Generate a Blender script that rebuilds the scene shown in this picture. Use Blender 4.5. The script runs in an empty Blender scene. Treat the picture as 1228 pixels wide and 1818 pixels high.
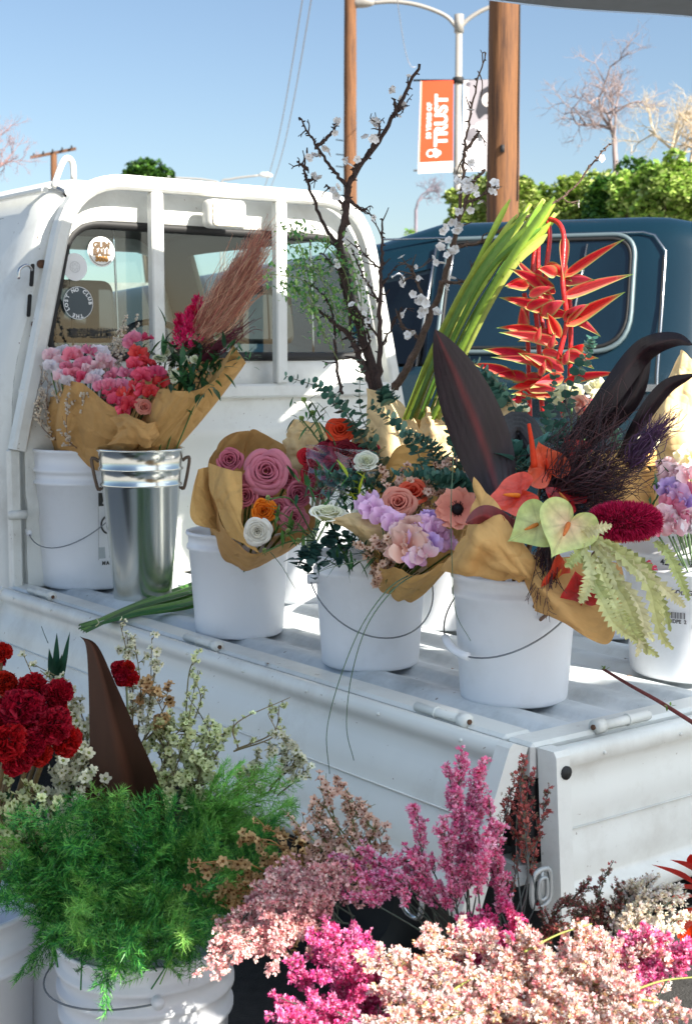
import bpy, math, random
import numpy as np
from mathutils import Matrix, Vector
random.seed(5); np.random.seed(5)
rng = np.random.default_rng(7)
scn = bpy.context.scene
COL = scn.collection
# ------------------------------------------------------------------ camera
F = 2535.0; PITCH = math.atan(279 / F); H = 1.28
cp, sp = math.cos(PITCH), math.sin(PITCH)
cam_d = bpy.data.cameras.new('camera'); cam = bpy.data.objects.new('camera', cam_d); COL.objects.link(cam)
cam.location = (0, 0, H); cam.rotation_euler = (math.pi / 2 - PITCH, 0, 0)
cam_d.sensor_fit = 'VERTICAL'; cam_d.sensor_height = 36; cam_d.sensor_width = 24
cam_d.lens = F * 36 / 1818; cam_d.clip_start = 0.05; cam_d.clip_end = 3000
cam_d.dof.use_dof = True; cam_d.dof.focus_distance = 2.7; cam_d.dof.aperture_fstop = 11
scn.camera = cam
# ------------------------------------------------------------------ sky, sun, exposure
SUN_EL = math.radians(35); SUN_AZ = math.radians(130)      # azimuth from +Y towards +X
sdir = Vector((math.sin(SUN_AZ) * math.cos(SUN_EL), math.cos(SUN_AZ) * math.cos(SUN_EL), math.sin(SUN_EL)))
w = bpy.data.worlds.new('World'); scn.world = w; w.use_nodes = True
nt = w.node_tree; nt.nodes.clear()
sky = nt.nodes.new('ShaderNodeTexSky'); sky.sky_type = 'NISHITA'; sky.sun_disc = False
sky.sun_elevation = SUN_EL; sky.sun_rotation = SUN_AZ; sky.air_density = 1.0; sky.dust_density = 1.0; sky.ozone_density = 1.8
bg = nt.nodes.new('ShaderNodeBackground'); bg.inputs[1].default_value = 0.05
wo = nt.nodes.new('ShaderNodeOutputWorld')
nt.links.new(sky.outputs[0], bg.inputs[0]); nt.links.new(bg.outputs[0], wo.inputs[0])
sl = bpy.data.lights.new('sun', 'SUN'); sl.energy = 4.4; sl.angle = math.radians(0.53); sl.color = (1, .94, .84)
so = bpy.data.objects.new('sun', sl); COL.objects.link(so); so.rotation_euler = sdir.to_track_quat('Z', 'Y').to_euler()
scn.view_settings.view_transform = 'Standard'; scn.view_settings.look = 'None'
scn.view_settings.exposure = 1.67; scn.view_settings.gamma = 1; scn.view_settings.use_curve_mapping = False
scn.render.engine = 'CYCLES'; scn.cycles.max_bounces = 8; scn.cycles.transparent_max_bounces = 12

# ------------------------------------------------------------------ coordinates
def ray(x, y):
    X = x - 614; up = -(y - 909)
    return np.array((X / F, (F * cp + up * sp) / F, (up * cp - F * sp) / F))
def P(x, y, Y):
    """a point seen at photo pixel x, y and standing Y metres down the street"""
    r = ray(x, y); return np.array((0, 0, H)) + r * (Y / r[1])
def PZ(x, y, z):
    r = ray(x, y); return np.array((0, 0, H)) + r * ((z - H) / r[2])
AT = math.radians(37.4)
TU = np.array((-math.sin(AT), math.cos(AT), 0)); TW = np.array((math.cos(AT), math.sin(AT), 0))
BED = 0.66
TO = PZ(945, 1332, BED)
def T(a, b, z=0.0):
    """truck coordinates: a across from the left side, b forward from the tail, z above the bed floor"""
    return TO + a * TW + b * TU + np.array((0, 0, z))
def Tb(x, y, b):
    r = ray(x, y); t = (b + TO @ TU) / (r @ TU); p = r * t + np.array((0, 0, H)) - TO
    return (p @ TW, b, p[2])
def px_m(n, Y):
    return n * Y / 2550.0

# ------------------------------------------------------------------ colours and materials
def L(r, g, b):
    f = lambda c: (c / 255 / 12.92) if c / 255 <= .04045 else ((c / 255 + .055) / 1.055) ** 2.4
    return np.array((f(r), f(g), f(b)))
MATS = {}
def mat(name, color=None, rough=.5, metal=0, spec=.5, trans=0.0, noise=0.0, nscale=20., stain=None, stain_amt=.5, stain_scale=3., stain_lo=.48,
        bump=0.0, bscale=60., crumple=0, chips=None, chip_amt=.8, chip_scale=60., chip_lo=.68, randv=0.0, coat=0, sss=0, stretch=None):
    if name in MATS: return MATS[name]
    m = bpy.data.materials.new(name); m.use_nodes = True; t = m.node_tree; n = t.nodes; l = t.links
    bs = n['Principled BSDF']; out = n['Material Output']
    tc = n.new('ShaderNodeTexCoord'); vec = tc.outputs['Object']
    if stretch:
        mp = n.new('ShaderNodeMapping'); mp.inputs['Scale'].default_value = stretch; l.new(vec, mp.inputs[0]); vec = mp.outputs[0]
    if color is None:
        at = n.new('ShaderNodeAttribute'); at.attribute_name = 'Col'; c = at.outputs['Color']
    else:
        rg = n.new('ShaderNodeRGB'); rg.outputs[0].default_value = (*[float(v) for v in color], 1); c = rg.outputs[0]
    if noise > 0:
        nz = n.new('ShaderNodeTexNoise'); nz.inputs['Scale'].default_value = nscale; nz.inputs['Detail'].default_value = 6
        l.new(vec, nz.inputs['Vector'])
        mr = n.new('ShaderNodeMapRange'); mr.inputs[1].default_value = .25; mr.inputs[2].default_value = .75
        mr.inputs[3].default_value = 1 - noise; mr.inputs[4].default_value = 1 + noise * .6
        l.new(nz.outputs[0], mr.inputs[0])
        mx = n.new('ShaderNodeVectorMath'); mx.operation = 'SCALE'; l.new(c, mx.inputs[0]); l.new(mr.outputs[0], mx.inputs['Scale']); c = mx.outputs[0]
    if stain is not None:
        nz2 = n.new('ShaderNodeTexNoise'); nz2.inputs['Scale'].default_value = stain_scale; nz2.inputs['Detail'].default_value = 9; nz2.inputs['Roughness'].default_value = .68
        l.new(vec, nz2.inputs['Vector'])
        mr2 = n.new('ShaderNodeMapRange'); mr2.inputs[1].default_value = stain_lo; mr2.inputs[2].default_value = stain_lo + .24; mr2.inputs[4].default_value = stain_amt
        l.new(nz2.outputs[0], mr2.inputs[0])
        mm = n.new('ShaderNodeMix'); mm.data_type = 'RGBA'; l.new(mr2.outputs[0], mm.inputs[0]); l.new(c, mm.inputs[6])
        mm.inputs[7].default_value = (*[float(v) for v in stain], 1); c = mm.outputs[2]
    if chips is not None:
        nz3 = n.new('ShaderNodeTexNoise'); nz3.inputs['Scale'].default_value = chip_scale; nz3.inputs['Detail'].default_value = 3; l.new(tc.outputs['Object'], nz3.inputs['Vector'])
        nz4 = n.new('ShaderNodeTexNoise'); nz4.inputs['Scale'].default_value = chip_scale * .09; l.new(tc.outputs['Object'], nz4.inputs['Vector'])
        ml = n.new('ShaderNodeMath'); ml.operation = 'MULTIPLY_ADD'; ml.inputs[1].default_value = .35; l.new(nz4.outputs[0], ml.inputs[0]); l.new(nz3.outputs[0], ml.inputs[2])
        m3 = n.new('ShaderNodeMapRange'); m3.inputs[1].default_value = chip_lo + .17; m3.inputs[2].default_value = chip_lo + .20; m3.inputs[4].default_value = chip_amt; l.new(ml.outputs[0], m3.inputs[0])
        m4 = n.new('ShaderNodeMix'); m4.data_type = 'RGBA'; l.new(m3.outputs[0], m4.inputs[0]); l.new(c, m4.inputs[6]); m4.inputs[7].default_value = (*[float(v) for v in chips], 1); c = m4.outputs[2]
    if randv > 0:
        oi = n.new('ShaderNodeObjectInfo'); hs = n.new('ShaderNodeHueSaturation')
        a = n.new('ShaderNodeMapRange'); a.inputs[3].default_value = 1 - randv; a.inputs[4].default_value = 1 + randv
        l.new(oi.outputs['Random'], a.inputs[0]); l.new(a.outputs[0], hs.inputs['Value'])
        a2 = n.new('ShaderNodeMapRange'); a2.inputs[3].default_value = .5 - randv * .06; a2.inputs[4].default_value = .5 + randv * .06
        l.new(oi.outputs['Random'], a2.inputs[0]); l.new(a2.outputs[0], hs.inputs['Hue'])
        l.new(c, hs.inputs['Color']); c = hs.outputs[0]
    l.new(c, bs.inputs['Base Color'])
    bs.inputs['Roughness'].default_value = rough; bs.inputs['Metallic'].default_value = metal
    bs.inputs['Specular IOR Level'].default_value = spec; bs.inputs['Coat Weight'].default_value = coat; bs.inputs['Coat Roughness'].default_value = .05
    if sss:
        bs.inputs['Subsurface Weight'].default_value = sss; bs.inputs['Subsurface Radius'].default_value = (.01, .01, .01)
    if bump > 0:
        nb = n.new('ShaderNodeTexNoise'); nb.inputs['Scale'].default_value = bscale; nb.inputs['Detail'].default_value = 5; l.new(vec, nb.inputs['Vector'])
        bp = n.new('ShaderNodeBump'); bp.inputs['Strength'].default_value = bump; bp.inputs['Distance'].default_value = .01
        l.new(nb.outputs[0], bp.inputs['Height']); l.new(bp.outputs[0], bs.inputs['Normal'])
    if crumple:
        last = None
        for sc_, st_ in ((7., crumple), (17., crumple * .7)):
            wn = n.new('ShaderNodeTexNoise'); wn.inputs['Scale'].default_value = sc_ * .7; l.new(vec, wn.inputs['Vector'])
            va_ = n.new('ShaderNodeVectorMath'); va_.operation = 'SCALE'; va_.inputs['Scale'].default_value = .12; l.new(wn.outputs['Color'], va_.inputs[0])
            vb_ = n.new('ShaderNodeVectorMath'); vb_.operation = 'ADD'; l.new(vec, vb_.inputs[0]); l.new(va_.outputs[0], vb_.inputs[1])
            vo = n.new('ShaderNodeTexVoronoi'); vo.feature = 'DISTANCE_TO_EDGE'; vo.inputs['Scale'].default_value = sc_; l.new(vb_.outputs[0], vo.inputs['Vector'])
            bp = n.new('ShaderNodeBump'); bp.inputs['Strength'].default_value = st_; bp.inputs['Distance'].default_value = .3 / sc_; l.new(vo.outputs['Distance'], bp.inputs['Height'])
            if last is not None: l.new(last, bp.inputs['Normal'])
            last = bp.outputs[0]
        l.new(last, bs.inputs['Normal'])
    if trans > 0:
        tr = n.new('ShaderNodeBsdfTranslucent'); l.new(c, tr.inputs[0])
        ms = n.new('ShaderNodeMixShader'); ms.inputs[0].default_value = trans
        l.new(bs.outputs[0], ms.inputs[1]); l.new(tr.outputs[0], ms.inputs[2]); l.new(ms.outputs[0], out.inputs[0])
    MATS[name] = m; return m
def glassmat(name, tint, gloss=.08, rough=.02):
    if name in MATS: return MATS[name]
    m = bpy.data.materials.new(name); m.use_nodes = True; t = m.node_tree; n = t.nodes; l = t.links
    n.remove(n['Principled BSDF']); out = n['Material Output']
    tr = n.new('ShaderNodeBsdfTransparent'); tr.inputs[0].default_value = (*tint, 1)
    gl = n.new('ShaderNodeBsdfGlossy'); gl.inputs['Roughness'].default_value = rough
    lw = n.new('ShaderNodeLayerWeight'); lw.inputs[0].default_value = .5
    pw = n.new('ShaderNodeMath'); pw.operation = 'POWER'; pw.inputs[1].default_value = 4.0; l.new(lw.outputs['Facing'], pw.inputs[0])
    ad = n.new('ShaderNodeMath'); ad.operation = 'ADD'; ad.inputs[1].default_value = gloss; ad.use_clamp = True; l.new(pw.outputs[0], ad.inputs[0])
    ms = n.new('ShaderNodeMixShader'); l.new(ad.outputs[0], ms.inputs[0]); l.new(tr.outputs[0], ms.inputs[1]); l.new(gl.outputs[0], ms.inputs[2])
    l.new(ms.outputs[0], out.inputs[0]); MATS[name] = m; return m
M_petal = mat('petal', rough=.55, spec=.25, trans=.28, noise=.12, nscale=150, randv=.12)
M_leaf = mat('leaf', rough=.42, spec=.4, trans=.18, noise=.2, nscale=90, randv=.15)
M_gloss = mat('waxy_bract', rough=.3, spec=.45, trans=.14, noise=.25, nscale=70, bump=.25, bscale=90)
M_stem = mat('stem', rough=.6, noise=.25, nscale=120, randv=.1)
M_bark = mat('bark', rough=.85, noise=.4, nscale=120, bump=.6, bscale=300)
M_paper = mat('kraft_paper', rough=.8, spec=.15, trans=.16, noise=.12, nscale=14, crumple=.75, randv=.06)
M_white = mat('truck_paint', L(222, 223, 217), rough=.42, noise=.06, nscale=6, stain=L(150, 140, 124), stain_amt=.42, stain_scale=4.2, coat=.15, chips=L(122, 98, 80), chip_lo=.745, chip_scale=90, chip_amt=.7)
M_bedp = mat('bed_paint', L(214, 220, 222), rough=.55, noise=.10, nscale=9, chips=L(106, 94, 84), chip_lo=.735, chip_scale=90, chip_amt=.7, stain=L(132, 140, 142), stain_amt=.6, stain_scale=5.5, stretch=(1, 1, 1), bump=.06, bscale=30)
M_bucket = mat('bucket_plastic', L(232, 234, 238), rough=.38, noise=.03, nscale=8, stain=L(178, 176, 172), stain_amt=.35, stain_scale=4, sss=.15, randv=.04)
M_galv = mat('galvanised_metal', L(222, 222, 214), rough=.20, metal=1, noise=.08, nscale=7, bump=.05, bscale=18, stretch=(1, 1, .35))
M_rust = mat('rusty_bolt', L(96, 66, 46), rough=.8, noise=.4, nscale=80)
M_trunk = mat('trunk_bark', L(92, 76, 62), rough=.9, noise=.4, nscale=8)
M_wire = mat('wire', L(130, 135, 140), rough=.4, metal=.8)
M_dark = mat('dark_rubber', L(26, 26, 26), rough=.6)
M_black = mat('under_paint', L(30, 30, 32), rough=.7, noise=.3)
M_trim = mat('interior_trim', L(66, 70, 70), rough=.8)
M_seat = mat('seat_cloth', L(44, 46, 48), rough=.9, noise=.2)
M_chrome = mat('chrome', L(190, 192, 195), rough=.25, metal=1)
M_blue = mat('blue_car_paint', L(10, 38, 50), rough=.26, spec=.6, coat=.4, noise=.15, nscale=3)
M_glass = glassmat('window_glass', (.80, .92, .93), .07)
M_tint = glassmat('tinted_glass', (.10, .14, .17), .10)
M_plastic = glassmat('cellophane', (.94, .96, .97), .07, .08)
M_wood = mat('pole_wood', L(146, 98, 58), rough=.85, noise=.5, nscale=9, stain=L(70, 46, 32), stain_lo=.36, stain_amt=.95, stain_scale=9, bump=.8, bscale=16, stretch=(1.8, 1.8, .12))
M_steel = mat('lamp_post_paint', L(150, 146, 140), rough=.5, noise=.08)
M_vc = mat('print', rough=.5)
M_cloth = mat('canopy_cloth', L(212, 230, 248), rough=.9, trans=.62, noise=.04)  # pale blue and translucent to brighten and cool the shade below
M_band = mat('added_grey_band', L(112, 116, 118), rough=.9, noise=.1)  # grey band added to keep the visible edge dark beside the bright cloth

# ------------------------------------------------------------------ mesh collector
class G:
    def __init__(s): s.V = []; s.F = []; s.C = []; s.n = 0
    def add(s, V, Fc, col=(.8, .8, .8)):
        V = np.asarray(V, float).reshape(-1, 3); c = np.asarray(col, float)
        if c.ndim == 1: c = np.tile(c, (len(V), 1))
        s.V.append(V); s.C.append(c)
        if isinstance(Fc, np.ndarray): s.F.append(Fc + s.n)
        else:
            d = {}
            for f in Fc: d.setdefault(len(f), []).append(f)
            for f in d.values(): s.F.append(np.array(f) + s.n)
        s.n += len(V); return s
    def merge(s, o, M=None, off=(0, 0, 0), tint=None):
        V, Fs, C = o.arrays()
        if M is not None: V = V @ np.asarray(M).T
        if tint is not None: C = C * np.asarray(tint)
        s.V.append(V + np.asarray(off)); s.C.append(C)
        for f in Fs: s.F.append(f + s.n)
        s.n += len(V)
    def arrays(s):
        if not s.V: return np.zeros((0, 3)), [], np.zeros((0, 3))
        return np.vstack(s.V), s.F, np.vstack(s.C)
    def inst(s, tpl, R, Pp, col=None):
        V, Fs, C = tpl
        N = len(Pp); k = len(V)
        VV = np.einsum('nij,kj->nki', R, V) + Pp[:, None, :]
        CC = np.broadcast_to(C, (N, k, 3)) if col is None else C[None] * col[:, None, :]
        s.V.append(VV.reshape(-1, 3)); s.C.append(np.array(CC).reshape(-1, 3))
        for f in Fs:
            s.F.append((f[None] + (np.arange(N) * k)[:, None, None]).reshape(-1, f.shape[1]) + s.n)
        s.n += N * k
    def mesh(s, name, smooth=True, loc=None):
        V, Fs, C = s.arrays()
        if loc is not None: V = V - np.asarray(loc)
        me = bpy.data.meshes.new(name)
        me.vertices.add(len(V)); me.vertices.foreach_set('co', V.astype(np.float32).ravel())
        li = np.concatenate([f.ravel() for f in Fs]).astype(np.int32)
        tot = np.concatenate([np.full(len(f), f.shape[1]) for f in Fs]).astype(np.int32)
        st = np.concatenate([[0], np.cumsum(tot)[:-1]]).astype(np.int32)
        me.loops.add(len(li)); me.loops.foreach_set('vertex_index', li)
        me.polygons.add(len(tot)); me.polygons.foreach_set('loop_start', st)
        try: me.polygons.foreach_set('loop_total', tot)
        except Exception: pass
        me.polygons.foreach_set('use_smooth', np.full(len(tot), smooth))
        at = me.attributes.new('Col', 'FLOAT_COLOR', 'POINT')
        at.data.foreach_set('color', np.hstack([np.clip(C, 0, 1), np.ones((len(V), 1))]).astype(np.float32).ravel())
        me.update(calc_edges=True); me.validate()
        return me
    def build(s, name, m, parent=None, smooth=True):
        loc = None
        if parent is not None:
            loc = world_loc(parent)
        me = s.mesh(name, smooth, loc); me.materials.append(m)
        o = bpy.data.objects.new(name, me); COL.objects.link(o)
        if parent is not None: o.parent = parent
        return o
def world_loc(o):
    p = Vector((0, 0, 0))
    while o is not None: p = p + o.location; o = o.parent
    return np.array(p)
def thing(name, label, cat, loc, group=None):
    o = bpy.data.objects.new(name, None); COL.objects.link(o); o.location = tuple(float(v) for v in loc); o.empty_display_size = .05
    o['label'] = label; o['category'] = cat
    if group: o['group'] = group
    return o
def tag(o, label, cat, group=None):
    o['label'] = label; o['category'] = cat
    if group: o['group'] = group
    return o
def struct(name, g, m, smooth=False):
    o = g.build(name, m, None, smooth); o['kind'] = 'structure'; return o
def put(name, me, parent, pos, R=None, s=1.0):
    """a part that shares mesh data: me placed at world pos, axes R, scale s"""
    o = bpy.data.objects.new(name, me); COL.objects.link(o)
    base = world_loc(parent) if parent is not None else np.zeros(3)
    M = np.eye(4); M[:3, :3] = (np.eye(3) if R is None else np.asarray(R)) * s; M[:3, 3] = np.asarray(pos) - base
    if parent is not None: o.parent = parent
    o.matrix_basis = Matrix(M.tolist()); return o

# ------------------------------------------------------------------ shape helpers
def nrm(v):
    v = np.asarray(v, float); return v / (np.linalg.norm(v, axis=-1, keepdims=True) + 1e-12)
def frames(d, roll=None):
    z = nrm(np.atleast_2d(d)); ref = np.where(np.abs(z[:, 2:3]) > .95, np.array([[1., 0, 0]]), np.array([[0, 0, 1.]]))
    x = nrm(np.cross(ref, z)); y = np.cross(z, x)
    if roll is not None:
        r = np.atleast_1d(roll)[:, None]; x, y = x * np.cos(r) + y * np.sin(r), -x * np.sin(r) + y * np.cos(r)
    return np.stack([x, y, z], axis=2)
def crom(pts, n, closed=False):
    p = np.asarray(pts, float); k = len(p)
    if k == 2 and not closed:
        t = np.linspace(0, 1, n)[:, None]; return p[0] * (1 - t) + p[1] * t
    if closed: q = np.vstack([p[-1], p, p[0], p[1]]); segs = k
    else: q = np.vstack([2 * p[0] - p[1], p, 2 * p[-1] - p[-2]]); segs = k - 1
    t = np.linspace(0, segs, n, endpoint=not closed); i = np.minimum(t.astype(int), segs - 1); u = (t - i)[:, None]
    a, b, c, d = q[i], q[i + 1], q[i + 2], q[i + 3]
    return .5 * (2 * b + (c - a) * u + (2 * a - 5 * b + 4 * c - d) * u * u + (3 * b - a - 3 * c + d) * u ** 3)
def tube(g, path, rad, col=(.8, .8, .8), n=6, cap=True, closed=False):
    p = np.asarray(path, float); m = len(p); rad = np.broadcast_to(np.asarray(rad, float), (m,))
    t = nrm(np.gradient(p, axis=0)) if not closed else nrm(np.roll(p, -1, 0) - np.roll(p, 1, 0))
    r0 = np.array((0, 0, 1.)) if abs(t[0][2]) < .9 else np.array((1., 0, 0))
    x = nrm(np.cross(r0, t[0])); V = []
    for i in range(m):
        x = nrm(x - t[i] * (x @ t[i])); y = np.cross(t[i], x)
        a = np.arange(n) * 2 * math.pi / n
        V.append(p[i] + rad[i] * (np.cos(a)[:, None] * x + np.sin(a)[:, None] * y))
    V = np.vstack(V); Fq = []
    for i in range(m if closed else m - 1):
        j = (i + 1) % m
        for k in range(n): Fq.append((i * n + k, i * n + (k + 1) % n, j * n + (k + 1) % n, j * n + k))
    if np.asarray(col).ndim == 2: col = np.repeat(np.asarray(col), n, 0)
    Fs = list(Fq)
    if cap and not closed: Fs += [tuple(range(n))[::-1], tuple(range((m - 1) * n, m * n))]
    g.add(V, Fs, col); return g
def grid(g, A, col=(.8, .8, .8), wrap=False):
    m, n = A.shape[:2]; I = np.arange(m * n).reshape(m, n)
    if wrap: J = np.roll(I, -1, 1); q = np.stack([I[:-1], J[:-1], J[1:], I[1:]], -1).reshape(-1, 4)
    else: q = np.stack([I[:-1, :-1], I[:-1, 1:], I[1:, 1:], I[1:, :-1]], -1).reshape(-1, 4)
    c = np.asarray(col, float)
    if c.ndim == 3: c = c.reshape(-1, 3)
    g.add(A.reshape(-1, 3), q, c); return g
def box(g, o, ux, uy, uz, col=(.8, .8, .8)):
    o, ux, uy, uz = [np.asarray(v, float) for v in (o, ux, uy, uz)]
    V = [o, o + ux, o + ux + uy, o + uy, o + uz, o + ux + uz, o + ux + uy + uz, o + uy + uz]
    g.add(V, np.array([(0, 3, 2, 1), (4, 5, 6, 7), (0, 1, 5, 4), (1, 2, 6, 5), (2, 3, 7, 6), (3, 0, 4, 7)]), col); return g
def tbox(g, a0, a1, b0, b1, z0, z1, bev=0.0, col=(.8, .8, .8)):
    """box in truck coordinates, edges chamfered"""
    if bev <= 0:
        return box(g, T(a0, b0, z0), TW * (a1 - a0), TU * (b1 - b0), (0, 0, z1 - z0), col)
    c = bev; n = 0; V = []
    xs, ys, zs = (a0, a1), (b0, b1), (z0, z1)
    P8 = {}
    for i in (0, 1):
        for j in (0, 1):
            for k in (0, 1):
                sx, sy, sz = (c if i == 0 else -c), (c if j == 0 else -c), (c if k == 0 else -c)
                P8[i, j, k] = (len(V), len(V) + 1, len(V) + 2)
                V += [T(xs[i], ys[j] + sy, zs[k] + sz), T(xs[i] + sx, ys[j], zs[k] + sz), T(xs[i] + sx, ys[j] + sy, zs[k])]
    Fs = []
    for i in (0, 1): Fs.append([P8[i, 0, 0][0], P8[i, 1, 0][0], P8[i, 1, 1][0], P8[i, 0, 1][0]])
    for j in (0, 1): Fs.append([P8[0, j, 0][1], P8[1, j, 0][1], P8[1, j, 1][1], P8[0, j, 1][1]])
    for k in (0, 1): Fs.append([P8[0, 0, k][2], P8[1, 0, k][2], P8[1, 1, k][2], P8[0, 1, k][2]])
    for j in (0, 1):
        for k in (0, 1): Fs.append([P8[0, j, k][1], P8[1, j, k][1], P8[1, j, k][2], P8[0, j, k][2]])
    for i in (0, 1):
        for k in (0, 1): Fs.append([P8[i, 0, k][0], P8[i, 1, k][0], P8[i, 1, k][2], P8[i, 0, k][2]])
    for i in (0, 1):
        for j in (0, 1): Fs.append([P8[i, j, 0][0], P8[i, j, 1][0], P8[i, j, 1][1], P8[i, j, 0][1]])
    for t3 in P8.values(): Fs.append(list(t3))
    g.add(V, Fs, col); return g
def lathe(g, prof, c, n=40, axis=None, col=(.8, .8, .8)):
    a = np.arange(n) * 2 * math.pi / n; prof = np.asarray(prof, float)
    A = np.stack([prof[:, 0:1] * np.cos(a), prof[:, 0:1] * np.sin(a), np.repeat(prof[:, 1:2], n, 1)], -1)
    if axis is not None: A = A @ np.asarray(axis).T
    grid(g, A + np.asarray(c), col, wrap=True); return g
def roundpoly(pts, rads, seg=5, sub=1):
    p = np.asarray(pts, float); k = len(p); out = []
    rads = np.broadcast_to(rads, (k,))
    for i in range(k):
        a, b, c = p[i - 1], p[i], p[(i + 1) % k]; r = rads[i]
        d1 = nrm(a - b); d2 = nrm(c - b)
        p1, p2 = b + d1 * r, b + d2 * r
        for t in np.linspace(0, 1, seg): out.append((1 - t) ** 2 * p1 + 2 * t * (1 - t) * b + t * t * p2)
    if sub > 1:
        o2 = []
        for i in range(len(out)):
            a, b = out[i], out[(i + 1) % len(out)]
            m = sub if np.linalg.norm(b - a) > .06 else 1
            for j in range(m): o2.append(a + (b - a) * j / m)
        out = o2
    return np.array(out)
def rect_sweep(g, path, wdir, wd, ht, col=(.8, .8, .8), cap=True):
    """square tube along path: wd along the fixed direction wdir, ht along the in-plane normal"""
    p = np.asarray(path, float); t = nrm(np.gradient(p, axis=0)); wv = np.asarray(wdir, float)
    nn = nrm(np.cross(t, wv)); c = min(wd, ht) * .18
    prof = [(-wd / 2 + c, -ht / 2), (wd / 2 - c, -ht / 2), (wd / 2, -ht / 2 + c), (wd / 2, ht / 2 - c), (wd / 2 - c, ht / 2), (-wd / 2 + c, ht / 2), (-wd / 2, ht / 2 - c), (-wd / 2, -ht / 2 + c)]
    A = np.stack([[p[i] + wv * x + nn[i] * y for (x, y) in prof] for i in range(len(p))])
    grid(g, A, col, wrap=True)
    if cap:
        for e in (0, len(p) - 1): g.add(A[e], [tuple(range(8))], col)
    return g
def ridge(u, v, seed, k=5, fr=3.0):
    r = np.random.default_rng(seed); s = 0
    for i in range(k):
        a = r.uniform(0, 6.28); ph = r.uniform(0, 6.28); f = fr * r.uniform(.6, 2.2)
        s = s + (np.abs(np.sin((u * math.cos(a) + v * math.sin(a)) * f + ph)) - .6) / (1 + i * .3)
    return s / 2
def sheet(ctrl, n=44, m=44, amp=.004, seed=1, fr=5.0):
    """crumpled paper through a net of (px, py, Y) points"""
    c = np.array([[P(*q) for q in row] for row in ctrl])
    A = np.stack([crom(c[:, j], n) for j in range(c.shape[1])], 1)
    A = np.stack([crom(A[i], m) for i in range(n)], 0)
    du = np.gradient(A, axis=0); dv = np.gradient(A, axis=1); N = nrm(np.cross(du, dv))
    U, V = np.meshgrid(np.linspace(0, 1, n), np.linspace(0, 1, m), indexing='ij')
    return A + N * (ridge(U, V, seed, 9, fr) * amp * 1.35)[..., None]
def wrap_paper(base, br, rim, n=30, m=140, amp=.006, seed=1, closed=True, bulge=.10):
    """cone of paper from a small ring in the bucket to a rim line of (px, py, Y) points"""
    R = crom([P(*q) for q in rim], m, closed); c = R.mean(0); base = np.asarray(base)
    d = R - c; ax = nrm(c - base); d = d - (d @ ax)[:, None] * ax
    B = base + nrm(d) * br
    t = np.linspace(0, 1, n)[:, None, None]
    A = B[None] * (1 - t) + R[None] * t
    out = nrm(d)[None]
    A = A + out * (np.sin(t * math.pi) * bulge * np.linalg.norm(d, axis=1)[None, :, None])
    th = np.linspace(0, 2 * math.pi, m, endpoint=not closed)[None, :]; tt = np.linspace(0, 1, n)[:, None]
    rr = np.random.default_rng(seed); cr = 0
    for i in range(8):
        f = rr.integers(2, 11); ph = rr.uniform(0, 6.28); cr = cr + (np.abs(np.sin(th * f / 2 * (1 if not closed else 1) + ph + tt * rr.uniform(-1.5, 1.5))) - .6) / (1 + .4 * i)
    A = A + out * (cr * amp * 1.5 * (.4 + .9 * tt))[..., None]
    return A
KR = L(206, 162, 102); KR2 = L(220, 190, 142)
def paper(parent, A, wrap=False, tint=KR, name='kraft_paper'):
    g = G(); m, n = A.shape[:2]
    c = np.ones((m, n, 1)) * tint * rng.uniform(.96, 1.04, (m, n, 1)); grid(g, A, c, wrap)
    return g.build(name, M_paper, parent)
def text_G(s, size, bold=0.0, col=(0, 0, 0)):
    cu = bpy.data.curves.new('text', 'FONT'); cu.body = s; cu.size = size; cu.offset = bold; cu.align_x = 'CENTER'; cu.align_y = 'CENTER'; cu.resolution_u = 3
    o = bpy.data.objects.new('text', cu); COL.objects.link(o)
    dg = bpy.context.evaluated_depsgraph_get(); me = bpy.data.meshes.new_from_object(o.evaluated_get(dg))
    V = np.array([v.co[:] for v in me.vertices]); Fs = [tuple(p.vertices) for p in me.polygons]
    bpy.data.objects.remove(o); bpy.data.curves.remove(cu); bpy.data.meshes.remove(me)
    g = G()
    if len(V): g.add(V, Fs, col)
    return g
def flat(g, o, ex, ey, en, sub=None, lift=.0):
    """lay a flat G (x, y) on the plane o + x ex + y ey, raised by lift along en"""
    R = np.stack([ex, ey, en], 1); out = G(); out.merge(g, R, np.asarray(o) + np.asarray(en) * lift); return out
def arc_text(s, size, radius, start, step, bold=0, inward=False, col=(1, 1, 1)):
    g = G()
    for i, ch in enumerate(s):
        if ch == ' ': continue
        a = start - i * step; t = text_G(ch, size, bold, col)
        rot = a - math.pi / 2
        R = np.array([[math.cos(rot), -math.sin(rot), 0], [math.sin(rot), math.cos(rot), 0], [0, 0, 1]])
        g.merge(t, R, (radius * math.cos(a), radius * math.sin(a), 0))
    return g
def ring_flat(r0, r1, n=40, col=(1, 1, 1)):
    a = np.arange(n) * 2 * math.pi / n; g = G()
    A = np.stack([np.stack([r * np.cos(a), r * np.sin(a), a * 0], -1) for r in (r0, r1)], 0)
    grid(g, A, col, wrap=True); return g
def disc_flat(r, n=40, col=(1, 1, 1), c=(0, 0)):
    a = np.arange(n) * 2 * math.pi / n
    return G().add(np.stack([c[0] + r * np.cos(a), c[1] + r * np.sin(a), a * 0], -1), [tuple(range(n))], col)
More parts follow.
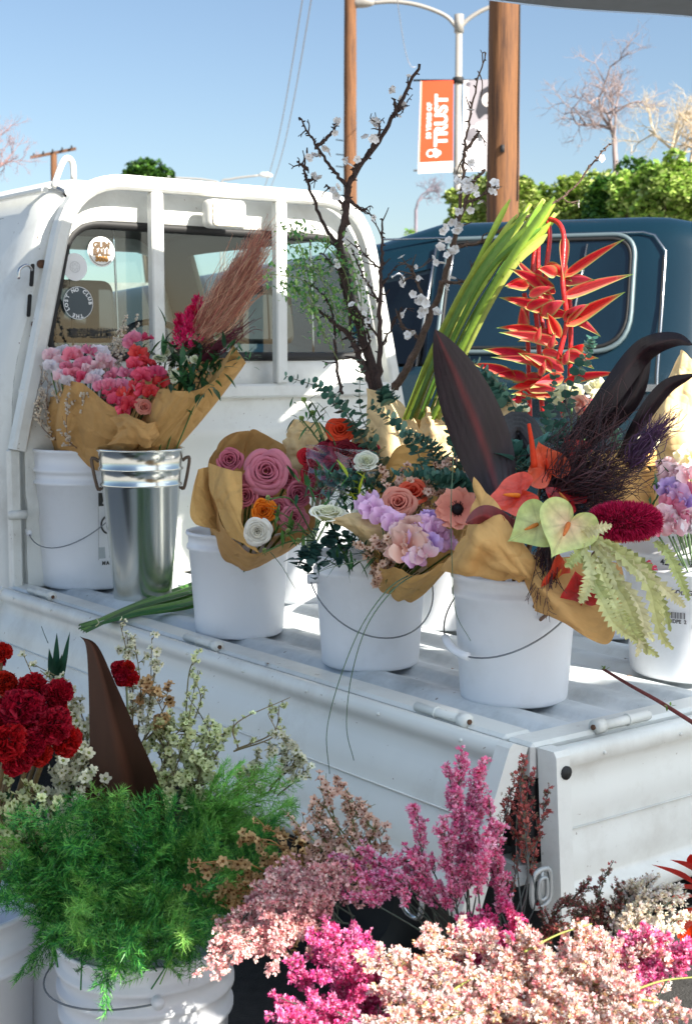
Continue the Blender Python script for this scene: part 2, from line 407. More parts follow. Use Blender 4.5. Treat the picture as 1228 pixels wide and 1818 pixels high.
# ================================================================== LARGE STRUCTURE
M_asph = mat('asphalt', L(168, 168, 168), rough=.9, noise=.35, nscale=40, bump=.5, bscale=200, stain=L(140, 140, 140), stain_amt=.6, stain_scale=.8)
M_asph2 = mat('road_asphalt', L(112, 111, 109), rough=.9, noise=.2, nscale=20)
M_conc = mat('concrete', L(160, 156, 148), rough=.9, noise=.2, nscale=12)
g = G(); box(g, (-900, -200, -.3), (1800, 0, 0), (0, 1800, 0), (0, 0, .3)); struct('ground', g, M_asph)
g = G(); box(g, (-1.3, 1.3, .0), (4.6, 0, 0), (0, 5.0, 0), (0, 0, .005)); struct('ground_shade_sheet', g, mat('painted_ground_shade', L(58, 57, 56), rough=.9, noise=.35, nscale=40, bump=.5, bscale=200))  # dark sheet painted in for the shade under truck and pails
g = G(); box(g, (-300, 15.5, .004), (600, 0, 0), (0, 11, 0), (0, 0, .004)); struct('road', g, M_asph2)
g = G(); box(g, (-300, 13.6, 0), (600, 0, 0), (0, 1.9, 0), (0, 0, .13)); struct('pavement', g, M_conc)
g = G(); box(g, (-300, 26.5, 0), (600, 0, 0), (0, 2.6, 0), (0, 0, .13)); struct('far_pavement', g, M_conc)
g = G()
for x in range(-60, 60, 4): box(g, (x, 21, .008), (2, 0, 0), (0, .12, 0), (0, 0, .004))
struct('road_marking', g, mat('road_paint', L(200, 190, 150), rough=.7, noise=.2))
# distant hills seen low between things
g = G(); xs = np.linspace(-800, 800, 160); hh = 26 + 14 * np.sin(xs / 120 + 1) + 8 * np.sin(xs / 43) + 3 * np.sin(xs / 17)
A = np.stack([np.stack([xs, xs * 0 + 900, xs * 0 - 1], -1), np.stack([xs, xs * 0 + 980, hh * .6], -1), np.stack([xs, xs * 0 + 1060, hh], -1), np.stack([xs, xs * 0 + 1200, xs * 0], -1)])
grid(g, A); struct('hills', g, mat('hill', L(96, 108, 112), rough=1, noise=.3, nscale=.05), True)

# ------------------------------------------------------------------ flatbed truck
AW, BL = 1.36, 1.95
truck = thing('flatbed_truck', 'small white flatbed truck with folded down sides and a guard frame behind the cab', 'truck', (*T(.68, 1.0, 0)[:2], 0))
# ribbed bed floor
g = G(); na = 136; a = np.linspace(.055, AW - .055, na); z = -.0035 + .0075 * np.clip(np.sin(a * 2 * math.pi / .115) * 2.2, -1, 1)
A = np.stack([np.stack([T(x, b, zz) for x, zz in zip(a, z)]) for b in (.06, .5, 1.0, 1.5, BL - .01)]); grid(g, A)
g.build('bed_floor', M_bedp, truck)
g = G(); tbox(g, .06, AW - .06, .06, BL, -.10, -.014); g.build('bed_subframe', M_black, truck, False)
# rim rails round the bed
g = G(); tbox(g, .0, .062, .062, BL + .02, -.05, .010, .006); g.build('side_rail', M_white, truck, False)
g = G(); tbox(g, AW - .062, AW, .062, BL + .02, -.05, .010, .006); g.build('side_rail', M_white, truck, False)
g = G(); tbox(g, .0, AW, .0, .06, -.05, .0095, .006); g.build('rear_rail', M_white, truck, False)
def gate(side):
    """a drop side hanging open: pressed panel with a lip, ribs and end caps"""
    g = G(); Lg = BL if side != 'tail' else AW
    tl = math.radians(22 if side != 'tail' else 4); tc, ts = math.cos(tl), math.sin(tl)
    def Q(s, d, z):
        z = z * .877 if z < 0 else z
        if z < 0 or d > 0.003: d, z = d * tc - z * ts, z * tc + d * ts
        if side == 'left': return T(-d - .004, s, z)
        if side == 'right': return T(AW + d + .004, s, z)
        return T(s, -d - .004, z)
    prof = [(.004, .0), (.020, .003), (.034, -.002), (.036, -.012), (.036, -.030), (.026, -.036), (.021, -.048), (.021, -.075), (.024, -.090), (.024, -.125),
            (.021, -.140), (.021, -.175), (.024, -.190), (.024, -.232), (.021, -.245), (.021, -.256), (.036, -.266), (.036, -.300), (.028, -.308), (.004, -.308)]
    ss = np.linspace(.035, Lg - .035, 14)
    A = np.stack([np.stack([Q(s, d, z) for d, z in prof]) for s in ss]); grid(g, A)
    B = np.stack([np.stack([Q(s, .004, z) for z in (-.308, -.0)]) for s in ss]); grid(g, B)
    o = g.build({'left': 'left_gate', 'right': 'right_gate', 'tail': 'tailgate'}[side], M_white, truck, True)
    for s in np.linspace(.12, Lg - .12, 9 if side != 'tail' else 7):
        g = G(); q0 = Q(s, .0345, -.020); q1 = Q(s, .0385, -.021); tube(g, [q0, q1], .0032, n=8); g.build('rivet', M_white, o)
    g = G(); tube(g, [Q(.05, .0225, -.150), Q(Lg - .05, .0225, -.150)], .0018, n=5); g.build('pressed_line', M_white, o)
    for e in (0, 1):
        g = G(); s0 = .006 if e == 0 else Lg - .036
        Av = [Q(s0, .0, .004), Q(s0 + .03, .0, .004)]
        pr = [(.0, .004), (.036, .002), (.041, -.008), (.041, -.312), (.034, -.320), (.0, -.320)]
        A = np.stack([np.stack([Q(s, d, z) for d, z in pr]) for s in (s0, s0 + .03)]); grid(g, A)
        for k in (0, 1): g.add(A[k], [tuple(range(6))])
        g.build('gate_end_cap', M_white, o, False)
    # hinges: a knuckle bar with sleeve and bolt
    for s in ((.23, 1.0, 1.78) if side != 'tail' else (.22, AW / 2, AW - .22)):
        g = G(); p0, p1 = Q(s - .07, -.006, .014), Q(s + .055, -.006, .014)
        tube(g, [p0, p1], .0085, n=10); tube(g, [Q(s - .078, -.006, .014), Q(s - .058, -.006, .014)], .0125, n=10); tube(g, [Q(s + .0, -.006, .014), Q(s + .004, -.006, .014)], .0105, n=10)
        g.build('hinge', M_white, o, True)
        g = G(); tube(g, [Q(s - .082, -.006, .014), Q(s - .0785, -.006, .014)], .0045, n=6); g.build('hinge_pin', M_rust, o, False)
    return o
gl = gate('left'); gr_ = gate('right'); gt = gate('tail')
# corner posts under the bed ends
for a0 in (.002, AW - .05):
    g = G(); tbox(g, a0, a0 + .048, .002, .05, -.19, -.052, .004); g.build('corner_post', M_black, truck, False)
# latch loops on the tail corner
g = G(); M_satin0 = mat('zinc', L(168, 172, 172), rough=.45, metal=.5)
c0 = np.array((0, 0, H)) + (PZ(960, 1577, .425) - np.array((0, 0, H))) * .962
pth = crom([c0 + TW * x + np.array((0, 0, z)) for x, z in ((-.017, .022), (.016, .026), (.018, -.022), (-.016, -.026))], 24, True)
tube(g, pth, .0045, n=8, closed=True)
pth = crom([c0 - TU * .004 + TW * x + np.array((0, 0, z)) for x, z in ((-.008, .013), (.007, .015), (.008, -.013), (-.007, -.015))], 20, True)
tube(g, pth, .0035, n=6, closed=True); tube(g, [c0 + np.array((0, 0, .03)), c0 + np.array((0, 0, -.025))], .004, n=6)
g.build('latch_loop', M_satin0, gt)
g = G(); c1 = T(.026, -.044, -.030); tube(g, [c1, c1 - TU * .006], .011, n=12); g.build('rubber_stop', M_dark, gt)
g = G(); c1 = T(-.145, .12, -.235); tube(g, crom([c1 + TU * x + np.array((0, 0, z)) for x, z in ((-.02, .03), (.02, .035), (.022, -.03), (-.018, -.035))], 24, True), .005, n=8, closed=True); g.build('latch_loop', M_chrome, gl)
# chassis and wheels
g = G()
for a0 in (.30, .98): tbox(g, a0, a0 + .08, -.0 + .05, 3.0, -.24, -.101)
for b0 in (.08, .7, 1.3, 1.9): tbox(g, .06, AW - .06, b0, b0 + .05, -.2, -.102)
g.build('chassis', M_black, truck, False)
g = G(); tbox(g, .0, AW, .03, .08, -.235, -.195, .004); g.build('rear_crossmember', M_bedp, truck, False)
g = G(); pth = [PZ(895 + 30 * math.cos(a), 1295 + 6 * math.sin(a), BED + .007) for a in np.linspace(.2, 2.9, 14)]; tube(g, pth, .0016, n=5); g.build('drain_ring', M_rust, truck)
M_wh = M_black
def wheel(c, ax, r, w, parent):
    R = frames(ax)[0]
    g = G(); lathe(g, [(r * .6, -w / 2), (r * .86, -w / 2), (r * .97, -w * .42), (r, -w * .3), (r, w * .3), (r * .97, w * .42), (r * .86, w / 2), (r * .6, w / 2), (r * .6, -w / 2)], c, 36, R)
    o = g.build('tyre', M_dark, parent)
    g = G(); lathe(g, [(r * .6, w * .45), (r * .5, w * .1), (r * .15, w * .2), (.001, w * .2)], c, 28, R); lathe(g, [(r * .6, -w * .45), (r * .3, -w * .2), (.001, -w * .2)], c, 28, R)
    g.build('rim', M_black if r < .3 else M_chrome, o); return o
for b in (.62, 2.6):
    for a in (.17, AW - .17): wheel(T(a, b, -.66 + .26), -TW if a < .5 else TW, .26, .14, truck)
# bulkhead below the guard frame
g = G(); prof = [(0.0, BL), (.03, BL - .004), (.06, BL), (.18, BL), (.20, BL - .010), (.23, BL - .010), (.25, BL), (.36, BL), (.38, BL - .010), (.41, BL - .010), (.43, BL), (.50, BL)]
A = np.stack([np.stack([T(a, b, z) for z, b in prof]) for a in np.linspace(.05, AW - .05, 20)]); grid(g, A)
B = A + TU * .012; grid(g, B[:, ::-1]); g.build('bulkhead_panel', M_white, truck)
g = G(); tbox(g, .04, AW - .04, BL - .028, BL + .012, .495, .535, .006); g.build('guard_rail', M_white, truck, False)
# guard frame hoop
C_ = AW / 2
pts = roundpoly([(.024, .37), (.195, 1.085), (AW - .195, 1.085), (AW - .024, .37)], [.0, .16, .16, .0], 9)
hoop = [T(x, BL - .012, z) for x, z in pts[9:27]]
hoop = [T(.024, BL - .012, .37)] + [T(.09, BL - .012, .645)] + hoop + [T(AW - .09, BL - .012, .645)] + [T(AW - .024, BL - .012, .37)]
g = G(); rect_sweep(g, hoop, TU, .045, .040); g.build('guard_hoop', M_white, truck, False)
for a in (.003, AW - .033):
    g = G(); tbox(g, a, a + .03, BL - .012, BL + .016, -.0, .372, .004); g.build('guard_leg', M_white, truck, False)
    g = G(); tube(g, [T(a - .008, BL - .016, .20), T(a + .04, BL - .016, .20)], .012, n=10); g.build('leg_hinge', M_white, truck)
for a in (.447, .862):
    g = G(); tbox(g, a - .019, a + .019, BL - .032, BL - .002, .536, 1.064, .004); g.build('guard_post', M_white, truck, False)
# lamp on the hoop
g = G(); A = []
for (s, d) in ((.86, 0), (1, .006), (1, .035), (.95, .045)):
    rp = roundpoly([(-.062, -.040), (.062, -.040), (.062, .040), (-.062, .040)], .018, 5) * s
    A.append(np.stack([T(.655 + x, BL - .002 - .028 - .035 + d + .0, 1.015 + z) for x, z in rp]))
grid(g, np.stack(A), wrap=True); g.add(A[-1], [tuple(range(len(A[-1])))]); lamp = g.build('work_lamp', M_white, truck)
g = G(); rp = roundpoly([(-.062, -.040), (.062, -.040), (.062, .040), (-.062, .040)], .018, 5) * .86
g.add([T(.655 + x, BL - .068, 1.015 + z) for x, z in rp], [tuple(range(len(rp)))])
g.build('lamp_lens', mat('lamp_lens', L(206, 196, 168), rough=.2, noise=.2, nscale=60, bump=.5, bscale=120, coat=.5), lamp)
# lifting hook on the hoop and side hooks
g = G(); tube(g, crom([T(.150, BL, 1.06), T(.178, BL, 1.125), T(.195, BL, 1.138), T(.208, BL, 1.125), T(.21, BL, 1.085)], 18), .0085, n=8); g.build('frame_hook', M_white, truck)
for a, z in ((.075, .84), (1.285, .86)):
    g = G(); s = -1 if a < .5 else 1
    tube(g, crom([T(a, BL - .02, z), T(a + s * .018, BL - .03, z + .012), T(a + s * .04, BL - .03, z), T(a + s * .043, BL - .03, z - .025)], 12), .004, n=6); g.build('rope_hook', M_chrome, truck)
# ------ cab
ringp = roundpoly([(.005, -.35), (.005, .56), (.15, 1.03), (.21, 1.10), (AW - .21, 1.10), (AW - .15, 1.03), (AW - .005, .56), (AW - .005, -.35)], [.0, .12, .06, .04, .04, .06, .12, .0], 5, 6)
def cab_ring(b, sc=1.0, dz=0.0):
    c = np.array((C_, .4)); q = (ringp - c) * sc + c
    return np.stack([T(x, b, z + dz) for x, z in q])
bs = [1.992, 2.0, 2.03, 2.12, 2.30, 2.36, 2.86, 3.0, 3.16, 3.2]; scs = [.955, .975, .992, 1, 1, 1, 1, .995, .98, .95]
A = np.stack([cab_ring(b, s) for b, s in zip(bs, scs)])
def shell(g, A, skip):
    m, n = A.shape[:2]; q = []
    for i in range(m - 1):
        for j in range(n - 1):
            if not skip(i, j): q.append((i * n + j, i * n + j + 1, (i + 1) * n + j + 1, (i + 1) * n + j))
    g.add(A.reshape(-1, 3), q)
zz = ringp[:, 1]; ok = lambda i, j: (3 <= i <= 6 if j > len(zz) / 2 else i == 5) and .56 < (zz[j] + zz[j + 1]) / 2 < 1.0
g = G(); shell(g, A, ok); cab = g.build('cab', M_white, truck)
g = G(); A2 = np.stack([cab_ring(b, s * .972) for b, s in zip(bs, scs)]); shell(g, A2, ok); g.build('headlining', M_trim, cab)
def holed(g, outer, hole, off=0.0):
    """plate between an outer ring and a hole ring, both resampled by angle"""
    c = hole.mean(0); n = 96; th = np.linspace(-math.pi, math.pi, n, endpoint=False)
    def res(p):
        d = p - c; a = np.arctan2(d[:, 1], d[:, 0]); o = []
        for t in th:
            best = None; dx, dy = math.cos(t), math.sin(t)
            for i in range(len(d)):
                x1, y1 = d[i]; x2, y2 = d[(i + 1) % len(d)]
                ex_, ey_ = x2 - x1, y2 - y1; det = dy * ex_ - dx * ey_
                if abs(det) < 1e-12: continue
                r = (y1 * ex_ - x1 * ey_) / det; s = (dx * y1 - dy * x1) / det
                if r > 0 and -1e-6 <= s <= 1 + 1e-6:
                    if best is None or r > best: best = r
            o.append(c + np.array((dx, dy)) * (best or 0))
        return np.array(o)
    return res(outer), res(hole)
whole = roundpoly([(.135, .615), (.215, .975), (AW - .215, .975), (AW - .135, .615)], [.07, .09, .09, .07], 8)
oring = (ringp - np.array((C_, .4))) * .955 + np.array((C_, .4))
ro, rh = holed(None, oring, whole)
def face_plate(b, ro, rh, name, m):
    g = G(); k = np.array([0, .12, .5, .86, 1.0]); dep = [0, .0, -.012, -.012, .006]
    A = np.stack([np.stack([T(*( (1 - t) * o + t * h)[:1], b + d, ((1 - t) * o + t * h)[1]) for o, h in zip(ro, rh)]) for t, d in zip(k, dep)])
    grid(g, A, wrap=True); return g.build(name, m, cab)
face_plate(1.992, ro, rh, 'cab_back_panel', M_white)
wf = roundpoly([(.09, .52), (.20, 1.0), (AW - .20, 1.0), (AW - .09, .52)], .06, 6)
ro2, rh2 = holed(None, (ringp - np.array((C_, .4))) * .95 + np.array((C_, .4)), wf)
face_plate(3.2, ro2, rh2, 'cab_front_panel', M_white)
# rear window: gasket and pane
g = G(); gp = [T(x, 1.990, z) for x, z in whole]; tube(g, np.array(gp), .013, n=8, closed=True); win = g.build('window_gasket', M_dark, cab)
g = G(); q = (whole - whole.mean(0)) * .985 + whole.mean(0); g.add([T(x, 1.996, z) for x, z in q], [tuple(range(len(q)))]); pane = g.build('rear_window_pane', M_glass, cab, False)
g = G(); g.add([T(x, 3.2, z) for x, z in wf], [tuple(range(len(wf)))]); g.build('windscreen', M_glass, cab, False)
for a in (.235, .375, .95, 1.05):
    g = G(); tube(g, crom([T(a, 2.022, .61), T(a - .004, 2.024, .8), T(a - .012, 2.022, .975)], 8), .0035, n=5); g.build('window_bar', M_chrome if a != .235 else M_dark, cab)
# screws and badges round the window
for a, z in ((.125, .86), (.105, .70), (1.24, .86)):
    g = G(); c1 = T(a, 1.985, z); tube(g, [c1, c1 - TU * .012], .0115, n=10); g.build('panel_bolt', M_rust, cab)
for a, z in ((.095, .83), (.085, .75)):
    g = G(); A = [T(a + x, 1.981, z + y) for x, y in roundpoly([(-.006, -.03), (.006, -.03), (.012, .03), (0, .03)], .005, 4)]; g.add(A, [tuple(range(len(A)))]); g.build('vent_slot', M_black, cab, False)
# door seam lines and gutter on the cab side
g = G()
sq = [(5, z) for z in ()]
def side_pt(b, z, off=.003):
    a = .005 if z < .50 else (.005 + (z - .50) * (.145 / .5) + off * 0)
    return T(a - off, b, z)
tube(g, crom([side_pt(2.20, -.2), side_pt(2.20, .5), side_pt(2.225, .8), side_pt(2.25, 1.0)], 20), .004, n=5)
tube(g, [side_pt(2.25, 1.0), side_pt(3.0, 1.0)], .005, n=5); g.build('door_seam', M_dark, cab)
g = G(); rect_sweep(g, [T(.150, b, 1.058) for b in (2.0, 2.4, 2.8, 3.1)], (0, 0, 1.), .012, .020); g.build('roof_gutter', M_white, cab)
g = G(); g.add([T(AW - .010, 2.12, .58), T(AW - .010, 3.0, .58), T(AW - .145, 3.0, .99), T(AW - .145, 2.12, .99)], [(0, 1, 2, 3)]); g.build('side_window', M_glass, cab, False)
# seats, headrests, wheel
for a in (.36, 1.0):
    g = G(); ring = roundpoly([(-.20, -.0), (-.17, .33), (.17, .33), (.20, 0)], [.03, .1, .1, .03], 6)
    A = np.stack([np.stack([T(a + x * s, b + y * .12, .25 + y) for x, y in ring]) for b, s in ((2.24, .9), (2.26, 1), (2.34, 1), (2.37, .88))]); grid(g, A, wrap=True)
    for k in (0, 3): g.add(A[k], [tuple(range(len(ring)))])
    g.build('seat', M_seat, cab)
    g = G(); ring = roundpoly([(-.115, .655), (-.10, .835), (.10, .835), (.115, .655)], .035, 6)
    A = np.stack([np.stack([T(a + x * s, b, .755 + (y - .755) * s) for x, y in ring]) for b, s in ((2.20, .85), (2.215, 1), (2.29, 1), (2.31, .85))]); grid(g, A, wrap=True)
    for k in (0, 3): g.add(A[k], [tuple(range(len(ring)))])
    g.build('headrest', M_seat, cab)
g = G(); cst = T(1.0, 2.82, .60); Rw = frames(TU * -.75 + np.array((0, 0, .65)))[0]
th = np.linspace(0, 2 * math.pi, 30, endpoint=False); tube(g, np.stack([np.cos(th) * .18, np.sin(th) * .18, th * 0], 1) @ Rw.T + cst, .012, n=6, closed=True)
tube(g, [cst - Rw[:, 0] * .17, cst + Rw[:, 0] * .17], .01, n=5); tube(g, [cst, cst - Rw[:, 2] * .3], .02, n=6); g.build('steering_wheel', M_dark, cab)
g = G(); tbox(g, .05, AW - .05, 2.92, 3.15, .2, .50, .03); g.build('dashboard', M_trim, cab, False)
g = G(); tbox(g, .03, AW - .03, 2.01, 3.1, -.2, .0); g.build('cab_floor', M_trim, cab, False)
g = G(); tbox(g, .58, .80, 3.08, 3.10, .90, .955, .01); g.build('rear_view_mirror', M_dark, cab, False)
# stickers on the rear pane
en = -TU; ez = np.array((0, 0, 1.)); SB = 1.9885
def sticker(name, px, py, r, parts, m=M_vc):
    a, _, z = Tb(px, py, SB); o = T(a, SB, z); g = G()
    for i, p in enumerate(parts): g.merge(flat(None, o, TW, ez, en, lift=.0012 * (i + 1)), None)  if False else g.merge(p, np.stack([TW, ez, en], 1), o + en * .0009 * (i + 1))
    return g.build(name, m, pane, False)
W1, K1, O1 = (.80, .79, .74), (.09, .05, .02), (.40, .19, .04)
t1 = text_G('GUM', .023, .0016, K1); t2 = text_G('BALL', .023, .0016, K1); t3 = text_G('3000', .019, .0016, O1)
r = .041; fr_ = G()
for t_, y in ((t1, .017), (t2, -.002), (t3, -.020)): fr_.merge(t_, None, (0, y, 0))
sticker('round_sticker', 180, 447, r, [disc_flat(r, 40, W1), ring_flat(r * .86, r * .90, 40, K1), fr_])
t1 = G(); t1.merge(ring_flat(.014, .0155, 30, (.55, .56, .56)))
for k in range(6): a = k * math.pi / 3; t1.merge(ring_flat(.003, .004, 12, (.55, .56, .56)), None, (.009 * math.cos(a), .009 * math.sin(a), 0))
sticker('round_sticker', 133, 474, .037, [disc_flat(.037, 40, (.76, .77, .77)), t1])
t1 = G(); t1.merge(ring_flat(.043, .0445, 44, (.75, .78, .8)))
t1.merge(arc_text('NO CLUB', .014, .0355, math.radians(115), math.radians(19), .0006, col=(.78, .8, .8)))
t1.merge(arc_text('THE LOST', .014, .0355, math.radians(-75), math.radians(19), .0006, col=(.78, .8, .8)))
sticker('round_sticker', 139, 538, .044, [disc_flat(.043, 44, (.05, .07, .08)), t1])
sticker('window_lettering', 166, 593, .1, [text_G('寒冷地仕様', .029, .0007, (.015, .015, .015))])

# ------------------------------------------------------------------ canopy overhead
ZC = 2.13
e0 = PZ(905, 0, ZC); e1 = PZ(1228, 30, ZC); sdv = (e1 - e0) / (e1[0] - e0[0])
def fe(x): return e0 + sdv * (x - e0[0])
CPOLY_R = [(1.0, 3.75), (1.2, 2.6), (2.5, .8)]
can = thing('canopy_tent', 'grey cloth roof of a market canopy overhead at the top right', 'canopy', (0, 1.0, 0))
XR = .92
def cedge(t):   # right border of the cloth from the street edge back to the rear corner
    q = crom([(XR, fe(XR)[1], 0), (.97, 2.9, 0), (.96, 2.55, 0), (1.27, 2.02, 0), (1.93, 1.46, 0), (2.5, 1.05, 0), (2.65, .45, 0)], 41)
    return q[int(round(t * 40))]
A = []
for t in np.linspace(0, 1, 21):
    l_ = np.array((*fe(-.62)[:2], 0)) * (1 - t) + np.array((-.62, .20, 0)) * t; r_ = cedge(t); row = []
    for u in np.linspace(0, 1, 20):
        pt = l_ * (1 - u) + r_ * u; pt[2] = ZC + .16 * math.sin(t * math.pi) * math.sin(u * math.pi) + .004 * math.sin(pt[0] * 9); row.append(pt)
    A.append(row)
A = np.array(A); g = G(); grid(g, A[3:]); g.build('canopy_shade_roof', M_cloth, can); g = G(); grid(g, A[:4] - np.array((0, 0, .002))); g.build('added_grey_band', M_band, can)
ZB = ZC - .012
qb = crom([(1.10, 3.85, ZB), (.93, 3.3, ZB), (.96, 2.86, ZB), (1.36, 2.62, ZB), (1.62, 2.14, ZB), (2.02, 1.56, ZB), (2.6, 1.2, ZB)], 25); g = G()
grid(g, np.stack([qb, qb * .4 + np.array((3.4, 2.6, ZB)) * .6 + np.array((0, 0, .1)), np.array([(4.2, y, ZB) for y in np.linspace(4.6, 1.2, 25)])])); g.build('canopy_shade_roof', M_cloth, can)  # second panel added out of view to block sun, leaving a lit gap
g = G(); v = A[0]; va = np.stack([v + np.array((0, 0, -.006)), v + np.array((0, 0, .02))]); grid(g, va); g.build('canopy_edge', M_cloth, can)
for x, y in ((-.62, .22), (2.6, .5), (4.15, 4.5)):
    g = G(); tube(g, [(x, y, 0), (x, y, ZC)], .018, n=8); g.build('canopy_leg', M_steel, can)

# ------------------------------------------------------------------ blue vehicle
SA = math.radians(20.4)
SX = np.array((-math.cos(SA), math.sin(SA), 0)); SN = np.array((math.sin(SA), math.cos(SA), 0))
SO = np.array((P(1278, 640, 5.95)[0], 5.95, 0.0))
def S(l, d, z): return SO + SX * l + SN * d + np.array((0, 0, z))
def Sl(px, py, d=0.0):
    r = ray(px, py); n0 = (SO + SN * d) @ SN; t = n0 / (r @ SN); p = r * t + np.array((0, 0, H)); return ((p - SO) @ SX, p[2])
M_satin = mat('satin_trim', L(104, 120, 124), rough=.5, metal=.35)
suv = thing('parked_car', 'dark teal blue estate car parked behind the flatbed truck, pale trim round its window', 'car', S(2.1, .85, 0))
sring = roundpoly([(0, .42), (-.02, .95), (.015, 1.20), (.17, 1.81), (.26, 1.88), (1.44, 1.88), (1.53, 1.81), (1.685, 1.20), (1.72, .95), (1.70, .42)], [.0, .1, .06, .06, .05, .05, .06, .06, .1, 0], 5, 6)
def sr(l, s=1.0, topz=None):
    q = sring.copy(); c = np.array((.85, .9)); q = (q - c) * s + c
    if topz is not None: q[:, 1] = np.where(q[:, 1] > 1.15, 1.15 + (q[:, 1] - 1.15) * (topz - 1.15) / .73, q[:, 1])
    return np.stack([S(l, x, z) for x, z in q])
lw0, lw1 = Sl(765, 500, .1)[0], Sl(655, 500, .1)[0]
stn = [(.0, .78, None), (.02, .86, None), (.07, .93, None), (.15, .972, None), (.26, .994, None), (.36, 1, None), (.6, 1, None), (lw0, 1, None), (lw1, 1, 1.80), (3.0, 1, 1.60), (3.35, 1, 1.17), (4.1, .97, 1.10), (4.35, .86, 1.0)]
stn = sorted(stn, key=lambda q: q[0])
A = np.stack([sr(*q) for q in stn]); iw = [i for i, q in enumerate(stn) if q[0] == lw0][0]
sz = sring[:, 1]; skip = lambda i, j: (i == iw and 1.24 < (sz[j] + sz[j + 1]) / 2 < 1.70)
g = G(); shell(g, A, skip); g.add(A[0], [tuple(range(A.shape[1]))]); g.add(A[-1], [tuple(range(A.shape[1]))]); body = g.build('body', M_blue, suv)
A2 = np.stack([sr(l, s * .975, tz) for l, s, tz in stn]); g = G(); shell(g, A2, skip); g.build('interior_trim', M_trim, body)
def dz(z):  # distance of the side surface at height z
    return (.015 + (z - 1.20) * (.155 / .61)) if z > 1.2 else (-.01 if z > .9 else -.01)
def side_loop(pts, off): return np.array([S(l, dz(z) - off, z) for l, z in pts])
l0, l1 = Sl(1122, 520, .1)[0], Sl(790, 520, .1)[0]; z0, z1 = Sl(1000, 625, .05)[1], Sl(950, 420, .13)[1]
loop = roundpoly([(l0, z0), (l0, z1), (l1, z1), (l1 + .02, z0)], [.17, .10, .05, .05], 9, 3)
g = G(); g.add(side_loop(loop, .012), [tuple(range(len(loop)))]); rear_w = g.build('rear_side_window', mat('dark_glass', L(14, 34, 44), rough=.05, spec=.8, coat=.5, noise=.5, nscale=2.2), suv, False)
g = G(); tube(g, side_loop(loop, .014), .011, n=8, closed=True); g.build('window_surround', M_satin, rear_w)
lp2 = (loop - loop.mean(0)) * np.array((.965, .93)) + loop.mean(0); g = G(); tube(g, side_loop(lp2, .014), .009, n=6, closed=True); g.build('window_gasket', M_dark, rear_w)
i0, i1 = Sl(1038, 432, .1), Sl(1016, 600, .1)
g = G(); tube(g, [S(i0[0], dz(i0[1]) - .02, i0[1]), S(i1[0], dz(i1[1]) - .02, i1[1])], .005, n=5); g.build('window_divider', M_chrome, rear_w)
seam = np.array([(Sl(1166, 700, 0)[0], z_) for z_ in (.7, 1.0, 1.2, 1.5, 1.72)] + [(Sl(1166, 430, .1)[0] + .02, 1.79), (Sl(1166, 430, .1)[0] + .07, 1.805)] + [(l_, 1.805) for l_ in np.linspace(Sl(1100, 430, .1)[0], Sl(672, 430, .1)[0], 8)])
g = G(); tube(g, side_loop(seam, .004), .0045, n=5); g.build('drip_moulding', M_chrome, suv)
g = G(); ls = Sl(1165, 600, 0)[0]; tube(g, [S(ls - .0, dz(z) - .003, z) for z in (.5, .9, 1.2, 1.5, 1.7)], .004, n=5); g.build('door_seam', M_dark, suv)
for a, b in (((770, 405), (738, 650)), ((803, 405), (782, 520))):
    i0, i1 = Sl(*a, .12), Sl(*b, .0); g = G(); tube(g, [S(i0[0], dz(min(i0[1], 1.76)) - .008, min(i0[1], 1.76)), S(i1[0], dz(i1[1]) - .012, i1[1])], .007, n=5); g.build('pillar_trim', M_chrome, suv)
g = G(); q = [(lw0, 1.24), (lw0, 1.70), (lw1, 1.70), (lw1, 1.24)]; g.add([S(l, dz(z) + .01, z) for l, z in q], [(0, 1, 2, 3)]); g.build('front_side_window', M_glass, suv, False)
g = G(); q = [(lw0, 1.24), (lw0, 1.70), (lw1, 1.70), (lw1, 1.24)]; g.add([S(l, 1.70 - dz(z) - .01, z) for l, z in q], [(0, 1, 2, 3)]); g.build('far_side_window', M_glass, suv, False)
i0, i1 = Sl(700, 548, .3), Sl(765, 445, .3)
g = G(); tube(g, crom([S(i0[0] + .02, .35, i0[1] - .1), S((i0[0] + i1[0]) / 2, .38, (i0[1] + i1[1]) / 2), S(i1[0], .40, i1[1])], 12), [.07] * 4 + [.055] * 4 + [.04] * 4, n=10); g.build('seat_backrest', M_seat, suv)
i0 = Sl(1100, 688, 0); g = G(); pts_ = roundpoly([(i0[0] - .28, i0[1] - .015), (i0[0] + .28, i0[1] - .015), (i0[0] + .28, i0[1] + .015), (i0[0] - .28, i0[1] + .015)], .012, 4)
A = np.stack([np.stack([S(l, -.015 - d, z) for l, z in pts_]) for d in (0, .02, .03)]); grid(g, A, wrap=True); g.add(A[2], [tuple(range(len(pts_)))]); g.build('side_moulding', M_chrome, suv)
g = G(); tube(g, [S(.5, -.04, 1.10), S(.72, -.04, 1.10)], .014, n=8); g.build('door_handle', M_chrome, suv)
for l in (.85, 3.45): wheel(S(l, .10, .36), -SN, .36, .2, suv)
for l in (.85, 3.45): wheel(S(l, 1.60, .36), SN, .36, .2, suv)
g = G()
for px_, py_, rr_ in ((1092, 470, .016), (1068, 560, .013)):
    pass
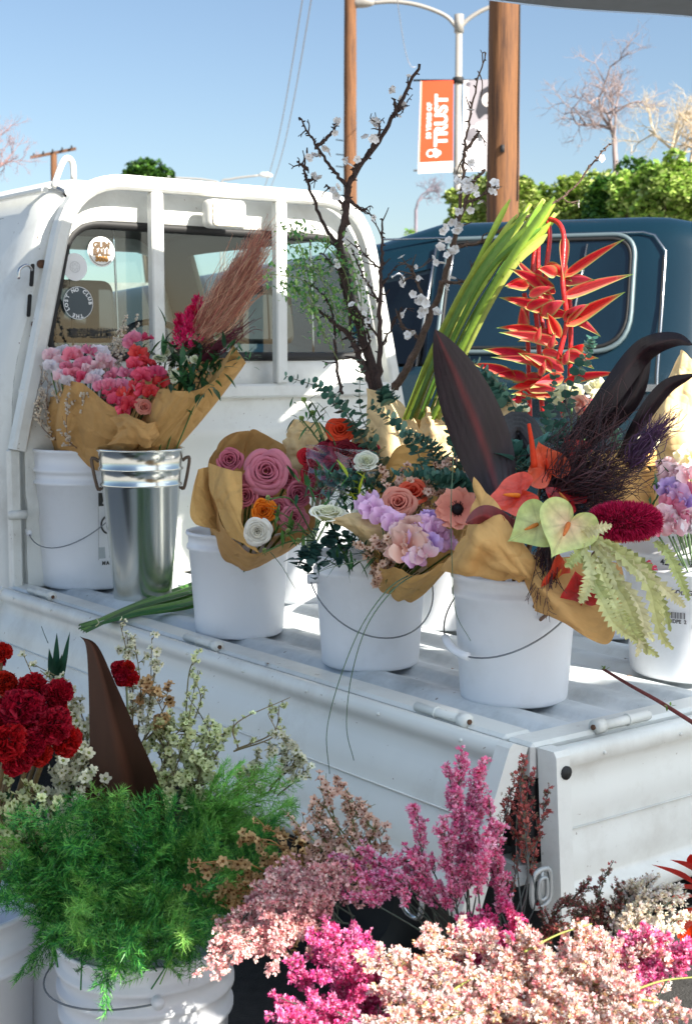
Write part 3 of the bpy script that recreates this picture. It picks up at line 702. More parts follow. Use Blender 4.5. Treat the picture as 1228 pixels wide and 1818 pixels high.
# ------------------------------------------------------------------ poles and lamps
def wood_pole(x, y, Y, d, ht, label, arms=0):
    b = P(x, y, Y); g = G(); p = np.array((b[0], Y, 0)); n = 22; V = []
    zs = np.linspace(0, ht, 30); a = np.arange(n) * 2 * math.pi / n
    rr = (d / 2) * (1.12 - .24 * zs / ht)[:, None] * (1 + .03 * np.sin(a * 3 + 1)[None] + .02 * rng.standard_normal((30, n)))
    A = np.stack([p[0] + rr * np.cos(a), p[1] + rr * np.sin(a), np.repeat(zs[:, None], n, 1)], -1); grid(g, A, wrap=True); g.add(A[-1], [tuple(range(n))])
    t = thing('utility_pole', label, 'pole', p); g.build('pole', M_wood, t); return t, p
tp, pp = wood_pole(893, 200, 12.6, .262, 10.5, 'thick brown wooden pole, close behind the blue car')
g = G(); tube(g, [pp + np.array((-.02, -.15, 3.0)), pp + np.array((-.02, -.15, 3.06))], .02); tube(g, [pp + np.array((.12, -.07, 2.6)), pp + np.array((.12, -.07, 5.4))], .008, n=5); g.build('cable_conduit', M_black, tp)
tp2, pp2 = wood_pole(621, 200, 31, .27, 12.0, 'thin orange brown wooden pole rising above the truck frame')
for z_ in (5.8, 5.5, 5.25):
    g = G(); tube(g, [pp2 + np.array((-.14, 0, z_)), pp2 + np.array((-.3, 0, z_ + .02))], .012, n=5); g.build('climbing_peg', M_black, tp2)
tp3, pp3 = wood_pole(96, 300, 85, .42, 12.9, 'small distant utility pole with cross arms at the left')
for z_, wd, dx in ((12.6, 2.6, 0), (9.9, 2.0, -.5)):
    g = G(); box(g, pp3 + np.array((-wd / 2 + dx, -.3, z_)), (wd, .3, .55), (0, .15, 0), (0, 0, .16)); cr = g.build('cross_arm', M_rust, tp3, False)
    for k in range(5):
        g = G(); q = pp3 + np.array((-wd / 2 + dx + .2 + k * (wd - .4) / 4, -.2, z_ + .15 + .11 * k)); lathe(g, [(.06, 0), (.08, .06), (.04, .12), (.07, .16), (.001, .2)], q, 10); g.build('insulator', M_black, cr)
# street lamp with banners
Yl = 31.0; lb = P(813, 200, Yl); lz = P(813, 45, Yl)[2]
sl_ = thing('street_lamp', 'grey double armed street lamp carrying two hanging banners', 'street lamp', (lb[0], Yl, 0))
g = G(); tube(g, [(lb[0], Yl, 0), (lb[0], Yl, lz + .1)], [.105, .07], n=12); g.build('post', M_steel, sl_)
g = G(); tube(g, [(lb[0], Yl, lz - .15), (lb[0], Yl, lz + .22)], .1, n=12); g.build('post_collar', M_steel, sl_)
for pts_ in ([(811, 50), (790, 28), (745, 10), (700, 3), (660, 5)], [(815, 50), (836, 30), (872, 12), (930, 2), (965, 4)]):
    g = G(); tube(g, crom([P(x, y, Yl) for x, y in pts_], 20), .045, n=8); arm = g.build('arm', M_steel, sl_)
    e = P(*pts_[-1], Yl); s = -1 if pts_[-1][0] < 800 else 1
    g = G(); tube(g, crom([e + np.array((-s * .05, 0, 0)), e + np.array((s * .15, 0, .03)), e + np.array((s * .3, 0, .0)), e + np.array((s * .42, 0, -.03))], 10), [.05, .09, .12, .13, .13, .12, .11, .1, .07, .03], n=10); g.build('lamp_head', M_steel, arm)
for z_, y_ in ((143, 0), (303, 0)):
    q = P(813, z_, Yl)
    g = G(); tube(g, [q + np.array((-.95, -.02, 0)), q + np.array((.75, -.02, 0))], .022, n=6); tube(g, [q + np.array((0, 0, -.06)), q + np.array((0, 0, .06))], .12, n=10); g.build('banner_rod', M_black if z_ < 200 else M_steel, sl_)
OR = L(214, 74, 30)
def banner(corners, name, label, deco, n=10):
    tl, tr, bl, br = [P(*c, Yl - .03) for c in corners]
    t = thing(name, label, 'banner', (tl + tr) / 2); return t, tl, tr, bl, br
def bpos(c4, u, v, lift=.0):
    tl, tr, bl, br = c4; p = (tl * (1 - u) + tr * u) * (1 - v) + (bl * (1 - u) + br * u) * v
    return p + np.array((0, -.06 - lift - .03 * math.sin(v * 7 + u * 2), 0))
def bpatch(g, c4, u0, u1, v0, v1, col, lift=0, n=8):
    A = np.array([[bpos(c4, u, v, lift) for u in np.linspace(u0, u1, n)] for v in np.linspace(v0, v1, n * 2)]); grid(g, A, col)
def bgl(g, src, c4, uc, vc, lift):
    """print a flat G whose x, y are in banner fractions of width"""
    V, Fs, C = src.arrays(); W_ = np.linalg.norm(c4[1] - c4[0]); Hh = np.linalg.norm(c4[2] - c4[0])
    PV = np.array([bpos(c4, uc + x / W_, vc - y / Hh, lift) for x, y, _ in V]); g.V.append(PV); g.C.append(C)
    for f in Fs: g.F.append(f + g.n)
    g.n += len(PV)
def rot90(src):
    o = G(); o.merge(src, np.array([[0, -1, 0], [1, 0, 0], [0, 0, 1.]])); return o
c4 = [P(746, 145, Yl), P(804, 144, Yl), P(741, 309, Yl), P(803, 306, Yl)]
bt = thing('orange_banner', 'orange street banner with white lettering hanging left of the lamp post', 'banner', c4[0])
g = G(); bpatch(g, c4, 0, 1, 0, .882, OR); bpatch(g, c4, 0, 1, .882, 1, (.8, .79, .78)); bpatch(g, c4, 0, .04, 0, .882, L(235, 190, 170), .003); g.build('banner_cloth', M_vc, bt)
g = G(); bgl(g, rot90(text_G('TRUST', .36, .014, (.85, .84, .84))), c4, .66, .43, .006)
bgl(g, rot90(text_G('50 YEARS OF', .13, .006, (.85, .84, .84))), c4, .29, .43, .006)
g.build('banner_lettering', M_vc, bt, False); g = G()
lg = G(); lg.merge(ring_flat(.055, .085, 20, (.85, .84, .84)), None, (-.06, 0, 0)); lg.merge(disc_flat(.05, 16, (.85, .84, .84)), None, (.03, .05, 0)); lg.merge(disc_flat(.045, 16, (.85, .84, .84)), None, (.05, -.05, 0)); lg.merge(disc_flat(.06, 16, (.85, .84, .84), (.09, 0)))
bgl(g, lg, c4, .44, .785, .006); bgl(g, text_G('................', .09, .0, (.5, .5, .5)), c4, .5, .945, .004); g.build('banner_logo', M_vc, bt, False)
c4 = [P(822, 144, Yl), P(878, 142, Yl), P(820, 306, Yl), P(875, 304, Yl)]
bt = thing('portrait_banner', 'grey street banner printed with a smiling woman in white right of the lamp post', 'banner', c4[0])
def blob(pts, col, n=None):
    q = roundpoly(pts, .04, 4); return G().add(np.hstack([q, np.zeros((len(q), 1))]), [tuple(range(len(q)))], col)
g = G(); bpatch(g, c4, 0, 1, 0, 1, L(150, 144, 150)); bpatch(g, c4, 0, .16, 0, 1, L(214, 206, 206), .003); bpatch(g, c4, .16, 1, .5, 1, L(208, 202, 206), .003)
g.build('banner_cloth', M_vc, bt)
g = G()
bgl(g, blob([(-.06, -1.0), (-.10, -.35), (.0, -.05), (.3, .02), (.5, -.1), (.5, -1.0)], L(222, 216, 220)), c4, .42, .44, .006)
bgl(g, blob([(-.02, -.32), (-.10, -.15), (.0, .28), (.16, .36), (.34, .30), (.42, -.1), (.36, -.3), (.12, -.2)], L(46, 46, 54)), c4, .55, .26, .009)
bgl(g, disc_flat(.145, 24, L(216, 208, 206)), c4, .80, .22, .012)
fc = G(); fc.add([(-.07, .03, 0), (-.02, .03, 0), (-.045, .05, 0)], [(0, 1, 2)], L(70, 64, 70)); fc.add([(.04, .03, 0), (.09, .03, 0), (.065, .05, 0)], [(0, 1, 2)], L(70, 64, 70))
fc.add([(-.05, -.05, 0), (.07, -.05, 0), (.03, -.085, 0), (-.02, -.085, 0)], [(0, 1, 2, 3)], L(110, 90, 96)); bgl(g, fc, c4, .80, .22, .015)
bgl(g, blob([(-.12, -.1), (-.12, .1), (.05, .18), (.14, .0), (.06, -.14)], L(120, 116, 122)), c4, .30, .60, .009)
bgl(g, disc_flat(.05, 14, L(96, 92, 98)), c4, .14, .045, .006)
g.build('portrait_print', M_vc, bt, False)
# far street lamps over the roof
for xs_, lab in (((300, 470, 318), 'long armed'), ((258, 308, 322), 'short armed')):
    Yf = 70.0
    pts_ = [(392, 420), (392, 330), (410, 318), (462, 311)] if lab[0] == 'l' else [(398, 420), (392, 335), (370, 320), (304, 315)]
    q = [P(x, y, Yf + (0 if lab[0] == 'l' else .6)) for x, y in pts_]; b0 = q[0].copy(); b0[2] = 0
    t = thing('far_street_lamp', 'distant thin street lamp reaching %s over the truck cab' % ('right' if lab[0] == 'l' else 'left'), 'street lamp', b0)
    g = G(); tube(g, np.vstack([[b0], crom(q, 16)]), [.1] + [.05] * 16, n=6); g.build('post', M_steel, t)
    e = q[-1]; s = 1 if lab[0] == 'l' else -1
    g = G(); tube(g, [e + np.array((-s * .1, 0, 0)), e + np.array((s * .1, 0, .03)), e + np.array((s * .4, 0, 0)), e + np.array((s * .6, 0, -.04))], [.05, .12, .14, .05], n=8); g.build('lamp_head', M_white, t)
# overhead wires
M_cab = mat('pale_wire', L(176, 176, 180), rough=.5)
for k, (a, b, Ya, Yb) in enumerate((((546, -60), (468, 336), 22, 40), ((562, -60), (480, 334), 22, 40), ((700, -40), (738, 118), 24, 30.6))):
    p0, p1 = P(*a, Ya), P(*b, Yb); g = G(); n_ = 30; t = np.linspace(0, 1, n_)[:, None]; pth = p0 * (1 - t) + p1 * t; pth[:, 2] -= (.5 * np.sin(t * math.pi))[:, 0]
    tube(g, pth, .011 if k < 2 else .007, n=5); o = g.build('overhead_wire', M_cab, None)
    tag(o, ('left of the two pale parallel wires slanting down the sky', 'right of the two pale parallel wires slanting down the sky', 'single faint wire beside the lamp arm above the orange banner')[k], 'wire')
# small white clip of the light fitting is part of the far skyline: low buildings
def build_house(x0, x1, Y, h, col, label, nwin):
    b = thing('low_building', label, 'building', ((x0 + x1) / 2, Y + 4, 0))
    g = G(); box(g, (x0, Y, 0), (x1 - x0, 0, 0), (0, 8, 0), (0, 0, h)); g.build('wall', mat('render_' + label[:9], col, rough=.9, noise=.08, nscale=1), b, False)
    g = G(); box(g, (x0 - .3, Y - .3, h + .003), (x1 - x0 + .6, 0, 0), (0, 8.6, 0), (0, 0, .35)); g.build('roof', M_conc, b, False)
    for k in range(nwin):
        xx = x0 + (k + .5) * (x1 - x0) / nwin - .8
        g = G(); box(g, (xx, Y - .04, h * .35), (1.6, 0, 0), (0, .03, 0), (0, 0, h * .35)); f = g.build('window', M_chrome, b, False)
        g = G(); box(g, (xx + .1, Y - .06, h * .35 + .1), (1.4, 0, 0), (0, .015, 0), (0, 0, h * .35 - .2)); g.build('pane', MATS['dark_glass'], f, False)
build_house(-22, -9, 33, 2.7, L(72, 84, 94), 'low grey shop across the road, seen through the cab window', 4)
build_house(-8, 0.5, 34, 2.6, L(60, 78, 92), 'low grey blue shop across the road, behind the truck cab', 3)

# ------------------------------------------------------------------ trees and hedge
leafq = G().add([(-.5, 0, 0), (0, -.05, .5), (.5, 0, 0), (0, .08, -.5)], np.array([(0, 1, 2, 3)]), (1, 1, 1)).arrays()
def crown(g, cs, rs, n, size, cols, seed):
    r = np.random.default_rng(seed); k = r.choice(len(cs), n, p=(np.array(rs) ** 2) / (np.array(rs) ** 2).sum())
    d = nrm(r.standard_normal((n, 3))); rad = np.array(rs)[k] * r.uniform(.55, 1.05, n) ** .6
    lump = 1 + .18 * np.sin(d[:, 0] * 7 + k) * np.sin(d[:, 2] * 6 + k * 2)
    Pp = np.array(cs)[k] + d * (rad * lump)[:, None] * np.array((1, .8, .9))
    R = frames(r.standard_normal((n, 3))) * (size * r.uniform(.5, 1.3, n))[:, None, None]
    cl = np.array(cols)[r.integers(0, len(cols), n)] * r.uniform(.7, 1.2, (n, 1))
    g.inst(leafq, R, Pp, cl)
GL1 = [L(158, 188, 84), L(180, 204, 104), L(124, 160, 70), L(200, 214, 134)]
GL2 = [L(78, 124, 52), L(104, 150, 60), L(62, 104, 46)]
def leafy(name, label, px, py, Y, w, h, cols, seed, n=5000, size=.22, group=None, lumps=9, trunk=.12, base=0.0):
    c = P(px, py, Y); r = np.random.default_rng(seed)
    t = thing(name, label, 'tree' if name != 'hedge_shrub' else 'shrub', (c[0], Y, 0), group)
    ds = nrm(r.normal(0, 1, (lumps, 3))) * (r.uniform(.1, 1, (lumps, 1)) ** .5); ds[:, 2] *= np.where(ds[:, 2] > 0, 1, .6)
    cs = [c + np.array((d_[0] * .5 * w, d_[1] * .35 * w, d_[2] * .5 * h)) for d_ in ds]
    rs = [r.uniform(.14, .36) * min(w, h) for _ in range(lumps)]
    g = G(); crown(g, cs, rs, n, size, cols, seed); g.build('crown', M_leaf, t, False)
    g = G(); tube(g, crom([(c[0], Y, 0), (c[0] + .1, Y, c[2] * .5), (c[0], Y, c[2])], 8), np.linspace(trunk * 1.4, trunk * .5, 8), n=8)
    for q in cs[:5]: tube(g, crom([(c[0], Y, c[2] * .45), (c[0] * .5 + q[0] * .5, Y, c[2] * .75), q], 6), np.linspace(trunk * .6, trunk * .15, 6), n=5)
    g.build('trunk', M_trunk, t); return t
leafy('round_tree', 'round green tree top showing above the white cab roof', 262, 312, 60, 1.7, 1.6, [L(60, 98, 34), L(84, 122, 44), L(42, 76, 28)], 3, 9000, .13, lumps=22, trunk=.2)
hs = [(925, 380, 24, .8, 1.3, GL1), (985, 384, 24.5, 1.2, .9, GL1), (1036, 376, 24, 1.0, 1.1, GL1), (1080, 376, 22.5, .7, .8, GL2), (1105, 364, 23, 1.0, 1.2, GL2), (1150, 360, 22, .9, 1.3, GL1), (1195, 352, 21.5, .9, 1.4, GL1), (1238, 340, 21.5, .9, 1.7, GL1), (905, 372, 26, 1.0, 1.1, GL1), (830, 385, 30, .8, 1.5, GL1)]
hl = ['bright green shrub right beside the thick wooden pole', 'low light green shrub above the middle of the car roof', 'light green shrub in front of the bare tree trunk', 'small dark green shrub right of the bare tree trunk',
      'dark green shrub between the bare tree and the sunny shrubs', 'tall sunny green shrub above the rear of the car', 'yellow green shrub near the right edge of the row', 'tallest sunny green shrub, rightmost of the row behind the car',
      'green shrub partly hidden behind the thick wooden pole', 'small green shrub between the lamp post and the thick pole']
for i, (x, y, Y, w_, h_, c_) in enumerate(hs):
    leafy('hedge_shrub', hl[i], x, y, Y, w_, h_, c_, 20 + i, 8000, .095, 'green shrubs behind the blue car', 18, .05)
# background belt of planting below the roof line
g = G(); r = np.random.default_rng(4); n = 60000
xs = r.uniform(-14, 16, n); hgt = 3.3 + .5 * np.sin(xs * .9) + .3 * np.sin(xs * 2.3); zc_ = hgt * np.sqrt(r.uniform(0, 1, n))
Pp = np.stack([xs, 29.3 + r.uniform(-.5, .5, n) * (1.2), zc_], -1); Pp = Pp[(Pp[:, 0] > 1.2)]
g.inst(leafq, frames(r.standard_normal((len(Pp), 3))) * r.uniform(.07, .16, len(Pp))[:, None, None], Pp, np.array(GL1 + GL2)[r.integers(0, 7, len(Pp))] * .9)
hd = g.build('hedge', M_leaf, None, False); hd['kind'] = 'stuff'; tag(hd, 'long clipped green hedge along the far side of the road', 'hedge')
def bare(label, px, pbase, ptop, Y, spread, seed, col, depth=6, r0=.11, kids=3, group=None):
    b = P(px, pbase, Y); top = P(px, ptop, Y); base = np.array((b[0], Y, 0)); r = np.random.default_rng(seed)
    t = thing('bare_tree', label, 'tree', base, group); g = G(); gt_ = G()
    def rec(p, d, ln, rad, k):
        n_ = 4; q = [p]; dd = d
        for i in range(n_): dd = nrm(dd + r.normal(0, .16, 3) + np.array((0, 0, .04))); q.append(q[-1] + dd * ln / n_)
        tube(gt_ if k < depth - 1 else g, q, np.linspace(rad, rad * .62, n_ + 1), n=5 if k > depth - 3 else 4, cap=False)
        if k == 0: return
        for j in range(kids if k < depth else kids + 1):
            i = r.integers(2, n_ + 1); a = nrm(dd + r.normal(0, spread, 3)); rec(q[i], a, ln * r.uniform(.6, .86), rad * .58, k - 1)
    hz = top[2] - b[2]
    tube(g, [base, base * .5 + b * .5, b], [r0 * 1.5, r0 * 1.2, r0], n=8, cap=False); rec(b, np.array((0, 0, 1.)), hz * .36, r0 * .9, depth)
    m = mat('bare_bark_%d' % seed, col, rough=.9, noise=.2, nscale=3)
    g.build('trunk', m, t); gt_.build('crown', m, t); return t
bare('leafless grey tree standing above the shrubs behind the blue car', 1092, 310, 70, 34, .95, 11, L(150, 134, 132), 6, .085)
bare('leafless tree with pale sunlit twigs near the right edge', 1188, 330, 130, 30, .8, 12, L(206, 188, 160), 6, .06)
bare('second leafless pale tree at the far right edge', 1240, 340, 170, 28, .6, 15, L(186, 166, 138), 5, .05)
bare('small leafless bush between the orange banner and the truck frame', 738, 372, 290, 36, .75, 13, L(132, 124, 134), 5, .04)
bare('leafless pink grey tree top at the far left edge', -8, 330, 185, 50, .5, 14, L(150, 120, 118), 6, .08)
# ================================================================== BUCKETS
def bucket_parts(r, h, kind):
    rb = r * .87
    g = G(); k = r - rb
    def rr(z): return rb + k * (z / h)
    if kind == 'tall':
        rings = [(h - .055, .006), (h - .088, .007)]
    elif kind == 'large': rings = [(h - .04, .006), (h - .075, .007), (h - .115, .007)]
    else: rings = [(h - .034, .0045)]
    prof = [(.001, .012), (rb - .012, .010), (rb - .006, .0), (rb - .001, .004), (rb, .012)]
    cur = .02
    for z, d in sorted(rings):
        prof += [(rr(z - .008), z - .008), (rr(z) + d, z - .005), (rr(z) + d, z + .003), (rr(z) + .001, z + .007)]
    prof += [(rr(h - .010), h - .010), (r + .0035, h - .008), (r + .0045, h - .003), (r + .003, h), (r - .002, h), (r - .004, h - .006), (rb - .004, .016), (.001, .014)]
    lathe(g, prof, (0, 0, 0), 56); return g
BUCKETS = {}
def bucket(name, label, c, r, h, kind, bail=None, group=None):
    """c: centre of the base; bail = (azimuth of the grip, drop below the ears)"""
    t = thing(name, label, 'bucket', c, group)
    key = (r, h, kind)
    if key not in BUCKETS: BUCKETS[key] = bucket_parts(r, h, kind).mesh('bucket_shell'); BUCKETS[key].materials.append(M_bucket)
    put('shell', BUCKETS[key], t, c, frames((0, 0, 1.), [rng.uniform(0, 6)])[0])
    if bail is not None:
        az, drop, grip = bail
        e = np.array((math.cos(az), math.sin(az), 0)); f = np.array((-e[1], e[0], 0)); zc = h - (.05 if kind != 'tall' else .10)
        c_ = np.asarray(c)
        th = np.linspace(-math.pi / 2, math.pi / 2, 30); rad = r + .012
        pth = np.stack([c_ + f * rad * math.sin(a) + e * (rad + .010) * math.cos(a) + np.array((0, 0, zc - drop * math.cos(a))) for a in th])
        g = G(); tube(g, pth, .0016, n=6); b = g.build('bail', M_wire, t)
        for s in (-1, 1):
            g = G(); tube(g, [c_ + f * s * (r - .004) + np.array((0, 0, zc)), c_ + f * s * (r + .016) + np.array((0, 0, zc))], .010, n=10); g.build('ear', M_bucket, t)
        if grip:
            k = 15 + grip[0]; g = G(); tube(g, pth[k - grip[1]:k + grip[1] + 1], .0075, n=8); g.build('grip', M_bucket, b)
    return t
CEN = {}
def bk(key, px, py, z, r, h, kind, name, label, bail=None, group=None):
    c = PZ(px, py, z); CEN[key] = (c, r, h); return bucket(name, label, c, r, h, kind, bail, group)
GB = 'white flower buckets standing on the truck bed'
B1 = bk('B1', 161, 1035, BED, .148, .372, 'tall', 'white_bucket', 'tall white pail at the far left of the truck bed, beside the metal pail', (math.radians(-118), .155, (-9, 3)), GB)
B3 = bk('B3', 425, 1122, BED, .113, .232, 'small', 'white_bucket', 'small white pail holding the bunch of mauve pink roses', None, GB)
B4 = bk('B4', 657, 1176, BED, .113, .226, 'small', 'white_bucket', 'small white pail with its wire handle hanging in front, under the white ranunculus', (math.radians(-75), .10, None), GB)
B5 = bk('B5', 911, 1237, BED, .112, .230, 'small', 'white_bucket', 'small white pail nearest the tail corner, under the green and red anthuriums', (math.radians(-130), .085, (-4, 3)), GB)
B6 = bk('B6', 1236, 1190, BED, .150, .300, 'tall', 'white_bucket', 'printed white pail standing at the right edge of the photo', None, GB)
bk('Bm', 545, 1063, BED, .108, .226, 'small', 'white_bucket', 'white pail mostly hidden right behind the rose pail', None, GB)
bk('Br', 795, 1108, BED, .108, .226, 'small', 'white_bucket', 'white pail standing behind the gap between the two front middle pails', None, GB)
bk('Br2', 1072, 1122, BED, .108, .226, 'small', 'white_bucket', 'white pail half hidden behind the orange flower bunch near the right pail', None, GB)
GG = 'white flower pails standing on the ground'
G1 = bk('G1', 258, 1655, .37, .137, .37, 'large', 'ground_bucket', 'large white ribbed pail on the ground, overflowing with green fern', (math.radians(-100), .09, None), GG) if False else None
c_ = PZ(258, 1655, .37); c_[2] = 0; CEN['G1'] = (c_, .137, .37); bucket('ground_bucket', 'large white ribbed pail on the ground under the green fern', c_, .137, .37, 'large', (math.radians(-165), .02, None), GG)
c_ = np.array((-.445, 2.42, 0)); CEN['G0'] = (c_, .14, .40); bucket('ground_bucket', 'plain white pail just left of and behind the ribbed fern pail', c_, .14, .40, 'small', None, GG)
c_ = np.array((-.66, 2.30, 0)); CEN['Gl'] = (c_, .14, .37); bucket('ground_bucket', 'white pail at the lower left edge holding the red cockscombs', c_, .14, .37, 'tall', None, GG)
c_ = np.array((.075, 1.86, 0)); CEN['G2'] = (c_, .14, .285); bucket('ground_bucket', 'white pail at the bottom centre beneath the pink broom', c_, .14, .285, 'large', None, GG)
c_ = np.array((.37, 1.88, 0)); CEN['G3'] = (c_, .14, .285); bucket('ground_bucket', 'white pail at the bottom right buried under pale broom', c_, .14, .285, 'large', None, GG)
# prints on buckets
def bucket_print(key, az, parts_fn, name, parent):
    c, r, h = CEN[key]; g = G(); src = parts_fn()
    V, Fs, C = src.arrays(); k = r * .87
    rad = (k + (r - k) * V[:, 1] / h) + .0012 + V[:, 2]
    a = az + V[:, 0] / r
    VV = np.stack([c[0] + rad * np.cos(a), c[1] + rad * np.sin(a), c[2] + V[:, 1]], 1); g.V.append(VV); g.C.append(C); g.F += [f for f in Fs]; g.n = len(VV)
    return g.build(name, M_vc, parent, False)
def lab1():
    g = G(); D = (.03, .03, .03)
    g.add([(-.02, .225, 0), (.018, .225, 0), (.018, .260, 0), (-.02, .260, 0)], [(0, 1, 2, 3)], D)
    g.add([(-.010, .231, .0006), (.006, .231, .0006), (.0, .252, .0006)], [(0, 1, 2)], (.7, .7, .7))
    g.merge(ring_flat(.022, .027, 30, D), None, (.012, .175, 0)); g.merge(text_G('B', .03, .001, D), None, (.012, .175, 0))
    g.add([(-.02, .085, 0), (.03, .085, 0), (.03, .115, 0), (-.02, .115, 0)], [(0, 1, 2, 3)], (.40, .44, .46)); g.merge(text_G('M A', .012, .001, D), None, (.0, .072, 0))
    for x in (-.021, ): g.add([(x, .08, 0), (x + .001, .08, 0), (x + .001, .225, 0), (x, .225, 0)], [(0, 1, 2, 3)], (.3, .3, .3))
    return g
bucket_print('B1', math.radians(-62), lab1, 'printed_label', B1)
def lab6():
    g = G(); D = (.05, .05, .06)
    for s, x, y, z in (('42231', -.035, .232, .017), ('2050', .018, .232, .017), ('SA - 50', .0, .214, .010), ('FOOD GRADE', .0, .176, .013), ('HDPE  2', -.02, .12, .010), ('BLOW-05', .03, .112, .010)):
        g.merge(text_G(s, z, .0004, D), None, (x, y, 0))
    x = -.045
    for k in range(14):
        wd = (.001, .002, .0014)[k % 3]; g.add([(x, .126, 0), (x + wd, .126, 0), (x + wd, .138, 0), (x, .138, 0)], [(0, 1, 2, 3)], D); x += wd + (.0012, .0018)[k % 2]
    return g
bucket_print('B6', math.radians(-112), lab6, 'printed_label', B6)
# metal pail
cm = PZ(254, 1062, BED); CEN['Mt'] = (cm, .108, .385)
mt = thing('metal_bucket', 'tall shiny galvanised metal pail with side handles beside the white pail', 'bucket', cm)
g = G(); hm = .385; rf = lambda z: .072 + .036 * z / hm
prof = [(.001, .006), (.068, .006), (.072, .0), (.0735, .004), (rf(.02), .02)]
for z in (.295, .335): prof += [(rf(z - .006), z - .006), (rf(z) + .004, z - .002), (rf(z) + .004, z + .002), (rf(z + .006), z + .006)]
prof += [(rf(.378), .378), (rf(.38) + .004, .381), (rf(.38) + .004, .386), (rf(.38), .387), (rf(.38) - .003, .382), (.068, .012), (.001, .010)]
lathe(g, prof, cm, 64); g.build('shell', M_galv, mt)
for s in (-1, 1):
    g = G(); e = np.array((s * math.cos(.15), s * math.sin(.15) , 0)); q0 = cm + e * rf(.35) + np.array((0, 0, .352)); q1 = cm + e * rf(.29) + np.array((0, 0, .285))
    tube(g, crom([q0, q0 + e * .010 + np.array((0, 0, .008)), q0 + e * .018 + np.array((0, 0, .002)), q1 + e * .010, q1], 16), .0042, n=8); g.build('handle', mat('rusty_wire', L(104, 88, 76), rough=.5, metal=.7, noise=.3), mt)

# ================================================================== FLOWER SHAPES (unit sized, axis +Z)
def sm(x, a, b): t = np.clip((x - a) / (b - a), 0, 1); return t * t * (3 - 2 * t)
def rose_G(n=26, open_=1.0, c0=(.5, .1, .2), c1=(.7, .25, .35), seed=1, curl=.35, flatn=.55, spanf=1.0):
    """whorled petals: upright cups that overlap, each with a rolled paler lip"""
    r = np.random.default_rng(seed); g = G(); c0, c1 = np.array(c0), np.array(c1)
    for i in range(n):
        f = (i + .5) / n; rad = .07 + .83 * f ** .85 * open_; ang = i * 2.3999 + r.uniform(-.25, .25); span = (2.3 - 1.5 * f) * spanf; hh = .60 - flatn * .45 * f ** 1.5 + r.uniform(-.04, .04); jit = r.uniform(.86, 1.1)
        u = np.linspace(-1, 1, 11)[None]; v = np.array([0, .25, .5, .7, .84, .93, 1.0])[:, None]
        tilt = r.uniform(-.05, .05)
        R = rad * (.30 + .70 * v ** .45) * (1 + tilt * u) - .035 * sm(v, .3, .85) * (1 - sm(v, .84, 1.0)) + curl * (f ** 1.3) * .55 * sm(v, .80, 1.0) * (1 - .35 * u ** 2) - .05 * np.abs(u) ** 3 + .02 * np.sin(u * 4.3 + i) * v ** 2
        Z = hh * np.minimum(v * 1.08, 1) * (1 - .30 * np.abs(u) ** 2.4) - curl * .50 * (f ** 1.3) * sm(v, .88, 1.0) + .030 * np.sin(u * 5 + i * 2) * v ** 2 - .12
        a = ang + u * span * (1 - .12 * v)
        A = np.stack([R * np.cos(a), R * np.sin(a), Z], -1)
        t = (sm(v, .5, 1.0) * (.45 + .55 * f) * np.ones_like(u))[..., None]; grid(g, A, (c0 * (1 - t) + c1 * t) * jit)
    for k in range(5):
        a = k * 1.2566; leaf_add(g, (.15 * math.cos(a), .15 * math.sin(a), -.12), (math.cos(a), math.sin(a), -.5), .5, .14, L(70, 104, 52), 4)
    return g
def leaf_add(g, base, d, ln, wd, col, n=5, bend=-.25, fold=.25, seed=None, col2=None, up=(0, 0, 1.)):
    d = nrm(np.asarray(d, float)); x = np.cross(d, up); x = nrm(x) if np.linalg.norm(x) > 1e-6 else np.array((1., 0, 0)); nn = np.cross(x, d)
    t = np.linspace(0, 1, n + 1)[:, None]; w = np.sin(np.pi * t ** .75) * wd * .5 + 1e-4; s = np.array([-1, 0, 1.])[None]
    A = np.asarray(base) + (t * ln)[..., None] * d + (w * s)[..., None] * x + (np.abs(s) * w * fold + bend * t ** 2 * ln * .6)[..., None] * nn
    c = np.asarray(col, float); c2 = c if col2 is None else np.asarray(col2)
    C = c * (1 - np.abs(s)[..., None] * .0) * np.ones((n + 1, 3, 1)); C = C * (1 - (np.abs(s)[..., None] * (c2 is not c))) + c2 * (np.abs(s)[..., None] * (c2 is not c))
    grid(g, A, C)
def ruffle_petal(g, base, d, up, ln, wd, c0, c1, seed, amp=.12, n=7, m=9, cup=.3):
    r = np.random.default_rng(seed); d = nrm(d); x = nrm(np.cross(d, up)); nn = np.cross(x, d); ph = r.uniform(0, 6.28, 3)
    v = np.linspace(0, 1, n)[:, None]; u = np.linspace(-1, 1, m)[None]
    w = wd * .5 * np.sin(np.clip(v, 0, 1) ** .6 * 2.1) / math.sin(2.0) ; reach = ln * v * (1 - .28 * u ** 2) + ln * .06 * np.sin(u * 7 + ph[0]) * v
    z = amp * ln * v ** 2 * np.sin(u * 5.5 + ph[1]) + cup * ln * (u ** 2) * v * .5 + amp * .5 * ln * v * np.sin(v * 5 + ph[2])
    A = np.asarray(base) + reach[..., None] * d + (w * u)[..., None] * x + z[..., None] * nn
    t = (v * np.ones_like(u))[..., None]; grid(g, A, np.asarray(c0) * (1 - t) + np.asarray(c1) * t)
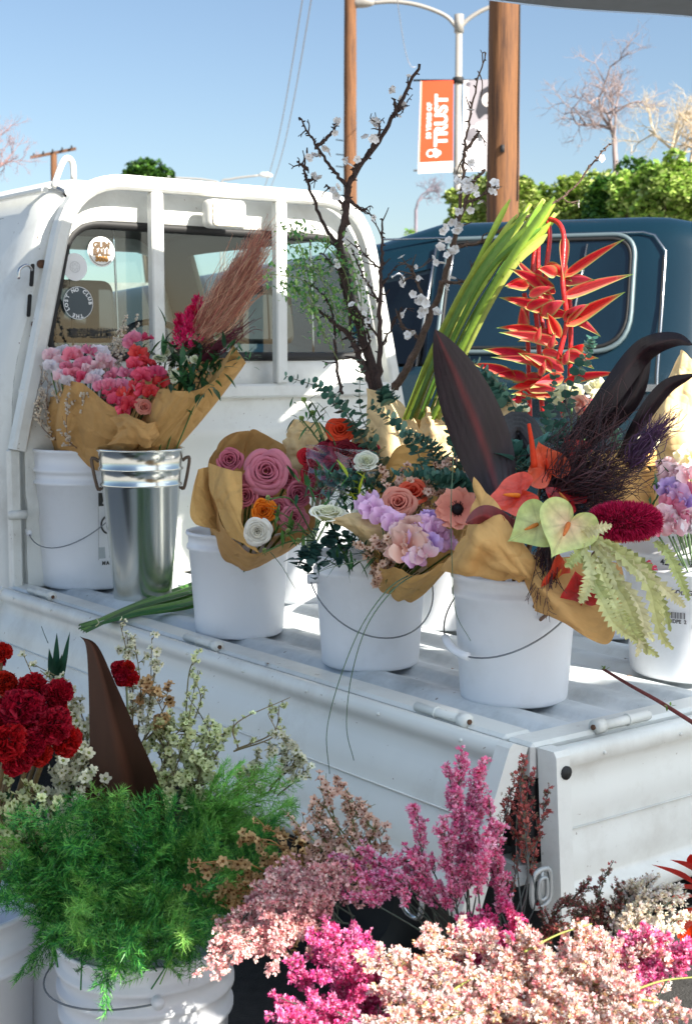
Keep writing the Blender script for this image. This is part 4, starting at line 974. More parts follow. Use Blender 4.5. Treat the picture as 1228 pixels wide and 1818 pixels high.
def sweetpea_G(c0, c1, seed):
    g = G(); r = np.random.default_rng(seed)
    for s in (-1, 1): ruffle_petal(g, (0, 0, 0), (s * .75, -.25, .75), (s * .4, 1, .2), 1.0, 1.15, c0, c1, seed + s, .16)
    ruffle_petal(g, (0, .05, 0), (0, .0, 1), (0, 1, .0), .95, 1.5, c0, c1, seed + 5, .14)
    for s in (-1, 1): ruffle_petal(g, (0, -.1, 0), (s * .35, -.65, .45), (s * .8, .6, .3), .75, .6, c0, np.asarray(c1) * .9, seed + 8 + s, .12)
    leaf_add(g, (0, 0, -.1), (0, -.8, .25), .5, .3, np.asarray(c0) * .6 + .35, 4); return g
def blossom_G(c=(.86, .83, .82), cc=(.55, .42, .12), seed=0, nst=10):
    g = G(); r = np.random.default_rng(seed)
    for k in range(5):
        a = k * 1.2566 + r.uniform(-.1, .1); ruffle_petal(g, (0, 0, 0), (math.cos(a), math.sin(a), .35), (0, 0, 1), 1.0, .9, np.array(c) * .85, c, seed + k, .07, 4, 5)
    for k in range(nst):
        a = r.uniform(0, 6.28); d = nrm(np.array((math.cos(a) * .5, math.sin(a) * .5, 1))) * .5; g.add([(0, -.02, 0), (0, .02, 0), d], [(0, 1, 2)], cc); g.add([d + (-.04, 0, 0), d + (.04, 0, 0), d + (0, 0, .07)], [(0, 1, 2)], (.6, .4, .06))
    return g
def wax_tpl(cp_, cc):
    g = G()
    for k in range(5):
        a = k * 1.2566; e = np.array((math.cos(a), math.sin(a), 0)); f = np.array((-e[1], e[0], 0))
        g.add([e * .15, e * .55 - f * .42 + (0, 0, .2), e * .98 - f * .2 + (0, 0, .42), e * .98 + f * .2 + (0, 0, .42), e * .55 + f * .42 + (0, 0, .2)], np.array([(0, 1, 2, 3, 4)]), cp_)
    for k in range(5):
        a = k * 1.2566; a2 = a + 1.2566
        g.add([(0, 0, -.55), (math.cos(a) * .30, math.sin(a) * .30, .12), (math.cos(a2) * .30, math.sin(a2) * .30, .12)], np.array([(0, 1, 2)]), np.array(cc) * .8)
        g.add([(0, 0, .05), (math.cos(a) * .30, math.sin(a) * .30, .14), (math.cos(a2) * .30, math.sin(a2) * .30, .14)], np.array([(0, 1, 2)]), cc)
    return g.arrays()
def floret_tpl(c1=(1, 1, 1)):
    g = G(); c1 = np.array(c1)
    def pet(d, up, ln, wd, c):
        d = nrm(d); x = nrm(np.cross(d, up)); nn = np.cross(x, d)
        g.add([(0, 0, 0), d * ln * .55 - x * wd + nn * .1, d * ln + nn * .02, d * ln * .55 + x * wd + nn * .1], np.array([(0, 1, 2, 3)]), c)
    pet(np.array((0, .5, 1.)), (0, 1, 0), 1.0, .27, c1); pet(np.array((.45, -.35, .9)), (.3, .8, 0), .85, .18, c1 * .8); pet(np.array((-.45, -.35, .9)), (-.3, .8, 0), .85, .18, c1 * .9)
    g.add([(-.10, -.10, -.28), (.12, -.06, -.28), (.0, .14, -.28), (0, 0, .30)], np.array([(0, 1, 3), (1, 2, 3), (2, 0, 3)]), np.array((.62, .34, .30)))
    return g.arrays()
FLO = floret_tpl()
def bud_tpl(c):
    g = G(); a = np.arange(5) * 1.2566
    A = np.stack([np.stack([r * np.cos(a), r * np.sin(a), a * 0 + z], -1) for r, z in ((.12, -.5), (.5, -.1), (.46, .3), (.08, .6))]); grid(g, A, c, wrap=True); return g.arrays()
NEED = G().add([(-.05, 0, 0), (.05, 0, 0), (0, .06, 1)], np.array([(0, 1, 2)]), (1, 1, 1)).arrays()
def spray(parent, base, tip, n_side, ln, tpl, fsize, cols, stemcol, seed, nfl=8, droop=.0, spread=.6, start=.35, stem_r=.0022, bname='stem', fname='florets', twig=.0008, fmat=None, bend=None, dense=1.0):
    """a stem with thin side twigs, each dressed with small florets; every floret is real geometry, joined per spray"""
    r = np.random.default_rng(seed); base, tip = np.asarray(base, float), np.asarray(tip, float)
    mid = (base + tip) / 2 + (np.array(bend) if bend is not None else r.normal(0, .02, 3)) + np.array((0, 0, droop)); pth = crom([base, mid, tip], 16)
    g = G(); tube(g, pth, np.linspace(stem_r, stem_r * .4, 16), stemcol, 5, False); D = np.gradient(pth, axis=0); Lt = np.linalg.norm(tip - base)
    PP, DD = [], []
    for i in range(n_side):
        f = start + (1 - start) * (i + r.uniform(0, 1)) / n_side; k = min(int(f * 15), 14); p = pth[k] * (1 - (f * 15 - k)) + pth[k + 1] * (f * 15 - k); d = nrm(nrm(D[k]) + r.normal(0, spread, 3))
        l = ln * r.uniform(.5, 1.1) * (1.15 - .5 * f); d2 = nrm(d + nrm(D[k]) * .6 + np.array((0, 0, -droop * 3)))
        q = crom([p, p + d * l * .5, p + d * l * .5 + d2 * l * .5], 6); tube(g, q, np.linspace(twig * 1.3, twig * .6, 6), stemcol, 3, False)
        m = max(2, int(nfl * r.uniform(.7, 1.3))); t = r.uniform(.12, 1.0, m) * 4.999; j = t.astype(int); u = (t - j)[:, None]
        pp = q[j] * (1 - u) + q[j + 1] * u; out = nrm(r.standard_normal((m, 3)) * .7 + nrm(d2) * .95); PP.append(pp + out * fsize * .6); DD.append(out)
    PP, DD = np.vstack(PP), np.vstack(DD); N = len(PP)
    R = frames(DD, r.uniform(0, 6.28, N)) * (fsize * r.uniform(.7, 1.25, N))[:, None, None]
    cc = np.array(cols)[r.integers(0, len(cols), N)] * r.uniform(.82, 1.12, (N, 1))
    g.build(bname, M_stem, parent); f = G(); f.inst(tpl, R, PP, cc); o = f.build(fname, fmat or M_petal, parent, False); return o
def one(name, tpl_mesh, parent, pos, d, s, roll=0.): return put(name, tpl_mesh, parent, pos, frames(d, [roll])[0], s)
def fmesh(g, name, m=None):
    me = g.mesh(name); me.materials.append(m or M_petal); return me
def stem(parent, a, b, r=.0025, col=L(84, 116, 60), sag=.0, name='flower_stem', bend=None):
    g = G(); a, b = np.asarray(a), np.asarray(b); tube(g, crom([a, (a + b) / 2 + (np.array((0, 0, sag)) if bend is None else np.array(bend)), b], 10), np.linspace(r * 1.2, r, 10), col, 6, False); return g.build(name, M_stem, parent)
def to_cam(p, up=.3, side=0.0, jit=.25):
    d = nrm(np.array((0, 0, H)) - np.asarray(p)); return nrm(d * (1 - up) + np.array((side, 0, up)) + rng.normal(0, jit, 3))
# mesh library
ROSE_M = fmesh(rose_G(19, 1, L(186, 76, 100), L(226, 142, 158), 1), 'mauve_rose')
ROSE_M2 = fmesh(rose_G(14, .85, L(170, 66, 88), L(214, 122, 138), 4, .2, .2), 'mauve_rose_bud')
ROSE_P = fmesh(rose_G(15, 1, L(214, 104, 92), L(236, 164, 142), 5), 'peach_rose')
ROSE_R = fmesh(rose_G(15, 1, L(206, 24, 18), L(240, 62, 46), 6), 'red_rose')
RAN_W = fmesh(rose_G(34, 1, L(214, 216, 160), L(250, 244, 232), 2, .12, .5, .8), 'white_ranunculus')
RAN_O = fmesh(rose_G(30, 1, L(220, 76, 10), L(246, 138, 34), 3, .15, .4, .6), 'orange_ranunculus')
LIS_W = fmesh(rose_G(10, .9, L(190, 200, 130), L(240, 238, 214), 7, .35, .1), 'cream_lisianthus')
CARN_R = fmesh(rose_G(30, 1, L(92, 10, 26), L(150, 30, 52), 8, .3, .3, .6), 'dark_carnation')
PEAS = {}
def pea(col, k):
    key = (col, k)
    if key not in PEAS:
        c0, c1 = {'pink': (L(222, 92, 128), L(246, 160, 182)), 'pale': (L(238, 178, 190), L(250, 222, 226)), 'white': (L(226, 214, 220), L(246, 240, 244)), 'hot': (L(216, 40, 84), L(244, 108, 140)),
                  'coral': (L(226, 40, 50), L(240, 92, 92)), 'lilac': (L(206, 146, 196), L(238, 200, 230)), 'cream': (L(220, 214, 160), L(244, 240, 210)), 'peach': (L(232, 160, 140), L(244, 206, 190)), 'violet': (L(170, 124, 204), L(212, 184, 232))}[col]
        PEAS[key] = fmesh(sweetpea_G(c0, c1, 10 + k * 7), 'pea_bloom_' + col)
    return PEAS[key]
BLO = [fmesh(blossom_G(seed=k), 'plum_blossom') for k in range(3)]

# ================================================================== BOUQUETS ON THE TRUCK
def bq(name, label, key, cat='bouquet'):
    c, r, h = CEN[key]; p = c + np.array((0, 0, h * .5)); return thing(name, label, cat, p), c + np.array((0, 0, h * .45))
def peas(t, foot, items, size=.020):
    for (x, y, Y, col, s) in items:
        p = P(x, y, Y); d = to_cam(p, .25, 0, .45); 
        yv = -d; zv = nrm(np.array((rng.normal(0, .35), 0, 1.)) - yv * (yv[2])); xv = nrm(np.cross(yv, zv)); zv = np.cross(xv, yv)
        put('sweet_pea_bloom', pea(col, rng.integers(0, 3)), t, p, np.stack([xv, yv, zv], 1), size * s * 1.12)
        q = p * .45 + foot * .55; stem(t, p - np.array((0, -.01, .01)), q, .0016)
def buds(parent, foot, tips, seed, cols=None, size=.0042, n_side=12, ln=.07, nfl=9):
    for i, (x, y, Y) in enumerate(tips):
        p = P(x, y, Y); b = foot * .4 + p * .6; spray(parent, b, p, n_side, ln, BUD_W, size, cols or [(1, 1, 1)], L(120, 92, 76), seed + i, nfl, 0, .4, .1, .0014, 'twig', 'white_buds')
BUD_W = bud_tpl(L(232, 220, 202))
# A1: left white pail
A1, f1 = bq('wrapped_bouquet', 'kraft wrapped bunch of pink, white and coral sweet peas in the left pail', 'B1')
c, r, h = CEN['B1']; top = c + np.array((0, 0, h - .03))
rim = [(82, 668, 3.95), (92, 705, 3.78), (112, 676, 3.66), (150, 680, 3.57), (205, 724, 3.50), (245, 748, 3.49), (268, 772, 3.50), (300, 745, 3.58), (296, 690, 3.78), (262, 655, 3.98), (190, 640, 4.05), (120, 645, 4.05)]
paper(A1, wrap_paper(top, .085, rim, seed=3, amp=.008, bulge=.12), True)
paper(A1, sheet([[(80, 650, 4.0), (130, 650, 4.02), (170, 660, 4.02)], [(78, 720, 3.98), (120, 720, 3.95), (160, 720, 3.95)], [(84, 792, 3.92), (125, 790, 3.86), (165, 792, 3.9)]], amp=.005, seed=5), tint=KR2)
paper(A1, sheet([[(196, 742, 3.50), (225, 735, 3.46), (262, 752, 3.45), (285, 742, 3.50)], [(210, 765, 3.48), (235, 756, 3.42), (262, 775, 3.42), (280, 768, 3.48)], [(190, 790, 3.52), (225, 786, 3.45), (258, 792, 3.46), (272, 790, 3.5)]], amp=.006, seed=8, fr=7))
pk = [(92, 636, 3.74, 'pale', 1.1), (112, 626, 3.78, 'white', .9), (128, 636, 3.70, 'pink', 1.2), (150, 650, 3.66, 'pink', 1.1), (136, 628, 3.8, 'pale', .9), (160, 628, 3.70, 'pink', 1.1), (176, 632, 3.72, 'white', 1.25), (194, 652, 3.68, 'pale', 1.1), (170, 655, 3.66, 'pale', 1.), (200, 672, 3.6, 'pink', 1.1), (120, 655, 3.68, 'pink', .9), (106, 648, 3.72, 'pale', 1.0), (184, 640, 3.66, 'pale', .9),
      (238, 608, 3.64, 'pink', 1.15), (256, 604, 3.64, 'hot', 1.0), (246, 632, 3.62, 'coral', 1.2), (262, 645, 3.60, 'coral', 1.1), (240, 652, 3.60, 'hot', 1.1), (226, 668, 3.58, 'pink', 1.1), (254, 672, 3.55, 'hot', 1.2), (276, 668, 3.55, 'hot', 1.2), (284, 682, 3.55, 'coral', 1.1), (216, 690, 3.54, 'pink', 1.1), (196, 700, 3.54, 'hot', 1.05), (222, 704, 3.52, 'coral', 1.2), (240, 690, 3.52, 'coral', 1.15), (206, 716, 3.52, 'hot', 1.1), (230, 722, 3.5, 'coral', 1.1), (252, 700, 3.52, 'hot', 1.1), (268, 700, 3.52, 'coral', 1.0), (218, 736, 3.5, 'hot', 1.0), (204, 684, 3.58, 'pale', .9)]
peas(A1, f1, pk, .0235)
one('rose', ROSE_P, A1, P(256, 724, 3.5), to_cam(P(256, 724, 3.5), .3, .1, .05), .026); stem(A1, P(256, 728, 3.5), f1, .002)
buds(A1, f1, [(72, 692, 3.74), (86, 676, 3.72), (104, 684, 3.68), (134, 690, 3.62), (160, 706, 3.56), (70, 656, 3.78), (60, 676, 3.78), (120, 700, 3.58), (146, 704, 3.56), (96, 700, 3.64)], 40, None, .0056, 11, .045, 9)
buds(A1, f1, [(220, 572, 3.74), (232, 588, 3.72), (214, 604, 3.72), (242, 570, 3.78), (222, 620, 3.68), (212, 640, 3.66), (210, 656, 3.64)], 60, None, .0058, 13, .035, 9)
peas(A1, f1, [(108, 672, 3.62, 'pale', 1.1), (128, 668, 3.62, 'pink', 1.1), (146, 674, 3.6, 'hot', .9), (164, 680, 3.58, 'pale', 1.1), (182, 690, 3.55, 'pink', 1.0), (152, 662, 3.63, 'pale', 1.), (120, 680, 3.6, 'white', .9), (196, 688, 3.55, 'pink', 1.), (90, 655, 3.7, 'white', 1.), (172, 668, 3.6, 'white', .9)], .0235)
# A2: metal pail
A2, f2 = bq('wrapped_bouquet', 'kraft wrapped bunch with cream lisianthus, pink plume and feathery grass in the metal pail', 'Mt')
c, r, h = CEN['Mt']; top = c + np.array((0, 0, h - .02))
rim = [(276, 704, 3.62), (286, 690, 3.48), (320, 694, 3.42), (358, 690, 3.42), (392, 660, 3.46), (416, 616, 3.52), (427, 640, 3.64), (412, 636, 3.80), (350, 640, 3.86), (300, 660, 3.80), (282, 680, 3.74)]
paper(A2, wrap_paper(top, .055, rim, seed=9, amp=.008, bulge=.06), True)
for i, (x, y, Y) in enumerate([(284, 640, 3.6), (300, 662, 3.56), (312, 668, 3.5), (344, 640, 3.54), (386, 598, 3.6), (342, 598, 3.6), (296, 628, 3.62), (372, 655, 3.56), (330, 640, 3.55)]):
    p = P(x, y, Y); one('lisianthus', LIS_W, A2, p, to_cam(p, .4, 0, .3), (.022, .019, .020, .017, .014, .019, .018, .012, .014)[i], i); stem(A2, p, f2, .002)
def leafmass(parent, pts, n, ln, wd, cols, seed, jit=.03, name='leaves', up=.3, nn=5, m=None):
    r = np.random.default_rng(seed); g = G(); pts = [P(*q) for q in pts]
    for i in range(n):
        p = pts[i % len(pts)] + r.normal(0, jit, 3); d = r.normal(0, 1, 3) + np.array((0, -.2, up)); c = np.array(cols[r.integers(0, len(cols))]) * r.uniform(.7, 1.2); leaf_add(g, p, d, ln * r.uniform(.6, 1.2), wd * r.uniform(.7, 1.2), c, nn)
    return g.build(name, m or M_leaf, parent)
DG = [L(44, 92, 58), L(58, 110, 62), L(34, 74, 50), L(72, 124, 76)]
leafmass(A2, [(300, 650, 3.6), (330, 620, 3.6), (360, 625, 3.6), (390, 640, 3.58), (330, 660, 3.54), (352, 672, 3.52), (306, 610, 3.62), (376, 660, 3.54), (318, 682, 3.48), (350, 684, 3.46)], 190, .050, .013, DG, 3, .018)
leafmass(A2, [(428, 630, 3.55), (440, 640, 3.53), (418, 626, 3.55)], 30, .022, .006, DG, 4, .012)
def plume(parent, base, tip, rad, n, col, seed, name='plume', m=None):
    r = np.random.default_rng(seed); g = G(); base, tip = np.asarray(base), np.asarray(tip); ax = tip - base; t = r.uniform(0, 1, n) ** .8
    rr = rad * (1 - t * .85) * np.sqrt(r.uniform(.05, 1, n)); a = r.uniform(0, 6.28, n); Fm = frames(ax)[0]
    lump = 1 + .5 * np.sin(t * 22 + a * 2); pp = base + t[:, None] * ax + (rr * lump * np.cos(a))[:, None] * Fm[:, 0] + (rr * lump * np.sin(a))[:, None] * Fm[:, 1]
    d = nrm(nrm(ax) * 1.0 + (np.cos(a)[:, None] * Fm[:, 0] + np.sin(a)[:, None] * Fm[:, 1]) * 1.0 + r.normal(0, .3, (n, 3)))
    cc = np.array(col)[r.integers(0, len(col), n)] * r.uniform(.75, 1.15, (n, 1)); g.inst(NEEDW, frames(d, r.uniform(0, 6, n)) * (.013 * r.uniform(.6, 1.2, n))[:, None, None], pp, cc)
    return g.build(name, m or M_petal, parent, False)
NEEDW = G().add([(-.16, 0, 0), (.16, 0, 0), (.0, .10, 1)], np.array([(0, 1, 2)]), (1, 1, 1)).arrays()
HOT = [L(232, 30, 96), L(244, 60, 120), L(214, 22, 84)]
for i, (b_, t_, rd) in enumerate([((322, 622, 3.62), (318, 560, 3.64), .022), ((338, 612, 3.60), (352, 528, 3.64), .028), ((330, 620, 3.58), (334, 552, 3.6), .024), ((350, 600, 3.62), (340, 545, 3.62), .026)]): plume(A2, P(*b_), P(*t_), rd, 520, HOT, 70 + i, 'celosia_plume')
# grass plume: hair fine strands
def hair(parent, base, tips, n, col, seed, name, r0=.0010, sag=0, spread=.01, curl=.02, m=None, seg=9):
    r = np.random.default_rng(seed); g = G(); tp = crom([P(*q) for q in tips], 60)
    for i in range(n):
        tt = tp[r.integers(0, 60)] + r.normal(0, spread, 3); b = base + r.normal(0, spread * .5, 3); f = r.uniform(.45, 1.05); e = b + (tt - b) * f
        q = crom([b, (b + e) / 2 + r.normal(0, curl, 3), e, e + nrm(e - b) * .02 + r.normal(0, curl * .6, 3)], seg); c = np.array(col[r.integers(0, len(col))]) * r.uniform(.7, 1.2)
        tube(g, q, np.linspace(r0, r0 * .4, seg), c, 3, False)
    return g.build(name, m or M_stem, parent)
GR = [L(222, 164, 132), L(206, 134, 110), L(234, 190, 156), L(190, 112, 98)]
hair(A2, P(352, 610, 3.62), [(392, 540, 3.6), (430, 470, 3.6), (466, 418, 3.62), (462, 470, 3.6), (450, 510, 3.6)], 1700, GR, 5, 'feathery_grass', .0008, 0, .017, .014, seg=6)
hair(A2, P(356, 640, 3.6), [(440, 560, 3.6), (420, 590, 3.6), (450, 572, 3.6)], 60, [L(92, 28, 48), L(110, 40, 60)], 6, 'dark_grass', .0012, 0, .01, .01)
# A3: rose pail
A3, f3 = bq('wrapped_bouquet', 'bunch of mauve pink roses in brown paper opening toward the street', 'B3')
bs3 = CEN['B3'][0] + np.array((0, .03, .19))
rim = [(372, 826, 3.02), (392, 794, 3.06), (432, 766, 3.12), (446, 758, 3.13), (480, 782, 3.12), (528, 806, 3.08), (546, 850, 3.04), (556, 900, 3.0), (540, 940, 2.95), (500, 968, 2.88), (458, 984, 2.84), (418, 962, 2.86), (398, 925, 2.9), (380, 880, 2.96)]
paper(A3, wrap_paper(bs3, .055, rim, seed=12, amp=.006, bulge=.10), True)
paper(A3, sheet([[(372, 822, 2.98), (400, 832, 2.90), (430, 838, 2.86)], [(372, 866, 2.95), (402, 880, 2.85), (431, 892, 2.84)], [(388, 905, 2.90), (414, 920, 2.83), (430, 928, 2.82)], [(405, 950, 2.88), (436, 968, 2.82), (462, 984, 2.81)]], amp=.003, seed=14))
paper(A3, sheet([[(374, 828, 3.04), (356, 832, 3.02), (352, 836, 3.0)], [(378, 870, 3.04), (352, 880, 2.98), (338, 896, 2.96)], [(396, 925, 3.02), (368, 930, 2.95), (344, 926, 2.94)], [(420, 950, 3.0), (395, 945, 2.93), (376, 938, 2.92)]], amp=.003, seed=15))
for i, (x, y, Y, me, s, sd) in enumerate([(409, 818, 2.98, ROSE_M2, .036, -.1), (472, 838, 2.94, ROSE_M, .052, .05), (436, 882, 2.93, ROSE_M2, .036, -.2), (526, 880, 2.95, ROSE_M2, .038, .3), (490, 905, 2.93, ROSE_M2, .036, .2), (520, 920, 2.93, ROSE_M, .034, .3), (448, 852, 2.98, ROSE_M2, .03, 0), (508, 850, 2.98, ROSE_M2, .032, .2), (468, 888, 2.95, ROSE_M2, .03, .2)]):
    p = P(x, y, Y); one('rose', me, A3, p, nrm(to_cam(p, .12, sd, .04)), s, i * 1.3); stem(A3, p + np.array((0, .02, -.01)), f3, .0025)
p = P(468, 908, 2.88); one('ranunculus', RAN_O, A3, p, to_cam(p, .1, 0, .1), .030); stem(A3, p, f3, .002)
p = P(457, 943, 2.78); one('ranunculus', fmesh(rose_G(30, .95, L(214, 206, 176), L(246, 242, 232), 33, .3, .1), 'double_white'), A3, p, to_cam(p, .0, 0, .1), .031); stem(A3, p + np.array((0, .02, 0)), f3, .002)
for x, y in ((476, 886), (470, 980), (512, 945), (530, 962)):
    p = P(x, y, 2.80); one('ranunculus_bud', fmesh(rose_G(8, .6, L(120, 150, 70), L(206, 214, 150), 34, 0, .0), 'green_bud'), A3, p, (rng.uniform(-.3, .1), -.4, .6), .012)
    stem(A3, p, P(560, 960, 2.88), .0016, sag=.01 + (.03 if y < 900 else 0))
leafmass(A3, [(500, 925, 2.82), (520, 945, 2.82), (492, 915, 2.83), (540, 950, 2.85)], 30, .045, .008, [L(84, 126, 60), L(100, 140, 72)], 9, .008)
# A4: middle pail – white ranunculus, sweet peas, wax flower, anemone
A4, f4 = bq('mixed_bouquet', 'loose bunch of white ranunculus, lilac sweet peas and a dark eyed anemone', 'B4')
for (x, y, Y, me, s, u) in [(582, 918, 2.70, RAN_W, .042, .8), (650, 822, 2.86, RAN_W, .030, .5), (645, 914, 2.72, RAN_W, .026, .6)]:
    p = P(x, y, Y); one('ranunculus', me, A4, p, to_cam(p, u, 0, .05), s); stem(A4, p, f4, .0028)
paper(A4, sheet([[(582, 925, 2.68), (610, 915, 2.66), (650, 908, 2.66)], [(620, 940, 2.66), (640, 935, 2.62), (672, 930, 2.62)], [(650, 968, 2.66), (668, 962, 2.62), (700, 965, 2.62)]], amp=.003, seed=21), tint=KR2)
rim = [(668, 990, 2.60), (700, 1008, 2.54), (740, 1014, 2.50), (790, 998, 2.50), (826, 955, 2.52), (842, 905, 2.60), (830, 860, 2.76), (770, 800, 2.92), (700, 800, 2.92), (660, 880, 2.82), (655, 945, 2.68)]
paper(A4, wrap_paper(CEN['B4'][0] + np.array((.06, .03, .16)), .05, rim, seed=22, amp=.006, bulge=.08), True)
pk = [(664, 908, 2.62, 'lilac', 1.15), (652, 895, 2.66, 'lilac', 1.1), (680, 925, 2.6, 'lilac', 1.1), (700, 935, 2.58, 'lilac', 1.1), (712, 950, 2.56, 'pale', 1.), (765, 925, 2.58, 'violet', 1.), (748, 940, 2.56, 'lilac', 1.1), (770, 945, 2.55, 'lilac', 1.2), (745, 965, 2.53, 'lilac', 1.2), (755, 990, 2.5, 'pale', 1.2), (722, 970, 2.53, 'peach', 1.6), (728, 990, 2.52, 'peach', 1.5), (738, 1002, 2.5, 'lilac', 1.), (762, 970, 2.53, 'violet', 1.), (785, 958, 2.56, 'lilac', .9), (708, 985, 2.54, 'peach', 1.), (798, 975, 2.55, 'lilac', .8), (734, 945, 2.56, 'peach', 1.2)]
peas(A4, f4, pk, .0245)
# anemone
an = G()
for k in range(9):
    a = k * .698; ruffle_petal(an, (0, 0, 0), (math.cos(a), math.sin(a), .25), (0, 0, 1), 1.0, .85, L(196, 92, 84), L(226, 150, 134), 300 + k, .07, 6, 7)
lathe(an, [(.26, .02), (.26, .10), (.16, .20), (.001, .24)], (0, 0, 0), 16, col=L(22, 14, 20))
for k in range(40):
    a = rng.uniform(0, 6.28); q = np.array((math.cos(a), math.sin(a), .3)) * rng.uniform(.28, .40); an.add([q * .5, q, q + np.array((.03, 0, .03))], [(0, 1, 2)], L(20, 12, 18))
p = P(812, 905, 2.56); one('anemone', fmesh(an, 'anemone'), A4, p, to_cam(p, .2, -.1, .02), .042); stem(A4, p, f4, .0022)
one('poppy', ROSE_P, A4, P(708, 895, 2.64), to_cam(P(708, 895, 2.64), .3, 0, .05), .036)
one('poppy', fmesh(rose_G(12, 1, L(206, 50, 26), L(236, 112, 78), 41, .3, .4), 'orange_poppy'), A4, P(732, 878, 2.68), to_cam(P(732, 878, 2.68), .4, 0, .05), .034)
WX_P = wax_tpl(L(236, 200, 180), L(160, 96, 70)); WX_W = wax_tpl(L(238, 238, 214), L(150, 160, 84)); WX_G = wax_tpl(L(220, 228, 176), L(130, 150, 70)); WX_B = wax_tpl(L(206, 170, 122), L(120, 80, 36))
def wax(t, foot, tips, tpl, seed, size=.0065, n_side=9, ln=.05, nfl=5, col=L(112, 100, 66), k=.5):
    for i, (x, y, Y) in enumerate(tips):
        p = P(x, y, Y); spray(t, foot * (1 - k) + p * k, p, n_side, ln, tpl, size, [(1, 1, 1), (.9, .86, .82)], col, seed + i, nfl, 0, .55, .15, .0016, 'wax_stem', 'wax_flowers')
wax(A4, f4, [(690, 830, 2.74), (712, 842, 2.70), (738, 850, 2.70), (760, 870, 2.66), (780, 880, 2.66), (690, 865, 2.68), (700, 955, 2.56), (672, 962, 2.58), (690, 975, 2.56), (808, 810, 2.74), (790, 822, 2.72), (826, 830, 2.72), (780, 905, 2.6)], WX_P, 80, .0075, 9, .045, 5)
# A4b: eucalyptus sprigs
def euc(t, foot, pts, seed, size=.012, cols=None, n=26, k=1.0, name='eucalyptus_sprig'):
    r = np.random.default_rng(seed); q = crom([P(*x) for x in pts], 40); g = G(); tube(g, q, np.linspace(.0018, .0007, 40), L(112, 110, 84), 5, False); D = np.gradient(q, axis=0)
    cols = cols or [L(92, 136, 124), L(74, 120, 106), L(110, 150, 130), L(62, 104, 92)]
    for i in range(n):
        j = min(39, int(39 * (i + 1) / n)); p = q[j]; d = nrm(D[j]); fr = frames(d, [i * 1.57 + r.uniform(-.3, .3)])[0]; s = size * (1.1 - .6 * j / 39) * r.uniform(.8, 1.2)
        for sg in (-1, 1):
            e = nrm(fr[:, 0] * sg + d * .35 + r.normal(0, .15, 3)); x = nrm(np.cross(e, d + r.normal(0, .2, 3))); a = np.arange(7) * 2 * math.pi / 7; nn_ = np.cross(x, e)
            V = p + e * s + s * (np.cos(a)[:, None] * e + np.sin(a)[:, None] * x + .12 * np.cos(a * 2)[:, None] * nn_); g.add(V, [tuple(range(7))], np.array(cols[r.integers(0, len(cols))]) * r.uniform(.75, 1.2))
    return g.build(name, M_leaf, t)
E4, f4b = bq('eucalyptus_bunch', 'blue green eucalyptus sprigs rising between the paper sheets', 'B4', 'foliage')
for i, pt in enumerate([[(700, 900, 2.9), (670, 800, 2.95), (640, 730, 2.98), (640, 640, 3.0)], [(700, 880, 2.9), (640, 770, 2.95), (590, 700, 2.98), (508, 668, 3.0)], [(690, 880, 2.9), (650, 790, 2.92), (600, 720, 2.95), (560, 680, 3.0)], [(760, 900, 2.85), (740, 800, 2.86), (700, 750, 2.9), (660, 720, 2.92)],
                        [(760, 880, 2.8), (770, 820, 2.8), (750, 780, 2.8), (715, 768, 2.8)], [(780, 880, 2.78), (790, 830, 2.78), (770, 790, 2.78), (735, 775, 2.78)], [(840, 880, 2.7), (790, 850, 2.7), (740, 840, 2.72), (700, 840, 2.74)], [(830, 870, 2.68), (800, 850, 2.66), (760, 846, 2.68)], [(830, 840, 2.72), (815, 790, 2.74), (800, 740, 2.78), (788, 690, 2.8)], [(690, 720, 2.9), (685, 700, 2.9), (680, 690, 2.9)],
                        [(640, 860, 2.78), (600, 850, 2.76), (565, 838, 2.76)], [(650, 850, 2.8), (620, 840, 2.8), (590, 842, 2.78)], [(640, 880, 2.8), (590, 860, 2.8), (565, 860, 2.8)], [(700, 870, 2.76), (655, 855, 2.76), (620, 862, 2.76)]]):
    euc(E4, f4b, pt, 100 + i, .0125 if i < 10 else .0075, n=26 if i < 9 else 34)
leafmass(E4, [(545, 985, 2.66), (560, 975, 2.66), (575, 960, 2.67), (560, 1000, 2.65), (595, 955, 2.68), (540, 1005, 2.66), (620, 950, 2.69), (600, 975, 2.68)], 120, .024, .022, [L(52, 88, 82), L(40, 74, 70), L(66, 102, 92)], 12, .010, 'round_leaves', .2, 4)
leafmass(E4, [(620, 980, 2.66), (650, 985, 2.64), (680, 985, 2.62), (700, 975, 2.62), (600, 990, 2.67)], 80, .05, .006, [L(44, 84, 50), L(60, 104, 56)], 13, .010, 'grass_leaves')
leafmass(E4, [(590, 880, 2.8), (610, 870, 2.8), (640, 880, 2.78), (655, 900, 2.76), (620, 895, 2.78), (560, 865, 2.82)], 150, .045, .007, [L(60, 112, 60), L(84, 132, 70), L(40, 84, 50)], 14, .02, 'grass_leaves')
leafmass(E4, [(628, 850, 2.75), (632, 880, 2.74), (640, 900, 2.73)], 14, .04, .012, [L(190, 200, 40), L(160, 180, 50)], 15, .008, 'yellow_leaves')
